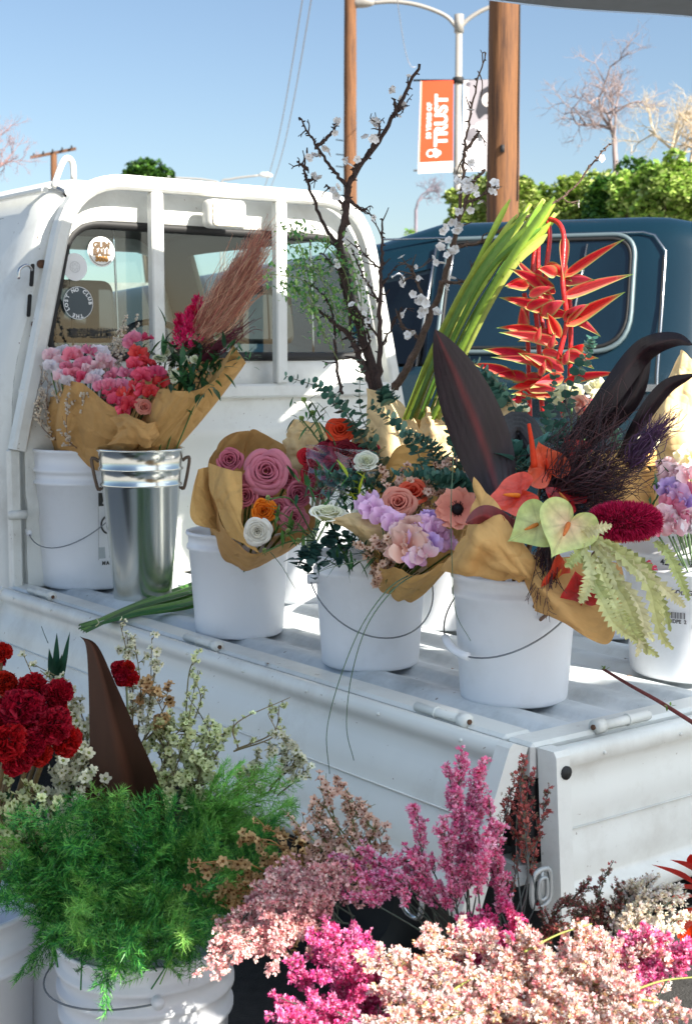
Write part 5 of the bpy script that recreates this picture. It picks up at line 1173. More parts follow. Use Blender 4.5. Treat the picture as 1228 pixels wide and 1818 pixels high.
# left back bunch: red and dark flowers in a clear sleeve, tan paper behind
A4c, f4c = bq('sleeved_bouquet', 'dark red carnation bunch in a clear plastic sleeve behind the white ranunculus', 'Bm')
for i, (x, y, Y, me, s) in enumerate([(604, 766, 2.98, ROSE_R, .034), (575, 812, 2.95, CARN_R, .034), (610, 806, 2.95, CARN_R, .036), (640, 812, 2.96, CARN_R, .034), (592, 836, 2.93, CARN_R, .034), (628, 836, 2.94, CARN_R, .034), (560, 840, 2.94, CARN_R, .034), (650, 800, 3.0, CARN_R, .03), (570, 868, 2.9, CARN_R, .030), (546, 812, 2.99, ROSE_R, .024), (600, 790, 3.0, CARN_R, .03)]):
    p = P(x, y, Y); one('rose' if me is ROSE_R else 'carnation', me, A4c, p, to_cam(p, .35, 0, .15), s, i); stem(A4c, p, f4c, .0025)
paper(A4c, sheet([[(512, 760, 3.1), (528, 746, 3.1), (560, 752, 3.1), (590, 770, 3.1)], [(505, 790, 3.08), (530, 780, 3.06), (560, 780, 3.06), (600, 800, 3.08)], [(520, 850, 3.06), (545, 850, 3.02), (570, 850, 3.02), (610, 860, 3.05)]], amp=.010, seed=31, fr=7), tint=KR2)
paper(A4c, sheet([[(622, 770, 2.98), (645, 760, 2.97), (662, 758, 2.98)], [(626, 790, 2.98), (650, 780, 2.95), (668, 790, 2.97)], [(630, 810, 3.0), (650, 800, 2.98), (670, 806, 3.0)]], amp=.006, seed=32), tint=KR2)
g = G(); A = sheet([[(543, 790, 2.90), (580, 793, 2.84), (612, 798, 2.83), (660, 802, 2.88)], [(548, 850, 2.86), (585, 850, 2.79), (620, 852, 2.78), (664, 860, 2.84)], [(556, 910, 2.84), (590, 905, 2.76), (625, 905, 2.76), (668, 915, 2.82)]], amp=.006, seed=33, fr=6); grid(g, A); g.build('clear_sleeve', M_plastic, A4c)
g = G(); tube(g, A[:, 0], .0012, (.8, .8, .8), 4); tube(g, A[0], .0009, (.8, .8, .8), 4); g.build('sleeve_edge', M_plastic, A4c)
for (x, y) in ((540, 712), (556, 735), (536, 745)):
    p = P(x, y, 2.98); one('ranunculus_bud', fmesh(rose_G(8, .6, L(100, 130, 60), L(190, 206, 120), 35, 0, 0), 'green_bud'), A4c, p, (0, -.3, .8), .014); stem(A4c, p, P(590, 830, 2.98), .0016, bend=(.0, 0, .01))
leafmass(A4c, [(540, 728, 2.98), (560, 760, 2.98), (548, 742, 2.98), (575, 775, 2.98)], 46, .04, .006, DG, 16, .015)
# back papers
BP, fb = bq('kraft_paper_wrap', 'tall tan paper wrap standing behind the eucalyptus, below the blossom branches', 'Br', 'paper wrap')
paper(BP, sheet([[(652, 690, 3.12), (672, 696, 3.10), (704, 708, 3.10), (742, 752, 3.10)], [(650, 760, 3.08), (680, 770, 3.04), (710, 780, 3.04), (745, 790, 3.06)], [(655, 860, 3.02), (690, 870, 2.98), (720, 870, 2.98), (750, 880, 3.0)]], amp=.006, seed=41), tint=KR2)
paper(BP, sheet([[(724, 724, 3.14), (745, 724, 3.12), (762, 728, 3.12)], [(735, 760, 3.12), (750, 765, 3.10), (775, 770, 3.10)], [(745, 800, 3.08), (760, 800, 3.06), (790, 800, 3.08)]], amp=.004, seed=42), tint=KR * .8)
paper(BP, sheet([[(748, 742, 3.04), (757, 724, 3.02), (770, 748, 3.02), (800, 700, 3.06)], [(745, 780, 3.02), (765, 775, 2.98), (785, 770, 2.98), (812, 760, 3.02)], [(735, 840, 2.98), (762, 850, 2.94), (790, 850, 2.94), (820, 850, 2.98)]], amp=.007, seed=43, fr=7), tint=KR2)
paper(BP, sheet([[(768, 712, 3.2), (790, 694, 3.2), (812, 696, 3.2)], [(775, 740, 3.2), (795, 740, 3.18), (820, 740, 3.2)], [(780, 790, 3.15), (800, 790, 3.12), (830, 800, 3.15)]], amp=.005, seed=44), tint=KR2)

# ================================================================== TALL BLOSSOM BRANCHES
def branch(label, main, twigs, seed, r0=.011, nbl=14, nrand=14, col=L(64, 46, 40), zone=(.3, 1.0), extra=None, rtw=.05):
    r = np.random.default_rng(seed); t = thing('blossom_branch', label, 'branch', P(*main[0]) - np.array((0, 0, .1)), 'tall plum blossom branches in the back pail')
    g = G(); lines = []
    def limb(pts, ra, rb):
        n = max(14, len(pts) * 7); q = crom([P(*x) for x in pts], n); q += r.normal(0, .0012, q.shape); rad = np.linspace(ra, rb, n) * (1 + .18 * np.abs(np.sin(np.arange(n) * 1.9)))
        tube(g, q, rad, np.array(col) * r.uniform(.8, 1.2, (n, 1)), 7); lines.append((q, rad)); return q
    limb(main, r0, r0 * .28)
    for tw in twigs: limb(tw, r0 * .42, r0 * .14)
    pts_, dd_ = [], []
    for i in range(nrand):
        q, rad = lines[r.integers(0, len(lines))]; k = r.integers(int(len(q) * zone[0]), len(q) - 1); ax = nrm(q[k + 1] - q[k - 1]); d = nrm(ax * .6 + r.normal(0, .8, 3)); l = r.uniform(.3, 1) * rtw
        e = q[k] + d * l; m_ = q[k] + d * l * .5 + r.normal(0, .004, 3); s = crom([q[k], m_, e], 6); tube(g, s, np.linspace(rad[k] * .4 + .0008, .0010, 6), np.array(col), 5); pts_.append(e); dd_.append(d)
        if r.uniform() < .5: e2 = m_ + nrm(d + r.normal(0, .7, 3)) * l * .5; tube(g, crom([m_, e2], 3), .0009, np.array(col), 4); pts_.append(e2); dd_.append(d)
    for q, rad in lines:   # small bark spurs and buds
        for i in range(len(q)):
            if r.uniform() < .5: d = nrm(r.normal(0, 1, 3)); tube(g, [q[i], q[i] + d * (rad[i] + .006)], [.0022, .0012], np.array(col) * .8, 4)
    g.build('limb', M_bark, t)
    for i in range(nbl):
        if i < len(pts_) and r.uniform() < .5: p, d = pts_[i], dd_[i]
        else:
            q, rad = lines[r.integers(0, len(lines))]; k = r.integers(int(len(q) * zone[0]), len(q)); d = nrm(r.normal(0, 1, 3) + np.array((.2, -.6, .2))); p = q[k] + d * (rad[k] + .007)
        one('blossom', BLO[i % 3], t, p, nrm(d + np.array((.1, -.4, .1))), r.uniform(.0065, .0105), r.uniform(0, 6))
    for (x, y, Y) in (extra or []):
        p = P(x, y, Y)
        for j in range(3): one('blossom', BLO[j], t, p + r.normal(0, .007, 3), nrm(r.normal(0, 1, 3) + np.array((.3, -.8, .3))), r.uniform(.0085, .012), r.uniform(0, 6))
    return t
Yb = 3.25
branch('tallest dark plum branch, forking up past the orange pole to the top', [(676, 700, 3.15), (648, 610, 3.2), (615, 520, Yb), (603, 440, Yb), (615, 370, Yb), (622, 320, Yb), (668, 256, Yb + .02), (712, 180, Yb), (745, 112, Yb)],
       [[(620, 335, Yb), (590, 300, Yb), (556, 250, Yb), (532, 208, Yb)], [(603, 440, Yb), (575, 400, Yb + .03), (548, 330, Yb + .03), (540, 300, Yb), (545, 262, Yb)], [(620, 400, Yb), (600, 350, Yb), (578, 328, Yb - .03)], [(704, 200, Yb), (698, 175, Yb - .02)], [(706, 196, Yb), (720, 186, Yb + .02)], [(560, 262, Yb), (590, 235, Yb), (598, 218, Yb)], [(648, 280, Yb), (672, 240, Yb - .02), (672, 212, Yb - .02)], [(546, 300, Yb), (528, 288, Yb)], [(615, 350, Yb), (640, 372, Yb), (650, 370, Yb)], [(545, 320, Yb), (558, 318, Yb)], [(625, 320, Yb), (632, 292, Yb - .02), (652, 276, Yb - .02)]],
       1, .0105, 10, 26, zone=(.5, 1.), extra=[(697, 160, Yb), (668, 215, Yb - .02), (662, 228, Yb - .02), (576, 268, Yb), (566, 274, Yb), (550, 278, Yb), (622, 290, Yb - .02), (596, 340, Yb - .03), (597, 217, Yb), (663, 240, Yb - .03), (560, 318, Yb)], rtw=.035)
branch('dark plum branch leaning right across the blue car, thick with white blossom', [(700, 692, 3.12), (730, 640, 3.1), (765, 560, 3.1), (790, 490, 3.08), (812, 400, 3.06), (836, 330, 3.05), (862, 300, 3.05)],
       [[(812, 400, 3.06), (822, 300, 3.06), (826, 250, 3.06), (842, 170, 3.06), (862, 95, 3.06)], [(828, 360, 3.05), (850, 350, 3.04), (880, 330, 3.02)], [(800, 440, 3.06), (850, 430, 3.05), (900, 402, 3.05), (960, 372, 3.05), (1010, 340, 3.05), (1060, 280, 3.05), (1080, 256, 3.05)], [(780, 500, 3.07), (820, 500, 3.06), (850, 486, 3.06), (890, 470, 3.05)], [(826, 265, 3.06), (846, 240, 3.05), (850, 232, 3.05)], [(760, 560, 3.1), (740, 500, 3.1), (728, 470, 3.1)], [(745, 600, 3.1), (716, 580, 3.1), (708, 560, 3.1)]],
       2, .0085, 26, 38, col=L(92, 72, 60), zone=(.2, 1.), extra=[(826, 330, 3.04), (838, 322, 3.04), (820, 345, 3.04), (878, 332, 3.02), (812, 372, 3.04), (806, 400, 3.04), (816, 410, 3.04), (795, 432, 3.04), (798, 446, 3.04), (785, 470, 3.05), (745, 540, 3.06), (752, 555, 3.06), (738, 530, 3.06), (722, 595, 3.08), (770, 555, 3.05), (832, 290, 3.04), (822, 318, 3.04), (790, 420, 3.02)])
branch('thin upright plum twig in front of the right end of the white frame', [(672, 690, 3.14), (674, 600, 3.15), (676, 500, 3.16), (678, 440, 3.16), (678, 388, 3.16)],
       [[(674, 600, 3.15), (640, 560, 3.16), (622, 540, 3.16)], [(676, 540, 3.16), (650, 500, 3.18), (635, 470, 3.18), (625, 440, 3.18)], [(675, 620, 3.15), (700, 570, 3.15), (712, 545, 3.15)], [(677, 480, 3.16), (655, 460, 3.16), (630, 436, 3.17)], [(676, 510, 3.16), (690, 490, 3.16), (706, 470, 3.16)]], 3, .006, 14, 26, zone=(.2, 1))
branch('short dark plum stem spreading low across the right pane of the cab window', [(668, 702, 3.16), (640, 640, 3.18), (622, 600, 3.2), (590, 570, 3.2), (560, 548, 3.22)],
       [[(622, 600, 3.2), (618, 540, 3.2), (600, 480, 3.22), (570, 450, 3.22)], [(606, 700, 3.16), (596, 640, 3.2), (590, 560, 3.22), (570, 520, 3.22), (540, 500, 3.22)], [(650, 660, 3.18), (655, 600, 3.18), (640, 560, 3.18)]], 4, .0085, 14, 20, zone=(.25, 1))
# hanging green sprays near the top branches (airy vine)
VN = thing('trailing_vine', 'airy light green leafy spray climbing among the dark plum branches', 'foliage', P(600, 640, 3.2) - np.array((0, 0, .1)))
g = G(); vines = [[(600, 640, 3.2), (560, 560, 3.2), (540, 500, 3.18), (480, 486, 3.16)], [(610, 620, 3.22), (590, 540, 3.2), (560, 480, 3.2), (520, 470, 3.18)], [(600, 600, 3.24), (620, 520, 3.24), (600, 460, 3.24), (560, 420, 3.22)], [(640, 600, 3.2), (640, 520, 3.2), (620, 450, 3.2)], [(560, 560, 3.24), (545, 480, 3.24), (530, 430, 3.24), (515, 400, 3.24)], [(580, 610, 3.2), (550, 540, 3.2), (530, 520, 3.2), (500, 500, 3.2)], [(610, 560, 3.22), (580, 500, 3.22), (540, 450, 3.22)]]
fl = G(); rv = np.random.default_rng(8)
for v in vines:
    q = crom([P(*x) for x in v], 40); tube(g, q, .0012, L(120, 130, 80), 4, False)
    for i in range(170):
        k = rv.integers(4, 40); p = q[k] + rv.normal(0, .016, 3); leaf_add(fl, p, rv.normal(0, 1, 3), .014 * rv.uniform(.6, 1.3), .008, np.array([L(120, 160, 84), L(150, 180, 104), L(84, 134, 74)][rv.integers(0, 3)]) * rv.uniform(.8, 1.15), 2)
g.build('vine_stem', M_stem, VN); fl.build('leaves', M_leaf, VN)
# ================================================================== GREEN STEM BUNDLE AND HELICONIA
SB_ = thing('green_stem_bundle', 'leaning sheaf of thick light green stems behind the black leaf', 'stems', P(760, 740, 3.05))
rv = np.random.default_rng(12)
for i in range(7):
    dx = rv.uniform(-30, 26); g = G(); Yd = 3.0 + rv.uniform(-.04, .06); tp = P(958 + dx * .8 + rv.uniform(-8, 12), 345 + rv.uniform(-8, 40) + abs(dx), Yd)
    q = crom([P(752 + dx, 742, Yd + .05), P(800 + dx, 620 , Yd + .02), P(868 + dx, 500, Yd), tp], 18); c = np.array([L(150, 176, 66), L(176, 194, 88), L(118, 150, 60), L(196, 204, 112)][i % 4])
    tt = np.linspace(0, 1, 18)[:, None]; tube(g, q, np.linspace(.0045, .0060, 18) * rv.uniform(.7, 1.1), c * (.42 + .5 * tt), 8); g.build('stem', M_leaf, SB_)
for i in range(18):
    dx = rv.uniform(-36, 34); Yd = 2.98 + rv.uniform(-.05, .04); e = P(950 + dx + rv.uniform(-14, 18), 350 + rv.uniform(-12, 70), Yd)
    q = crom([P(750 + dx, 745, Yd + .05), P(806 + dx, 610, Yd + .02), P(876 + dx, 480, Yd), e], 20); D = nrm(np.gradient(q, axis=0)); sd = nrm(np.cross(D, np.array((rv.uniform(-.7, .7), 1, .2)))); v = np.linspace(0, 1, 20)[:, None]; w = (.0035 + .0055 * v) * np.where(v > .93, (1 - v) / .07 * .8 + .2, 1); s_ = np.array([-1, -.4, 0, .4, 1])[None]
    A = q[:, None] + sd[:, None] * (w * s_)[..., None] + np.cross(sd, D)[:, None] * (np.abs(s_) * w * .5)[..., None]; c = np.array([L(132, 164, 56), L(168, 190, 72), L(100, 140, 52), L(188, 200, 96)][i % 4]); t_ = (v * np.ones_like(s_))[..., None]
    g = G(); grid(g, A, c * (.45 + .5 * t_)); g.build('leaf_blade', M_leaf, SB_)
HC = thing('heliconia_stems', 'hanging red heliconia with green edged spiky bracts in front of the blue car', 'flower', P(975, 760, 2.95))
def bract(t, a, b, wd=.022, hue=0, sag=.0):
    A0, B0 = P(*a), P(*b); ax = B0 - A0; n = 12; v = np.linspace(0, 1, n)[:, None]; x = nrm(np.cross(ax, (0, 1., .2))); nn_ = nrm(np.cross(x, ax)); s = np.array([-1, -.8, -.35, 0, .35, .8, 1])[None]
    w = wd * (np.sin(np.pi * np.clip(v, 0, 1) ** .55) * .9 + .12 * (1 - v)) + 1e-4
    cen = A0 + v[..., None] * ax + (np.sin(v * math.pi) * sag)[..., None] * np.array((0, 0, 1.))
    A = cen + (w * s)[..., None] * x * .55 + ((1 - np.abs(s) ** 1.3) * w * .95)[..., None] * nn_ * 1.0
    red, edge = np.array(L(214, 44, 66) if hue == 0 else L(228, 84, 100)), np.array(L(146, 180, 104)); m_ = np.clip(np.abs(s) ** 6 * 1.0 + sm(v, .70, 1.0) * .95, 0, 1)[..., None]; yl = np.array(L(226, 110, 60)); bb = sm(1 - v, .88, 1.0)[..., None] * .35
    C = red * (1 - m_) + edge * m_; C = C * (1 - bb) + yl * bb; g = G(); grid(g, A, C); return g.build('bract', M_petal, t)
ra = [[(962, 730, 2.95), (955, 600, 2.97), (945, 480, 2.99), (960, 400, 3.0), (985, 392, 2.98), (1000, 420, 2.95), (998, 500, 2.92), (1005, 570, 2.92), (990, 640, 2.92), (985, 700, 2.93)], [(1000, 740, 2.95), (960, 560, 3.0), (955, 430, 3.02), (968, 388, 3.0), (975, 420, 2.98), (968, 500, 2.96), (975, 600, 2.96)], [(940, 740, 2.98), (935, 560, 3.0), (930, 520, 3.0)], [(1010, 700, 2.94), (1012, 560, 2.94), (1002, 470, 2.94)]]
for v in ra:
    g = G(); q = crom([P(*x) for x in v], 50); tube(g, q, .0052, L(190, 44, 44), 7); g.build('flower_stalk', M_gloss, HC)
g = G()
brs = [((1000, 492, 2.92), (1109, 424, 2.86)), ((998, 528, 2.92), (1126, 486, 2.88)), ((1004, 578, 2.90), (1110, 518, 2.86)), ((1008, 560, 2.92), (1066, 598, 2.88)), ((992, 640, 2.92), (1062, 636, 2.88)), ((1002, 626, 2.90), (1054, 655, 2.86)), ((1000, 678, 2.92), (1102, 662, 2.86)), ((998, 500, 2.93), (1056, 498, 2.9)),
       ((985, 520, 2.94), (902, 476, 2.92)), ((985, 545, 2.93), (905, 450, 2.96)), ((970, 552, 2.93), (884, 528, 2.93)), ((962, 560, 2.92), (1002, 535, 2.87)), ((958, 590, 2.94), (880, 582, 2.93)), ((990, 610, 2.92), (884, 590, 2.9)), ((945, 640, 2.94), (856, 620, 2.92)), ((990, 650, 2.92), (870, 634, 2.90)), ((915, 670, 2.92), (834, 645, 2.9)), ((1000, 660, 2.9), (930, 630, 2.86)), ((994, 600, 2.9), (970, 555, 2.85)), ((1000, 570, 2.91), (1045, 540, 2.86)), ((986, 700, 2.9), (905, 700, 2.88)),
       ((1002, 420, 2.95), (1000, 500, 2.90)), ((968, 470, 2.96), (1015, 500, 2.92)), ((945, 520, 2.97), (960, 470, 2.94)), ((940, 700, 2.92), (880, 735, 2.9)), ((930, 600, 2.98), (925, 540, 2.95)), ((1010, 640, 2.92), (1040, 610, 2.9))]
rb_ = np.random.default_rng(77)
for k_ in range(16):
    cx_, cy_ = rb_.choice([938, 962, 985, 1002]) + rb_.uniform(-6, 6), rb_.uniform(470, 700); an_ = rb_.choice([-1, 1]) * rb_.uniform(.9, 1.9); l_ = rb_.uniform(35, 75); Yk = 2.93 + rb_.uniform(-.05, .04)
    brs.append(((cx_, cy_, Yk), (cx_ + math.sin(an_) * l_, cy_ - math.cos(an_) * l_, Yk - .03)))
for i, (a, b) in enumerate(brs): bract(HC, a, b, .019 + .004 * (i % 3), i % 2, .004)
for x, y in ((950, 600), (975, 612), (1000, 640), (958, 660)):
    p = P(x, y, 2.88); bract(HC, (x, y + 8, 2.89), (x + 10, y - 22, 2.86), .014, 1)
# ================================================================== FRONT RIGHT BOUQUET
A5, f5 = bq('wrapped_bouquet', 'large kraft wrapped bunch with red and green anthuriums and a magenta brush flower', 'B5')
def cordy(parent, pts, w0, seed, name='black_leaf', cols=(L(30, 20, 26), L(46, 26, 30)), roll=0., tw=.0, wide=.35, m=None, fold=.26):
    q = crom([P(*x) for x in pts], 26); D = nrm(np.gradient(q, axis=0)); v = np.linspace(0, 1, 26)[:, None]
    wv = w0 * (np.sin(np.pi * np.clip(v, 0.02, 1) ** (math.log(.5) / math.log(wide))) ** .8) + .001; s = np.linspace(-1, 1, 25)[None]
    side = nrm(np.cross(D, np.array([math.sin(roll), 1.0, .1]))); nn_ = np.cross(side, D); r = np.random.default_rng(seed); a = v * tw; si = side[:, None] * np.cos(a)[..., None] + nn_[:, None] * np.sin(a)[..., None]; ni = nn_[:, None] * np.cos(a)[..., None] - side[:, None] * np.sin(a)[..., None]
    A = q[:, None] + si * (wv * s)[..., None] + ni * (wv * (np.abs(s) ** 1.4 * fold + .04 * np.sin(v * 9 + s * 2) + .010 * np.cos(s * 26)))[..., None]
    c0, c1 = np.array(cols[0]), np.array(cols[1]); t = (np.exp(-(s ** 2) * 60) * np.ones_like(v))[..., None]; C = c0 * (1 - t) + c1 * t; g = G(); grid(g, A, C); return g.build(name, m or M_blackleaf, parent)
M_blackleaf = mat('black_leaf', rough=.34, spec=.4, trans=.06, noise=.45, nscale=60, stretch=(1, 1, .12), bump=.15, bscale=150)
cordy(A5, [(890, 900, 2.50), (862, 800, 2.52), (815, 680, 2.50), (772, 585, 2.47)], .050, 1, wide=.42, cols=(L(34, 22, 30), L(92, 30, 34)))
cordy(A5, [(1000, 800, 2.62), (1060, 730, 2.56), (1125, 640, 2.54), (1160, 612, 2.5), (1200, 603, 2.47), (1228, 612, 2.45)], .021, 2, wide=.35, roll=.3)
cordy(A5, [(1040, 790, 2.62), (1090, 740, 2.58), (1130, 690, 2.56), (1155, 610, 2.54)], .019, 3, wide=.4, roll=.2)
cordy(A5, [(1090, 830, 2.6), (1130, 760, 2.55), (1180, 690, 2.52), (1232, 664, 2.48)], .014, 4, wide=.5, roll=-.4, tw=.6)
cordy(A5, [(950, 950, 2.4), (900, 935, 2.38), (860, 915, 2.36), (826, 928, 2.34)], .018, 5, wide=.5, cols=(L(96, 28, 36), L(120, 40, 46)))
cordy(A5, [(960, 820, 2.56), (920, 760, 2.6), (880, 800, 2.56), (850, 740, 2.58)], .03, 6, cols=(L(26, 22, 26), L(36, 24, 30)))
# papers
paper(A5, sheet([[(844, 850, 2.46), (868, 880, 2.42), (900, 920, 2.38), (955, 1000, 2.36), (975, 1060, 2.36)], [(836, 910, 2.42), (852, 940, 2.35), (885, 965, 2.33), (925, 1010, 2.33), (950, 1040, 2.34)], [(818, 960, 2.42), (838, 975, 2.34), (862, 990, 2.35), (900, 1010, 2.33), (925, 1030, 2.35)], [(778, 1012, 2.46), (815, 1020, 2.38), (850, 1022, 2.37), (890, 1028, 2.36), (930, 1032, 2.38)]], 36, 36, amp=.008, seed=51, fr=8))
paper(A5, sheet([[(905, 965, 2.42), (960, 990, 2.38), (1030, 990, 2.40), (1100, 1000, 2.44)], [(930, 1020, 2.36), (970, 1050, 2.30), (1040, 1060, 2.32), (1112, 1050, 2.38)], [(946, 1075, 2.34), (1000, 1098, 2.28), (1050, 1115, 2.28), (1104, 1085, 2.34)], [(950, 1082, 2.34), (1010, 1112, 2.28), (1074, 1145, 2.27), (1098, 1100, 2.32)]], 36, 36, amp=.004, seed=52))
paper(A5, sheet([[(1040, 800, 2.62), (1085, 800, 2.60), (1130, 790, 2.62), (1163, 800, 2.64)], [(1045, 880, 2.56), (1090, 880, 2.52), (1125, 875, 2.54), (1162, 880, 2.60)], [(1050, 960, 2.5), (1090, 965, 2.47), (1120, 960, 2.5), (1150, 960, 2.56)]], amp=.006, seed=53))
paper(A5, sheet([[(875, 720, 2.72), (900, 705, 2.70), (940, 740, 2.72)], [(880, 780, 2.68), (910, 780, 2.66), (945, 790, 2.68)], [(890, 850, 2.62), (920, 850, 2.6), (950, 850, 2.62)]], amp=.005, seed=54), tint=KR2)
# anthuriums
def heart(t, c, nrm_d, size, roll, c0, c1, spad, name='anthurium', cup=.25):
    g = G(); n, m = 12, 73; u = np.linspace(0, 1, n)[:, None]; th = np.linspace(0, 2 * math.pi, m)[None]
    hx = np.sin(th) ** 3 * 1.0; hy = (13 * np.cos(th) - 5 * np.cos(2 * th) - 2 * np.cos(3 * th) - np.cos(4 * th)) / 15
    X = u * hx * .95; Yy = u * (hy - .2) * .95 + .2; Z = cup * u ** 2 * (.6 + .4 * np.cos(th * 2)) + .03 * np.sin(th * 6 + 1) * u + .04 * np.sin(X * 9) * u
    t_ = (u ** 1.3 * np.ones_like(th))[..., None]; A = np.stack([X, -Yy, Z], -1) * size; vein = (1 - .22 * np.exp(-(np.sin(th * 4.5) ** 2) * 30) * np.clip(u * 3, 0, 1))[..., None]
    grid(g, A, (np.asarray(c0) * (1 - t_) + np.asarray(c1) * t_) * vein)
    R = frames(nrm_d, [roll])[0]; h = G(); h.merge(g, R, c); o = h.build(name, M_gloss, t)
    g = G(); q = np.stack([np.zeros(8), -.2 * np.ones(8) + np.linspace(0, .5, 8), .04 + np.linspace(0, .28, 8)], 1) * size; tube(g, q, np.array([.06, .07, .07, .065, .06, .05, .04, .02]) * size * 1.1, spad, 8); h = G(); h.merge(g, R, c); h.build('spadix', M_petal, o); return o
RD0, RD1 = L(196, 46, 34), L(222, 82, 62)
for (x, y, Y, d, s, rl, c0, c1, sp_) in [(1003, 940, 2.32, (.1, -1, .35), .056, 2.6, L(226, 190, 150), L(196, 208, 130), L(206, 110, 60)), (946, 936, 2.34, (-.35, -1, .35), .046, 2.2, L(206, 204, 140), L(176, 192, 112), L(206, 130, 60)),
        (912, 884, 2.42, (-.3, -.7, .7), .052, 2.0, RD0, RD1, L(226, 120, 40)), (968, 826, 2.48, (.3, -1, .1), .044, .4, L(216, 66, 36), L(232, 98, 64), L(226, 80, 40)), (1028, 1050, 2.30, (.1, -1, -.1), .038, .3, L(150, 24, 30), L(196, 44, 44), L(220, 170, 90)),
        (985, 1020, 2.33, (.7, -.7, -.1), .040, .2, L(190, 50, 34), L(210, 72, 48), L(220, 150, 70)), (1000, 890, 2.46, (.1, -.6, .8), .042, .8, L(150, 24, 34), L(176, 40, 46), L(200, 120, 60)), (1022, 800, 2.56, (.2, -.8, .5), .03, .8, L(160, 30, 30), L(196, 50, 44), L(200, 120, 60)), (990, 860, 2.5, (-.1, -.8, .5), .03, 3., L(150, 26, 30), L(180, 40, 40), L(200, 120, 60)), (880, 950, 2.38, (-.8, -.6, .2), .036, 2.0, L(150, 34, 36), L(186, 52, 46), L(200, 120, 60))]:
    p = P(x, y, Y); heart(A5, p, d, s, rl, c0, c1, sp_); stem(A5, p + np.array((0, .02, 0)), f5, .003, L(120, 90, 70))
g = G(); tube(g, crom([P(948, 830, 2.46), P(944, 790, 2.46), P(938, 752, 2.46)], 10), np.linspace(.006, .003, 10), L(222, 70, 30), 8); g.build('spadix', M_petal, A5)
# magenta brush flower
BF = G(); r = np.random.default_rng(9); n = 5200; a = r.uniform(0, 2 * math.pi, n); t = r.uniform(-1, 1, n); base = P(1108, 926, 2.38); axv = nrm(np.array((1., .12, .0))); Fm = frames(axv)[0]; Ls, Rs = .062, .026
prof = np.sqrt(1 - np.abs(t) ** 2.6); dd = (np.cos(a)[:, None] * Fm[:, 0] + np.sin(a)[:, None] * Fm[:, 1]) * prof[:, None] ** .5 + axv * (t * .7)[:, None]
pp = base + axv * (t * Ls * .93)[:, None] + (np.cos(a)[:, None] * Fm[:, 0] + np.sin(a)[:, None] * Fm[:, 1]) * (prof * Rs)[:, None]
BF.inst(NEEDW, frames(nrm(dd + r.normal(0, .18, (n, 3))), r.uniform(0, 6, n)) * (.0115 * r.uniform(.7, 1.1, n))[:, None, None], pp, np.array([L(196, 28, 84), L(214, 48, 100), L(160, 16, 64)])[r.integers(0, 3, n)] * r.uniform(.7, 1.15, (n, 1)))
BF.build('brush_flower', M_petal, A5, False); g = G(); lathe(g, [(.001, -Ls), (Rs * .8, -Ls * .6), (Rs, 0), (Rs * .8, Ls * .6), (.001, Ls)], base, 16, Fm, L(110, 12, 44)); g.build('flower_core', M_petal, A5)
stem(A5, base, f5, .004, L(120, 90, 70))
# toothed pale green leaves
def saw(parent, pts, w0, seed, col):
    n = 34; q = crom([P(*x) for x in pts], n); r = np.random.default_rng(seed); q += np.cumsum(r.normal(0, .0006, q.shape), 0); D = nrm(np.gradient(q, axis=0)); side = nrm(np.cross(D, np.array((r.uniform(-.4, .4), 1., .2)))); nn_ = np.cross(side, D)
    v = np.linspace(0, 1, n); w = w0 * (np.sin(np.pi * np.clip(v * .9 + .1, 0, 1)) ** .6) * np.where(np.arange(n) % 2 == 0, 1.0, .42) + .0006
    A = np.stack([q - side * w[:, None] - nn_ * (w * .25)[:, None] + D * (w * .35)[:, None], q + nn_ * .0012, q + side * w[:, None] - nn_ * (w * .25)[:, None] + D * (w * .35)[:, None]], 1)
    c = np.array(col) * r.uniform(.85, 1.1, (n, 1, 1)) * np.ones((n, 3, 1)); g = G(); grid(g, A, c); return g.build('toothed_leaf', M_leaf, parent, False)
SG = [L(196, 196, 132), L(210, 208, 150), L(170, 176, 112), L(220, 214, 166)]
saws = [[(1050, 960, 2.34), (1100, 985, 2.3), (1150, 1040, 2.28), (1165, 1120, 2.28), (1185, 1150, 2.3)], [(1040, 950, 2.34), (1080, 1000, 2.28), (1110, 1060, 2.25), (1150, 1110, 2.26)], [(1030, 980, 2.32), (1060, 1040, 2.26), (1080, 1080, 2.25), (1120, 1110, 2.25)], [(1060, 970, 2.32), (1130, 1010, 2.28), (1180, 1050, 2.28), (1205, 1075, 2.3)], [(1050, 985, 2.31), (1090, 1040, 2.26), (1120, 1100, 2.24), (1140, 1160, 2.25)], [(1030, 960, 2.32), (1046, 1010, 2.27), (1040, 1050, 2.26), (1030, 1070, 2.26)],
        [(1160, 960, 2.4), (1185, 990, 2.38), (1205, 1030, 2.38), (1220, 1068, 2.4)], [(1060, 990, 2.3), (1120, 1060, 2.26), (1140, 1120, 2.25), (1130, 1170, 2.25)], [(1040, 1000, 2.30), (1064, 1060, 2.25), (1090, 1110, 2.23), (1130, 1140, 2.24)], [(1050, 950, 2.33), (1120, 990, 2.29), (1160, 1050, 2.28), (1175, 1110, 2.28)], [(1070, 960, 2.32), (1140, 1000, 2.3), (1170, 1060, 2.3), (1190, 1130, 2.3)], [(1030, 950, 2.33), (1060, 940, 2.3), (1090, 935, 2.32)], [(1100, 1080, 2.24), (1130, 1120, 2.24), (1170, 1160, 2.26)], [(1060, 1000, 2.28), (1090, 1080, 2.24), (1110, 1130, 2.24)], [(1060, 945, 2.34), (1020, 990, 2.3), (1000, 1010, 2.28)], [(1080, 1000, 2.29), (1125, 1080, 2.26), (1160, 1140, 2.26)]]
for i, s_ in enumerate(saws): saw(A5, s_, .0125, 400 + i, SG[i % 4])
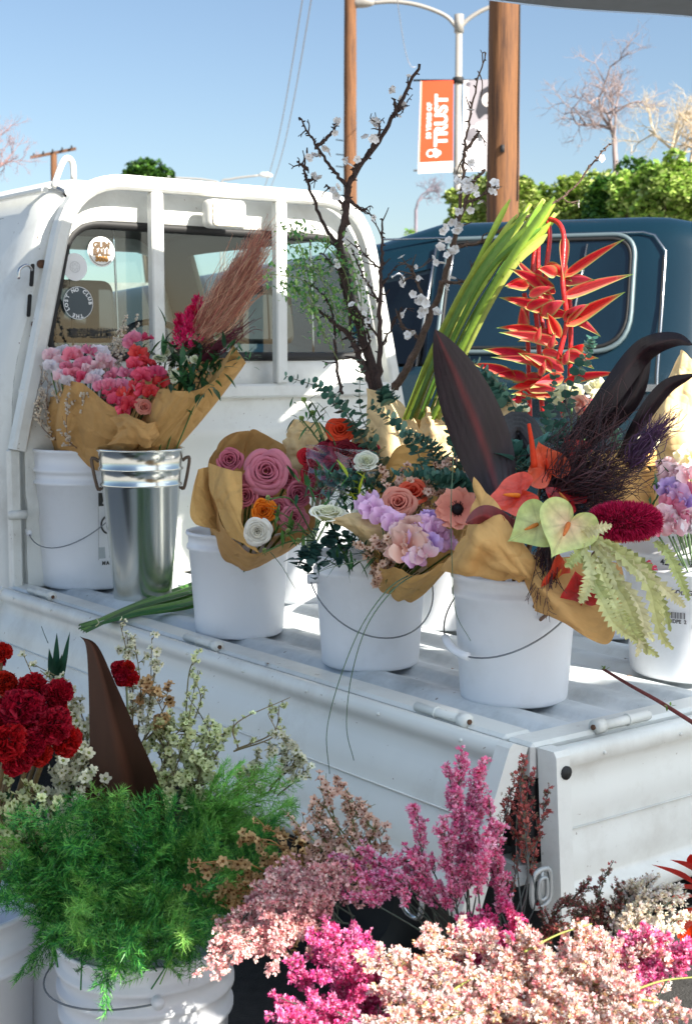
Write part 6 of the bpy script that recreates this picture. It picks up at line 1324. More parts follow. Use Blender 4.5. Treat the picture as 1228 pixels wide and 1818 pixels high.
# dark curling amaranth threads
DK = [L(48, 20, 30), L(62, 26, 36), L(34, 16, 24), L(80, 40, 40)]
hair(A5, P(985, 880, 2.5), [(1020, 760, 2.5), (1060, 720, 2.5), (1100, 750, 2.5), (1125, 800, 2.5), (1135, 840, 2.48), (1100, 870, 2.46), (1060, 880, 2.46)], 430, DK, 31, 'dark_threads', .0010, 0, .022, .028)
hair(A5, P(975, 960, 2.38), [(955, 1030, 2.32), (970, 1080, 2.3), (985, 1060, 2.3), (940, 1060, 2.32)], 70, DK, 32, 'dark_threads', .0010, 0, .008, .01)
hair(A5, P(1120, 820, 2.5), [(1150, 760, 2.5), (1185, 748, 2.5), (1160, 775, 2.5)], 160, [L(66, 36, 66), L(80, 46, 84)], 33, 'purple_threads', .0012, 0, .012, .010)
# sweet peas and eucalyptus between
A6, f6 = bq('sweet_pea_bunch', 'cream and peach sweet peas tucked behind the orange anthurium', 'Br2')
peas(A6, P(1010, 860, 2.7), [(1000, 706, 2.72, 'cream', 1.1), (1016, 700, 2.72, 'cream', 1.), (1056, 690, 2.74, 'cream', 1.), (1030, 716, 2.7, 'peach', 1.1), (1046, 726, 2.7, 'hot', .8), (1060, 706, 2.72, 'cream', .8), (912, 745, 2.7, 'cream', 1.), (904, 765, 2.68, 'white', 1.1), (920, 760, 2.68, 'cream', .9), (926, 730, 2.7, 'cream', .8), (1140, 800, 2.62, 'cream', 1.1), (1150, 790, 2.62, 'cream', 1.), (1035, 735, 2.7, 'peach', .9), (900, 780, 2.66, 'pale', 1.)], .021)
E6 = thing('eucalyptus_bunch', 'eucalyptus sprigs rising between the heliconia and the black leaves', 'foliage', CEN['Br2'][0] + np.array((0, 0, .1)))
for i, pt in enumerate([[(960, 860, 2.62), (965, 780, 2.66), (975, 720, 2.7), (985, 660, 2.72)], [(940, 860, 2.62), (930, 780, 2.64), (900, 700, 2.68), (850, 650, 2.7), (810, 630, 2.7)], [(930, 850, 2.6), (925, 800, 2.62), (920, 760, 2.64), (935, 700, 2.66)], [(980, 850, 2.6), (990, 780, 2.62), (1000, 750, 2.64)], [(940, 840, 2.56), (915, 810, 2.56), (905, 790, 2.58)], [(980, 820, 2.6), (1010, 700, 2.66), (1040, 630, 2.7), (1050, 600, 2.7)], [(1120, 850, 2.6), (1100, 800, 2.64), (1085, 740, 2.66)], [(900, 720, 2.68), (880, 690, 2.7), (860, 660, 2.72)]]):
    euc(E6, f6, pt, 200 + i, .011)
leafmass(E6, [(925, 830, 2.54), (915, 815, 2.55), (932, 815, 2.54)], 12, .045, .03, [L(60, 100, 90), L(76, 116, 104)], 22, .008, 'broad_leaves')
# right edge bunch
A7, f7 = bq('wrapped_bouquet', 'tall paper wrapped bunch of pastel sweet peas in the printed pail at the right edge', 'B6')
paper(A7, sheet([[(1196, 650, 2.74), (1208, 622, 2.72), (1230, 640, 2.70), (1262, 660, 2.72)], [(1150, 740, 2.72), (1185, 740, 2.66), (1230, 745, 2.66), (1280, 740, 2.70)], [(1158, 830, 2.70), (1195, 830, 2.64), (1235, 830, 2.64), (1290, 830, 2.68)], [(1160, 900, 2.66), (1200, 900, 2.62), (1240, 900, 2.62), (1290, 900, 2.66)]], amp=.006, seed=61), tint=KR2)
peas(A7, f7, [(1190, 850, 2.56, 'pale', 1.2), (1206, 862, 2.55, 'white', 1.1), (1222, 850, 2.55, 'pale', 1.2), (1186, 872, 2.54, 'violet', 1.), (1202, 884, 2.53, 'lilac', 1.1), (1222, 880, 2.53, 'pink', 1.2), (1216, 900, 2.52, 'violet', 1.), (1190, 900, 2.52, 'pink', 1.), (1180, 925, 2.5, 'pale', 1.2), (1205, 925, 2.5, 'pink', 1.2), (1226, 920, 2.5, 'pale', 1.2), (1196, 945, 2.49, 'pale', 1.2), (1222, 945, 2.49, 'white', 1.2), (1172, 945, 2.5, 'pink', .9), (1226, 815, 2.58, 'cream', 1.2), (1240, 880, 2.54, 'peach', 1.2), (1182, 835, 2.58, 'pale', 1.), (1240, 930, 2.52, 'pink', 1.2), (1250, 850, 2.56, 'pale', 1.2)], .024)
leafmass(A7, [(1174, 870, 2.56), (1180, 845, 2.58), (1215, 870, 2.56), (1168, 855, 2.58)], 50, .035, .006, DG, 24, .015)
for k, q in enumerate([(1150, 1010, 2.4), (1146, 1040, 2.4), (1140, 1000, 2.42)]):
    p = P(*q); one('sweet_pea_bloom', pea('hot', k), A7, p, to_cam(p), .016)

# ================================================================== LOOSE BITS ON THE TRUCK
def blade(label, pts, col, r0=.0013, name='grass_blade', group=None, cat='grass blade'):
    g = G(); tube(g, crom([P(*x) for x in pts], 36), np.linspace(r0, r0 * .5, 36), col, 5); o = g.build(name, M_stem, None); tag(o, label, cat, group); return o
BG = L(78, 102, 74)
blade('longer left one of two thin blades arching down over the truck side', [(735, 1016, 2.55), (690, 1045, 2.42), (640, 1115, 2.36), (600, 1215, 2.34), (580, 1300, 2.33), (585, 1374, 2.34)], BG)
blade('shorter right one of two thin blades arching down over the truck side', [(742, 1016, 2.55), (700, 1045, 2.40), (652, 1110, 2.35), (624, 1200, 2.33), (615, 1290, 2.32), (628, 1350, 2.33)], BG)
blade('thin blade curving down the front of the middle pail', [(660, 992, 2.60), (620, 1000, 2.55), (585, 1008, 2.55), (560, 1018, 2.57)], L(120, 134, 110), .0009)
blade('long thin blade hanging in front of the gap left of the corner pail', [(805, 800, 2.5), (800, 900, 2.42), (802, 1000, 2.38), (808, 1085, 2.36), (835, 1138, 2.34)], BG, .0010)
blade('thin curved blade hanging below the rose bunch', [(480, 980, 2.84), (500, 1005, 2.82), (515, 1030, 2.81), (524, 1045, 2.80)], BG, .0009)
# leaf sheaf lying on the bed
LS = thing('green_stalks', 'sheaf of fresh green stalks lying across the edge of the truck bed', 'stalks', PZ(250, 1090, BED))
rv = np.random.default_rng(17)
for i in range(7):
    o_ = i * 4.2; z = BED + .012 + .006 * (i % 3); a = PZ(142 + (i % 3) * 4, 1118 - (i % 2) * 6 + (i % 3) * 3, BED + .02); b = PZ(240, 1082 - 8 + o_ * .8, z); c2 = PZ(345, 1036 + o_ * 1.6, z); e2 = PZ(430, 1006 + o_, z)
    q = crom([a, b, c2, e2], 20); D = nrm(np.gradient(q, axis=0)); sd_ = nrm(np.cross(D, (0, 0, 1.))); v = np.linspace(0, 1, 20)[:, None]; w = .004 + .010 * v; s = np.linspace(-1, 1, 5)[None]
    A = q[:, None] + sd_[:, None] * (w * s)[..., None] + np.array((0, 0, 1.)) * ((1 - s ** 2) * .006)[..., None]
    cc = np.array([L(76, 128, 56), L(104, 148, 66), L(56, 104, 50)][i % 3]) * np.ones((20, 5, 1)); g = G(); grid(g, A, cc); g.build('stalk', M_leaf, LS)
g = G(); q0 = PZ(228, 1088, BED + .012); tube(g, crom([PZ(170, 1112, BED + .045), PZ(176, 1106, BED + .05), PZ(172, 1098, BED + .04)], 8), .0012, L(200, 196, 150), 5); g.build('tie', M_stem, LS)
# bark stick at the right rear and crumbs
RT = thing('red_twig', 'reddish twig with small green buds lying over the tail edge at right', 'twig', P(1150, 1230, 2.3))
g = G(); tube(g, crom([P(1070, 1188, 2.42), P(1120, 1218, 2.30), P(1170, 1246, 2.24), P(1240, 1290, 2.18)], 20), np.linspace(.0025, .0035, 20), L(120, 54, 50), 6); g.build('twig', M_bark, RT)
leafmass(RT, [(1072, 1188, 2.41), (1185, 1254, 2.22)], 10, .010, .004, [L(110, 140, 60)], 25, .002, 'buds')
Z_ = [(802, 1188), (1128, 1178), (1108, 1170), (470, 1178), (1122, 1200), (700, 1135)]
for i, (x, y) in enumerate(Z_):
    g = G(); leaf_add(g, PZ(x, y, BED + .009), (rng.normal(), rng.normal(), .1), .013, .008, L(120, 86, 56) if i != 2 else L(36, 26, 30), 3); o = g.build('fallen_petal', M_leaf, None)
    tag(o, ['tiny dried leaf on the bed left of the corner pail', 'small crumb on the bed by the printed pail base', 'tiny black crumb on the bed near the toothed leaves', 'tiny scrap on the bed beside the rose pail', 'little brown scrap above the red twig', 'tiny scrap on the bed behind the middle pail'][i], 'petal')
# ================================================================== FLOWERS STANDING ON THE GROUND
def footg(key, dz=-.08):
    c, r, h = CEN[key]; return c + np.array((0, 0, h + dz))
# asparagus fern
def frond(parent, base, tip, seed, cols, ln=.040, nb=30, droop=.03, size=.0150, start=.35):
    r = np.random.default_rng(seed); base, tip = np.asarray(base), np.asarray(tip); mid = base * .45 + tip * .55 + np.array((0, 0, droop)) + r.normal(0, .012, 3)
    q = crom([base, mid, tip], 24); D = nrm(np.gradient(q, axis=0)); g = G(); tube(g, q, np.linspace(.0013, .0005, 24), np.array(cols[0]) * .8, 4, False); PP, DD = [], []
    up = nrm(r.normal(0, 1, 3) + np.array((0, -.6, .8)))
    for i in range(nb):
        f = start + (1 - start) * (i + .5) / nb; k = min(int(f * 23), 22); p = q[k] + (q[k + 1] - q[k]) * (f * 23 - k); side = nrm(np.cross(D[k], up)) * (1 if i % 2 else -1)
        d = nrm(side * .9 + D[k] * .75 + r.normal(0, .22, 3)); l = ln * (1.15 - .85 * ((f - start) / (1 - start))) * r.uniform(.7, 1.15); e = p + d * l + np.array((0, 0, -.004)); tube(g, [p, (p + e) / 2 + r.normal(0, .001, 3), e], .00035, np.array(cols[0]), 3, False)
        m = max(5, int(l / .0040)); t = np.linspace(.08, 1, m)[:, None]; w = nrm(np.cross(d, up)); base_p = p + (e - p) * t
        for sgn in (-1, 1, 0):
            dd = nrm(d * .85 + w * sgn * .9 + r.normal(0, .28, (m, 3))); PP.append(base_p); DD.append(dd)
    PP, DD = np.vstack(PP), np.vstack(DD); N = len(PP); cc = np.array(cols)[r.integers(0, len(cols), N)] * r.uniform(.7, 1.2, (N, 1)) * r.uniform(.8, 1.15)
    g.inst(NEED, frames(DD, r.uniform(0, 6, N)) * (size * r.uniform(.6, 1.1, N))[:, None, None], PP, cc); return g.build('frond_sprig', M_leaf, parent, False)
FG = [L(52, 134, 56), L(84, 164, 66), L(24, 86, 42), L(116, 186, 84)]
FL_ = [L(124, 188, 80), L(150, 206, 98), L(100, 168, 74)]
f1g = footg('G1')
rf_ = np.random.default_rng(21)
FB = thing('fern_bunch', 'big fluffy bunch of green asparagus fern spilling over the ribbed pail', 'fern', CEN['G1'][0] + np.array((0, 0, .2)))
tips = []
while len(tips) < 150:
    x, y = rf_.uniform(0, 500), rf_.uniform(1385, 1675)
    top_ = 1395 + 45 * abs((x - 260) / 260) ** 2; bot = 1688 - 10 * abs(x - 250) / 100 if x > 90 else 1600
    if x > 380: bot = 1640 - (x - 380) * 1.0
    if not (top_ < y < bot): continue
    Yv = 2.28 - .42 * (y - 1385) / 300 - .06 * rf_.uniform(-1, 1); tips.append((x, y, Yv))
tips += [(rf_.uniform(-15, 150), rf_.uniform(1405, 1600), 2.02 + rf_.uniform(-.04, .08)) for _ in range(34)]
tips += [(x_, y_, 2.08) for x_, y_ in ((160, 1400), (185, 1412), (210, 1405), (235, 1415), (262, 1408), (290, 1404), (200, 1430), (250, 1432), (310, 1420), (140, 1420))]
for i, tpx in enumerate(tips):
    tp_ = P(*tpx); b = f1g + rf_.normal(0, .05, 3) * np.array((1, 1, .2)); L0 = np.linalg.norm(tp_ - b)
    if L0 > .17: b = tp_ + (b - tp_) * (.17 / L0 * rf_.uniform(.9, 1.25))
    frond(FB, b, tp_, 500 + i, FG if rf_.uniform() < .8 else FL_, start=.12, nb=26, droop=.018)
for i, (x, y, Y) in enumerate([(60, 1720, 2.0), (30, 1735, 1.98), (95, 1700, 2.0), (150, 1690, 1.98), (190, 1790, 1.95), (175, 1750, 1.95), (210, 1730, 1.93), (245, 1720, 1.92), (120, 1680, 2.0), (300, 1690, 1.94), (140, 1640, 2.0), (70, 1660, 2.04), (25, 1560, 2.08), (5, 1600, 2.08)]):
    frond(FB, P(x * .6 + 90, min(y - 60, 1650), Y + .05), P(x, y, Y), 700 + i, FG, nb=26, start=.1, droop=.008, ln=.026)
FR = thing('fern_bunch', 'lighter green fern sprays reaching right in front of the truck side', 'fern', CEN['G1'][0] + np.array((.05, .02, .22)))
for i in range(26):
    x, y = rf_.uniform(390, 545), rf_.uniform(1345, 1500)
    frond(FR, P(340 + rf_.uniform(-30, 60), 1500, 2.2), P(x, y, 2.2 + rf_.uniform(-.1, .08)), 800 + i, FL_, nb=26, start=.25, ln=.036, droop=.01, size=.011)
# dark pointed leaf and others
BLK = thing('dark_leaf', 'tall brown black pointed leaf rising out of the green fern', 'leaf', P(228, 1500, 2.12))
M_brleaf = mat('brown_leaf', rough=.5, spec=.25, trans=.05, noise=.3, nscale=30, stretch=(1, 1, .2))
def blade_leaf(parent, left, right, Y, cols, m, fold=.010, n=30, dy=None):
    Lp = crom([P(x, y, Y + (0 if dy is None else dy * i)) for i, (x, y) in enumerate(left)], n); Rp = crom([P(x, y, Y + (0 if dy is None else dy * i)) for i, (x, y) in enumerate(right)], n); s = np.linspace(0, 1, 9)[None, :, None]
    A = Lp[:, None] * (1 - s) + Rp[:, None] * s; wd = np.linalg.norm(Rp - Lp, axis=1)[:, None]; A[:, :, 1] += (np.abs(s[..., 0] - .5) * 2 - .5) * -wd * .22
    t = (np.exp(-((s[..., 0] - .5) ** 2) * 160) * np.ones((n, 1)))[..., None]; C = np.array(cols[0]) * (1 - t) + np.array(cols[1]) * t; g = G(); grid(g, A, C); return g.build('blade', m, parent)
blade_leaf(BLK, [(142, 1129), (153, 1146), (158, 1200), (161, 1300), (163, 1390), (176, 1500)], [(143, 1130), (174, 1146), (206, 1212), (246, 1300), (288, 1398), (300, 1490)], 2.165, (L(58, 36, 26), L(80, 48, 34)), M_brleaf, dy=.003)
blade_leaf(BLK, [(138, 1392), (150, 1430), (162, 1480)], [(190, 1400), (185, 1440), (166, 1482)], 2.17, (L(74, 30, 26), L(90, 40, 32)), M_brleaf)
blade_leaf(BLK, [(8, 1400), (20, 1440), (46, 1500)], [(70, 1440), (76, 1470), (60, 1510)], 2.14, (L(40, 78, 46), L(60, 98, 60)), M_leaf)
SPK = thing('spiky_leaves', 'small clump of narrow dark green leaves behind the red cockscombs', 'leaves', P(102, 1230, 2.3))
for (x, y, dx) in ((101, 1122, 0), (123, 1120, 3), (88, 1150, -2), (110, 1160, 1), (118, 1170, 2), (95, 1165, 0)):
    b = P(100 + dx * 3, 1215, 2.28); tp_ = P(x, y, 2.26); g = G(); leaf_add(g, b, tp_ - b, np.linalg.norm(tp_ - b), .011, L(34, 72, 54), 8, -.05, .3); g.build('leaf', M_leaf, SPK)
g = G(); tube(g, crom([P(86, 1142, 2.26), P(80, 1128, 2.26), P(74, 1112, 2.26)], 6), .0006, L(40, 60, 50), 4); g.build('tendril', M_stem, SPK)
# cockscombs
def comb_G(seed, n=130):
    r = np.random.default_rng(seed); g = G(); ga = 2.39996; lathe(g, [(.001, -.4), (.45, -.3), (.6, .1), (.45, .5), (.001, .62)], (0, 0, 0), 14, col=L(90, 6, 14))
    for i in range(n):
        zc = 1 - 1.5 * (i + .5) / n; rr = math.sqrt(max(0, 1 - zc * zc)); a = i * ga; d = np.array((rr * math.cos(a) * 1.15, rr * math.sin(a) * .85, zc * .9)) * (1 + .22 * math.sin(3 * a + seed) * rr); c = np.array(L(104, 6, 16)); c2 = np.array(L(182, 18, 34)) * r.uniform(.8, 1.1)
        ruffle_petal(g, d * .45, nrm(d + r.normal(0, .1, 3)), nrm(r.normal(0, 1, 3)), .55 * r.uniform(.85, 1.15), .34, c, c2, seed * 100 + i, .35, 5, 9, .5)
    return g
COMB = [fmesh(comb_G(k), 'cockscomb') for k in (1, 2)]
for i, (x, y, Y, s, lab) in enumerate([(40, 1258, 2.12, .040, 'large dark red cockscomb bloom second from the left edge'), (98, 1290, 2.10, .036, 'red cockscomb bloom nearest the dark pointed leaf'), (103, 1232, 2.16, .030, 'round red cockscomb bloom below the spiky dark leaves'), (60, 1222, 2.18, .030, 'round red cockscomb bloom at the top middle of the red cluster'), (14, 1320, 2.06, .038, 'lowest deep red cockscomb bloom at the left edge'),
                                        (8, 1212, 2.2, .026, 'upper red cockscomb bloom beside the left edge of the photo'), (4, 1158, 2.2, .020, 'topmost small red cockscomb bloom at the left edge'), (60, 1320, 2.08, .028, 'red cockscomb bloom low in the cluster, above the white wax flowers'), (-6, 1270, 2.14, .030, 'red cockscomb bloom cut by the left edge of the photo')]):
    p = P(x, y, Y); t = thing('cockscomb', lab, 'flower', p - np.array((0, 0, .12)), 'red cockscomb blooms at the lower left'); one('bloom', COMB[i % 2], t, p, (rng.uniform(-.5, .5), -.6, .9), s * .80, i * 1.7); one('bloom', COMB[(i + 1) % 2], t, p + np.array((s * rng.uniform(-.6, .6), .01, -s * .75)), (rng.uniform(-.5, .5), -.7, .5), s * .62, i); stem(t, p, footg('Gl') * .6 + p * .4 - np.array((0, 0, .06)), .004, L(110, 90, 60))
RC = thing('red_carnation', 'small red carnation sprig standing alone right of the dark pointed leaf', 'flower', P(225, 1260, 2.2))
for (x, y, s) in ((212, 1188, .014), (222, 1196, .016), (232, 1206, .015), (228, 1186, .012), (216, 1204, .013)): p = P(x, y, 2.2); one('bloom', COMB[0], RC, p, to_cam(p, .4), s, x)
stem(RC, P(224, 1206, 2.2), P(236, 1420, 2.2), .0016, L(110, 120, 84))
# wax flowers
def waxthing(label, foot, tips, tpl, seed, name='wax_flower_sprig', group=None, **k):
    t = thing(name, label, 'flower', foot, group); wax(t, foot, tips, tpl, seed, **k); return t
YW = 2.2
waxthing('white wax flower bunch between the red cockscombs and the dark pointed leaf', P(130, 1560, YW), [(108, 1268, YW), (128, 1262, YW), (146, 1290, YW), (118, 1300, YW), (140, 1330, YW - .03), (150, 1358, YW - .04), (126, 1366, YW - .05), (150, 1385, YW - .05), (140, 1250, YW)], WX_W, 900, size=.0085, n_side=9, ln=.05, nfl=5, k=.45)
waxthing('white wax flower sprigs low at the left edge below the cockscombs', P(90, 1600, 2.12), [(40, 1418, 2.08), (64, 1402, 2.08), (20, 1436, 2.06), (84, 1425, 2.06), (12, 1390, 2.1)], WX_G, 930, size=.008, n_side=8, ln=.045, nfl=5, k=.45)
waxthing('pale wax flower bunch right of the dark pointed leaf', P(300, 1540, 2.28), [(258, 1340, 2.26), (286, 1302, 2.28), (310, 1290, 2.28), (334, 1282, 2.28), (352, 1300, 2.28), (296, 1340, 2.26), (322, 1330, 2.26), (268, 1372, 2.24), (302, 1372, 2.24), (342, 1350, 2.26), (372, 1290, 2.28), (390, 1330, 2.26), (360, 1370, 2.24), (400, 1300, 2.28), (280, 1400, 2.22), (330, 1400, 2.22), (430, 1370, 2.24)], WX_G, 950, size=.0075, n_side=9, ln=.05, nfl=5, k=.5)
waxthing('tall thin wax flower stem crossing the green stalks on the bed edge', P(244, 1400, 2.3), [(214, 1108, 2.3), (240, 1140, 2.3), (270, 1132, 2.3), (282, 1150, 2.3), (226, 1128, 2.3)], WX_W, 970, size=.0062, n_side=8, ln=.03, nfl=5, k=.28)
waxthing('orange centred wax flower cluster right of the red carnation sprig', P(246, 1400, 2.28), [(248, 1218, 2.28), (262, 1228, 2.28), (256, 1206, 2.28)], WX_B, 975, size=.0075, n_side=6, ln=.026, nfl=5, k=.4)
waxthing('slender budded stem standing before the truck side rail', P(320, 1370, 2.3), [(350, 1162, 2.3), (342, 1200, 2.3), (330, 1230, 2.3), (352, 1190, 2.3)], WX_G, 980, size=.0045, n_side=7, ln=.022, nfl=4, k=.3, col=L(112, 110, 70))
waxthing('longest thin stem arching right over the white truck side', P(400, 1350, 2.28), [(515, 1238, 2.26), (496, 1252, 2.26), (476, 1268, 2.26)], WX_G, 985, size=.0045, n_side=6, ln=.024, nfl=4, k=.2, col=L(130, 112, 80))
waxthing('pale wax flower tips above the lighter fern sprays', P(470, 1460, 2.26), [(492, 1300, 2.24), (484, 1330, 2.24), (512, 1330, 2.24), (526, 1340, 2.24), (460, 1335, 2.24)], WX_W, 990, size=.0065, n_side=8, ln=.03, nfl=5, k=.4)
waxthing('small cream wax flower sprig above the cockscombs at the left', P(130, 1300, 2.2), [(72, 1190, 2.2), (62, 1180, 2.2), (46, 1172, 2.2), (70, 1202, 2.2)], WX_W, 995, size=.0068, n_side=4, ln=.02, nfl=3, k=.2)
waxthing('golden brown wax flower sprigs right of the green fern', P(600, 1620, 2.1), [(344, 1532, 2.0), (356, 1556, 2.0), (346, 1584, 2.0), (378, 1548, 2.02), (420, 1540, 2.04), (446, 1560, 2.04), (478, 1530, 2.04), (500, 1500, 2.06), (440, 1492, 2.06), (470, 1470, 2.08), (400, 1604, 2.0), (390, 1640, 1.98), (520, 1520, 2.04), (410, 1580, 2.0), (490, 1560, 2.04)], WX_B, 1000, size=.0070, n_side=9, ln=.04, nfl=4, k=.2, col=L(156, 112, 60))
waxthing('green and peach wax flower bunch in front of the truck side', P(700, 1640, 2.08), [(596, 1396, 2.1), (566, 1440, 2.1), (586, 1430, 2.1), (620, 1430, 2.1), (648, 1450, 2.08), (664, 1480, 2.06), (560, 1476, 2.08), (600, 1480, 2.06), (540, 1500, 2.06), (636, 1490, 2.06), (570, 1510, 2.05), (620, 1410, 2.1), (520, 1456, 2.08), (606, 1520, 2.05)], WX_P, 1030, size=.0062, n_side=12, ln=.045, nfl=4, k=.4, col=L(116, 120, 66))
# broom sprays
def floret2(k):
    g = G(); r = np.random.default_rng(k)
    def pet(d, up, ln, wd, c, bend):
        d = nrm(np.asarray(d, float)); x = nrm(np.cross(d, up)); nn = np.cross(x, d)
        g.add([(0, 0, 0), d * ln * .5 - x * wd + nn * .12, d * ln * .85 - x * wd * .55 + nn * bend, d * ln + nn * bend * 1.3, d * ln * .85 + x * wd * .55 + nn * bend, d * ln * .5 + x * wd + nn * .12], np.array([(0, 1, 2, 5), (5, 2, 3, 4)]), c)
    pet((0, .6, 1.), (0, 1, 0), 1.05, .30, np.array((1, 1, 1)), -.25); pet((.5, -.2, .9), (.3, .8, 0), .8, .18, np.array((.82, .72, .76)), .2); pet((-.5, -.3, .8), (-.3, .8, 0), .85, .18, np.array((.9, .8, .82)), .15)
    if k: pet((0, -.7, .7), (0, 1, .3), .6, .16, np.array((.95, .9, .85)), .1)
    g.add([(-.08, -.08, -.3), (.1, -.05, -.3), (.0, .1, -.3), (0, 0, .28)], np.array([(0, 1, 3), (1, 2, 3), (2, 0, 3)]), np.array((.50, .30, .22)))
    return g.arrays()
FLOS = [floret2(0), floret2(1), FLO]
PKP = [L(250, 212, 208), L(246, 190, 190), L(252, 226, 216), L(232, 158, 164)]
PKH = [L(244, 130, 184), L(234, 92, 160), L(250, 170, 208), L(222, 66, 138)]
PKM = [L(250, 146, 190), L(252, 180, 210), L(240, 110, 166), L(253, 206, 226)]
PCH = [L(253, 232, 214), L(250, 214, 204), L(254, 244, 230), L(236, 160, 170), L(246, 200, 200), L(254, 242, 234), L(254, 248, 240), L(236, 200, 150), L(220, 140, 130), L(255, 250, 244)]
WHT = [L(244, 240, 222), L(250, 246, 236), L(230, 222, 190)]
RDB = [L(176, 84, 84), L(196, 110, 104), L(140, 70, 66), L(120, 110, 90)]
ST1, ST2 = L(70, 84, 70), L(112, 104, 58)
def brooms(label, group, foot, tips, cols, seed, ln=.05, n_side=24, nfl=15, size=.0088, sc=ST1, k=.0, droop=.02, spread=.5, start=.3, name='broom_spray', same=True):
    words = ['leftmost', 'second', 'third', 'fourth', 'fifth', 'sixth', 'seventh', 'eighth', 'ninth', 'tenth', 'eleventh', 'twelfth', 'thirteenth', 'fourteenth', 'fifteenth', 'sixteenth', 'seventeenth']
    rank = {tuple(q): i for i, q in enumerate(sorted(tips))}
    if len(tips) <= 17: label = [(words[rank[tuple(q)]] + ' of the ' if rank[tuple(q)] == 0 else ('rightmost of the ' if rank[tuple(q)] == len(tips) - 1 else words[rank[tuple(q)]] + ' from the left of the ')) + group for q in tips]
    for i, (x, y, Y) in enumerate(tips):
        tp_ = P(x, y, Y); b = np.asarray(foot) * (1 - k) + tp_ * k + rng.normal(0, .02, 3) * np.array((1, 1, .2)); lb_ = label if isinstance(label, str) else label[i]
        t = thing(name, lb_, 'flower', b, group); spray(t, b, tp_, int(n_side * 1.15), ln * 1.05, FLOS[i % 3], size * .64, cols, sc, seed + i, int(nfl * 1.9), droop, spread, start, .0015)
F2, F3 = CEN['G2'][0] + np.array((0, 0, .26)), CEN['G3'][0] + np.array((0, 0, .26))
YB_ = 1.95
brooms('pale pink broom spray drooping left over the ribbed pail rim', 'pale pink broom sprays drooping left', P(620, 1640, 1.95), [(375, 1715, 1.84), (395, 1680, 1.86), (402, 1650, 1.88), (425, 1625, 1.9), (450, 1600, 1.92), (478, 1585, 1.94), (510, 1576, 1.95), (440, 1690, 1.84), (470, 1660, 1.86), (500, 1630, 1.88), (530, 1610, 1.92), (430, 1655, 1.86), (465, 1625, 1.9), (520, 1660, 1.86), (550, 1600, 1.94), (490, 1700, 1.82), (410, 1700, 1.84)], PKP, 1100, ln=.042, n_side=20, nfl=15, size=.0084, k=.15, droop=.035, start=.2)
brooms('hot pink broom spray at the bottom, left of the peach mass', 'hot pink broom sprays at the bottom', F2 + np.array((0, 0, .02)), [(560, 1668, 1.84), (600, 1650, 1.86), (636, 1668, 1.84), (530, 1720, 1.76), (570, 1735, 1.74), (505, 1775, 1.70), (488, 1800, 1.68), (610, 1720, 1.76), (640, 1770, 1.72), (545, 1800, 1.68), (595, 1795, 1.68), (580, 1690, 1.80), (620, 1690, 1.8), (520, 1810, 1.66), (650, 1720, 1.76), (560, 1830, 1.64), (640, 1825, 1.64)], PKH, 1200, ln=.04, n_side=20, nfl=15, k=.15, start=.2)
brooms('pink broom spray in the tall plume before the truck corner', 'tall pink broom sprays before the truck corner', P(850, 1690, 1.95), [(820, 1348, 1.98), (796, 1376, 1.98), (842, 1400, 1.97), (868, 1424, 1.96), (806, 1420, 1.96), (880, 1478, 1.95), (834, 1460, 1.94), (740, 1440, 1.97), (786, 1470, 1.94), (860, 1500, 1.93), (850, 1370, 1.98)], PKM, 1300, ln=.034, n_side=26, nfl=13, size=.0086, start=.38, spread=.36, droop=.0)
brooms('short pink broom spray leaning left of the tall pink plume', 'short pink broom sprays left of the tall plume', P(800, 1690, 1.95), [(650, 1510, 1.98), (704, 1530, 1.96), (612, 1524, 1.98), (680, 1556, 1.95), (740, 1540, 1.95), (590, 1575, 1.95), (670, 1590, 1.93), (720, 1590, 1.92), (640, 1560, 1.95)], PKM, 1350, ln=.032, n_side=13, nfl=11, size=.0086, start=.45, spread=.4)
brooms('bright magenta broom spray at the foot of the tall pink plume', 'magenta broom sprays at the foot of the tall plume', P(840, 1780, 1.9), [(870, 1650, 1.88), (846, 1676, 1.87), (908, 1622, 1.88), (880, 1690, 1.86), (820, 1650, 1.88), (900, 1660, 1.87)], PKH, 1380, ln=.034, n_side=18, nfl=14, start=.3)
brooms('dark reddish broom spray with bare lower stems at the truck corner', 'dark reddish broom sprays at the truck corner', P(905, 1680, 1.98), [(930, 1350, 2.0), (940, 1378, 2.0), (908, 1400, 2.0), (972, 1410, 2.0), (896, 1440, 2.0), (938, 1436, 2.0), (920, 1380, 1.99), (926, 1420, 1.99)], RDB, 1400, ln=.026, n_side=12, nfl=5, size=.0085, sc=L(84, 92, 88), start=.6, spread=.3, droop=0)
r_ = np.random.default_rng(33); tp = []
while len(tp) < 66:
    x, y = r_.uniform(640, 1240), r_.uniform(1630, 1835)
    if y < 1655 + 50 * ((x - 860) / 300) ** 2 - 15: continue
    if x > 1150 and 1700 < y < 1790 and r_.uniform() < .7: continue
    tp.append((x, y, 1.86 - .26 * (y - 1630) / 200 + r_.uniform(-.03, .03)))
brooms('peach white broom spray in the dense mass filling the bottom right', 'peach broom sprays massed at the bottom right', (F2 + F3) / 2 + np.array((.04, 0, .04)), tp, PCH, 1500, ln=.042, n_side=20, nfl=15, size=.0090, k=.3, sc=ST2, start=.1, spread=.6, droop=.02)
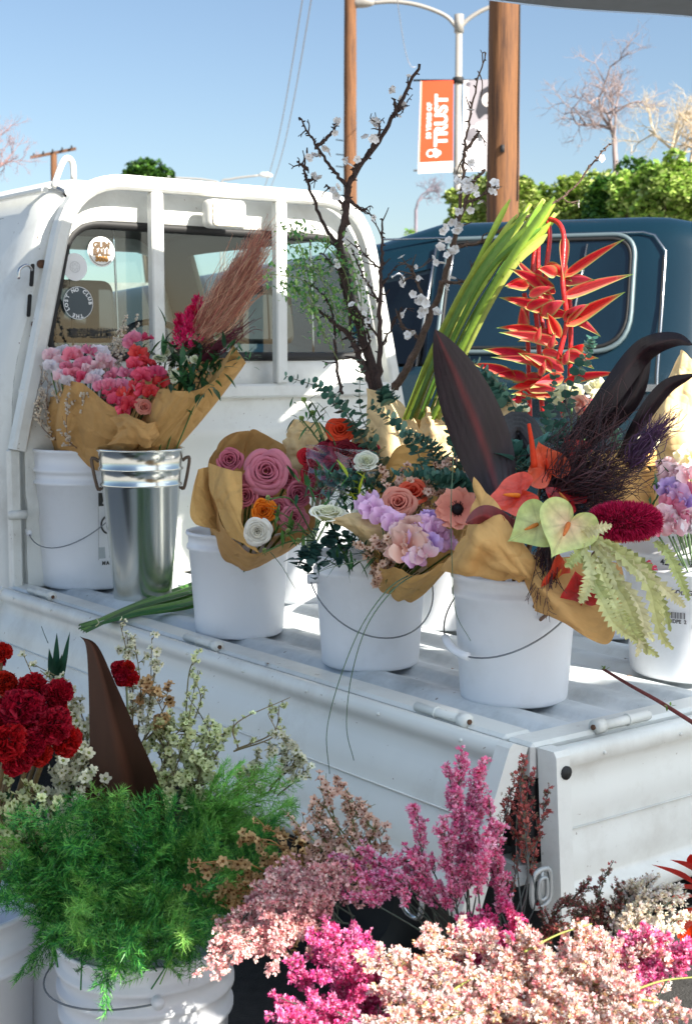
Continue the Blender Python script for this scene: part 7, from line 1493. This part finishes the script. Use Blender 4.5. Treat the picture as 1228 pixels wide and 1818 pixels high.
brooms('dark thin broom spray with tiny red buds left of the white broom', 'dark budded broom sprays left of the white ones', P(1010, 1720, 1.95), [(1040, 1575, 1.96), (1075, 1548, 1.97), (1014, 1600, 1.95), (1100, 1578, 1.96), (1060, 1600, 1.94), (1026, 1628, 1.92), (1086, 1620, 1.93), (1050, 1640, 1.92), (1130, 1570, 1.96), (1000, 1640, 1.92)], RDB + [L(120, 116, 84), L(190, 170, 150)], 1600, ln=.032, n_side=20, nfl=9, size=.0062, sc=L(62, 70, 54), start=.25, spread=.45)
brooms('white broom spray near the right edge below the tailgate', 'white broom sprays near the right edge', P(1090, 1740, 1.9), [(1130, 1580, 1.92), (1160, 1600, 1.9), (1190, 1600, 1.88), (1206, 1630, 1.86), (1150, 1640, 1.87), (1180, 1660, 1.84), (1120, 1620, 1.9), (1200, 1580, 1.9), (1110, 1660, 1.87), (1150, 1570, 1.92)], WHT, 1650, ln=.032, n_side=16, nfl=11, size=.0088, start=.25)
brooms('bright pink broom spray at the lower right edge', 'bright pink broom sprays at the right edge', P(1120, 1790, 1.84), [(1070, 1680, 1.84), (1100, 1690, 1.83), (1140, 1690, 1.82), (1180, 1690, 1.8), (1214, 1680, 1.8), (1210, 1710, 1.78), (1160, 1716, 1.79), (1090, 1720, 1.8), (1130, 1725, 1.79), (1230, 1700, 1.79)], PKH + PKM, 1700, ln=.034, n_side=18, nfl=13, start=.25)
# wayward stalks across the peach mass
for i, (a, b) in enumerate([((930, 1690, 1.76), (1050, 1640, 1.80)), ((1120, 1760, 1.70), (1228, 1735, 1.74)), ((1100, 1770, 1.68), (1222, 1800, 1.66)), ((800, 1760, 1.68), (870, 1730, 1.72))]):
    blade(['green stalk slanting across the peach flowers in the middle', 'green stalk pointing right under the bright pink sprays', 'green stalk pointing down right at the corner', 'short yellow green stalk in the peach flowers at left'][i], [a, ((a[0] + b[0]) / 2, (a[1] + b[1]) / 2 - 6, (a[2] + b[2]) / 2), b], L(136, 140, 66), .0016, 'stray_stalk', None, 'stalk')
# red leaves at the right edge
PR = thing('red_leaf_plant', 'orange red pointed leaves cut by the right edge below the tailgate', 'plant', P(1226, 1640, 2.05))
for i, (b, tp_, wd) in enumerate([((1230, 1570, 2.0), (1158, 1528, 2.0), .032), ((1235, 1580, 1.99), (1170, 1570, 1.96), .036), ((1235, 1550, 2.02), (1190, 1522, 2.02), .034), ((1238, 1545, 2.02), (1226, 1515, 2.02), .034), ((1238, 1610, 1.98), (1200, 1660, 1.93), .04), ((1240, 1620, 1.97), (1216, 1700, 1.92), .04), ((1238, 1590, 1.98), (1190, 1600, 1.94), .04)]):
    p0, p1 = P(*b), P(*tp_); g = G(); leaf_add(g, p0, p1 - p0, np.linalg.norm(p1 - p0), wd, L(206, 44, 34) if i < 4 else L(222, 66, 26), 9, -.15, .3, up=(0, .4, 1)); g.build('red_leaf', M_gloss, PR)
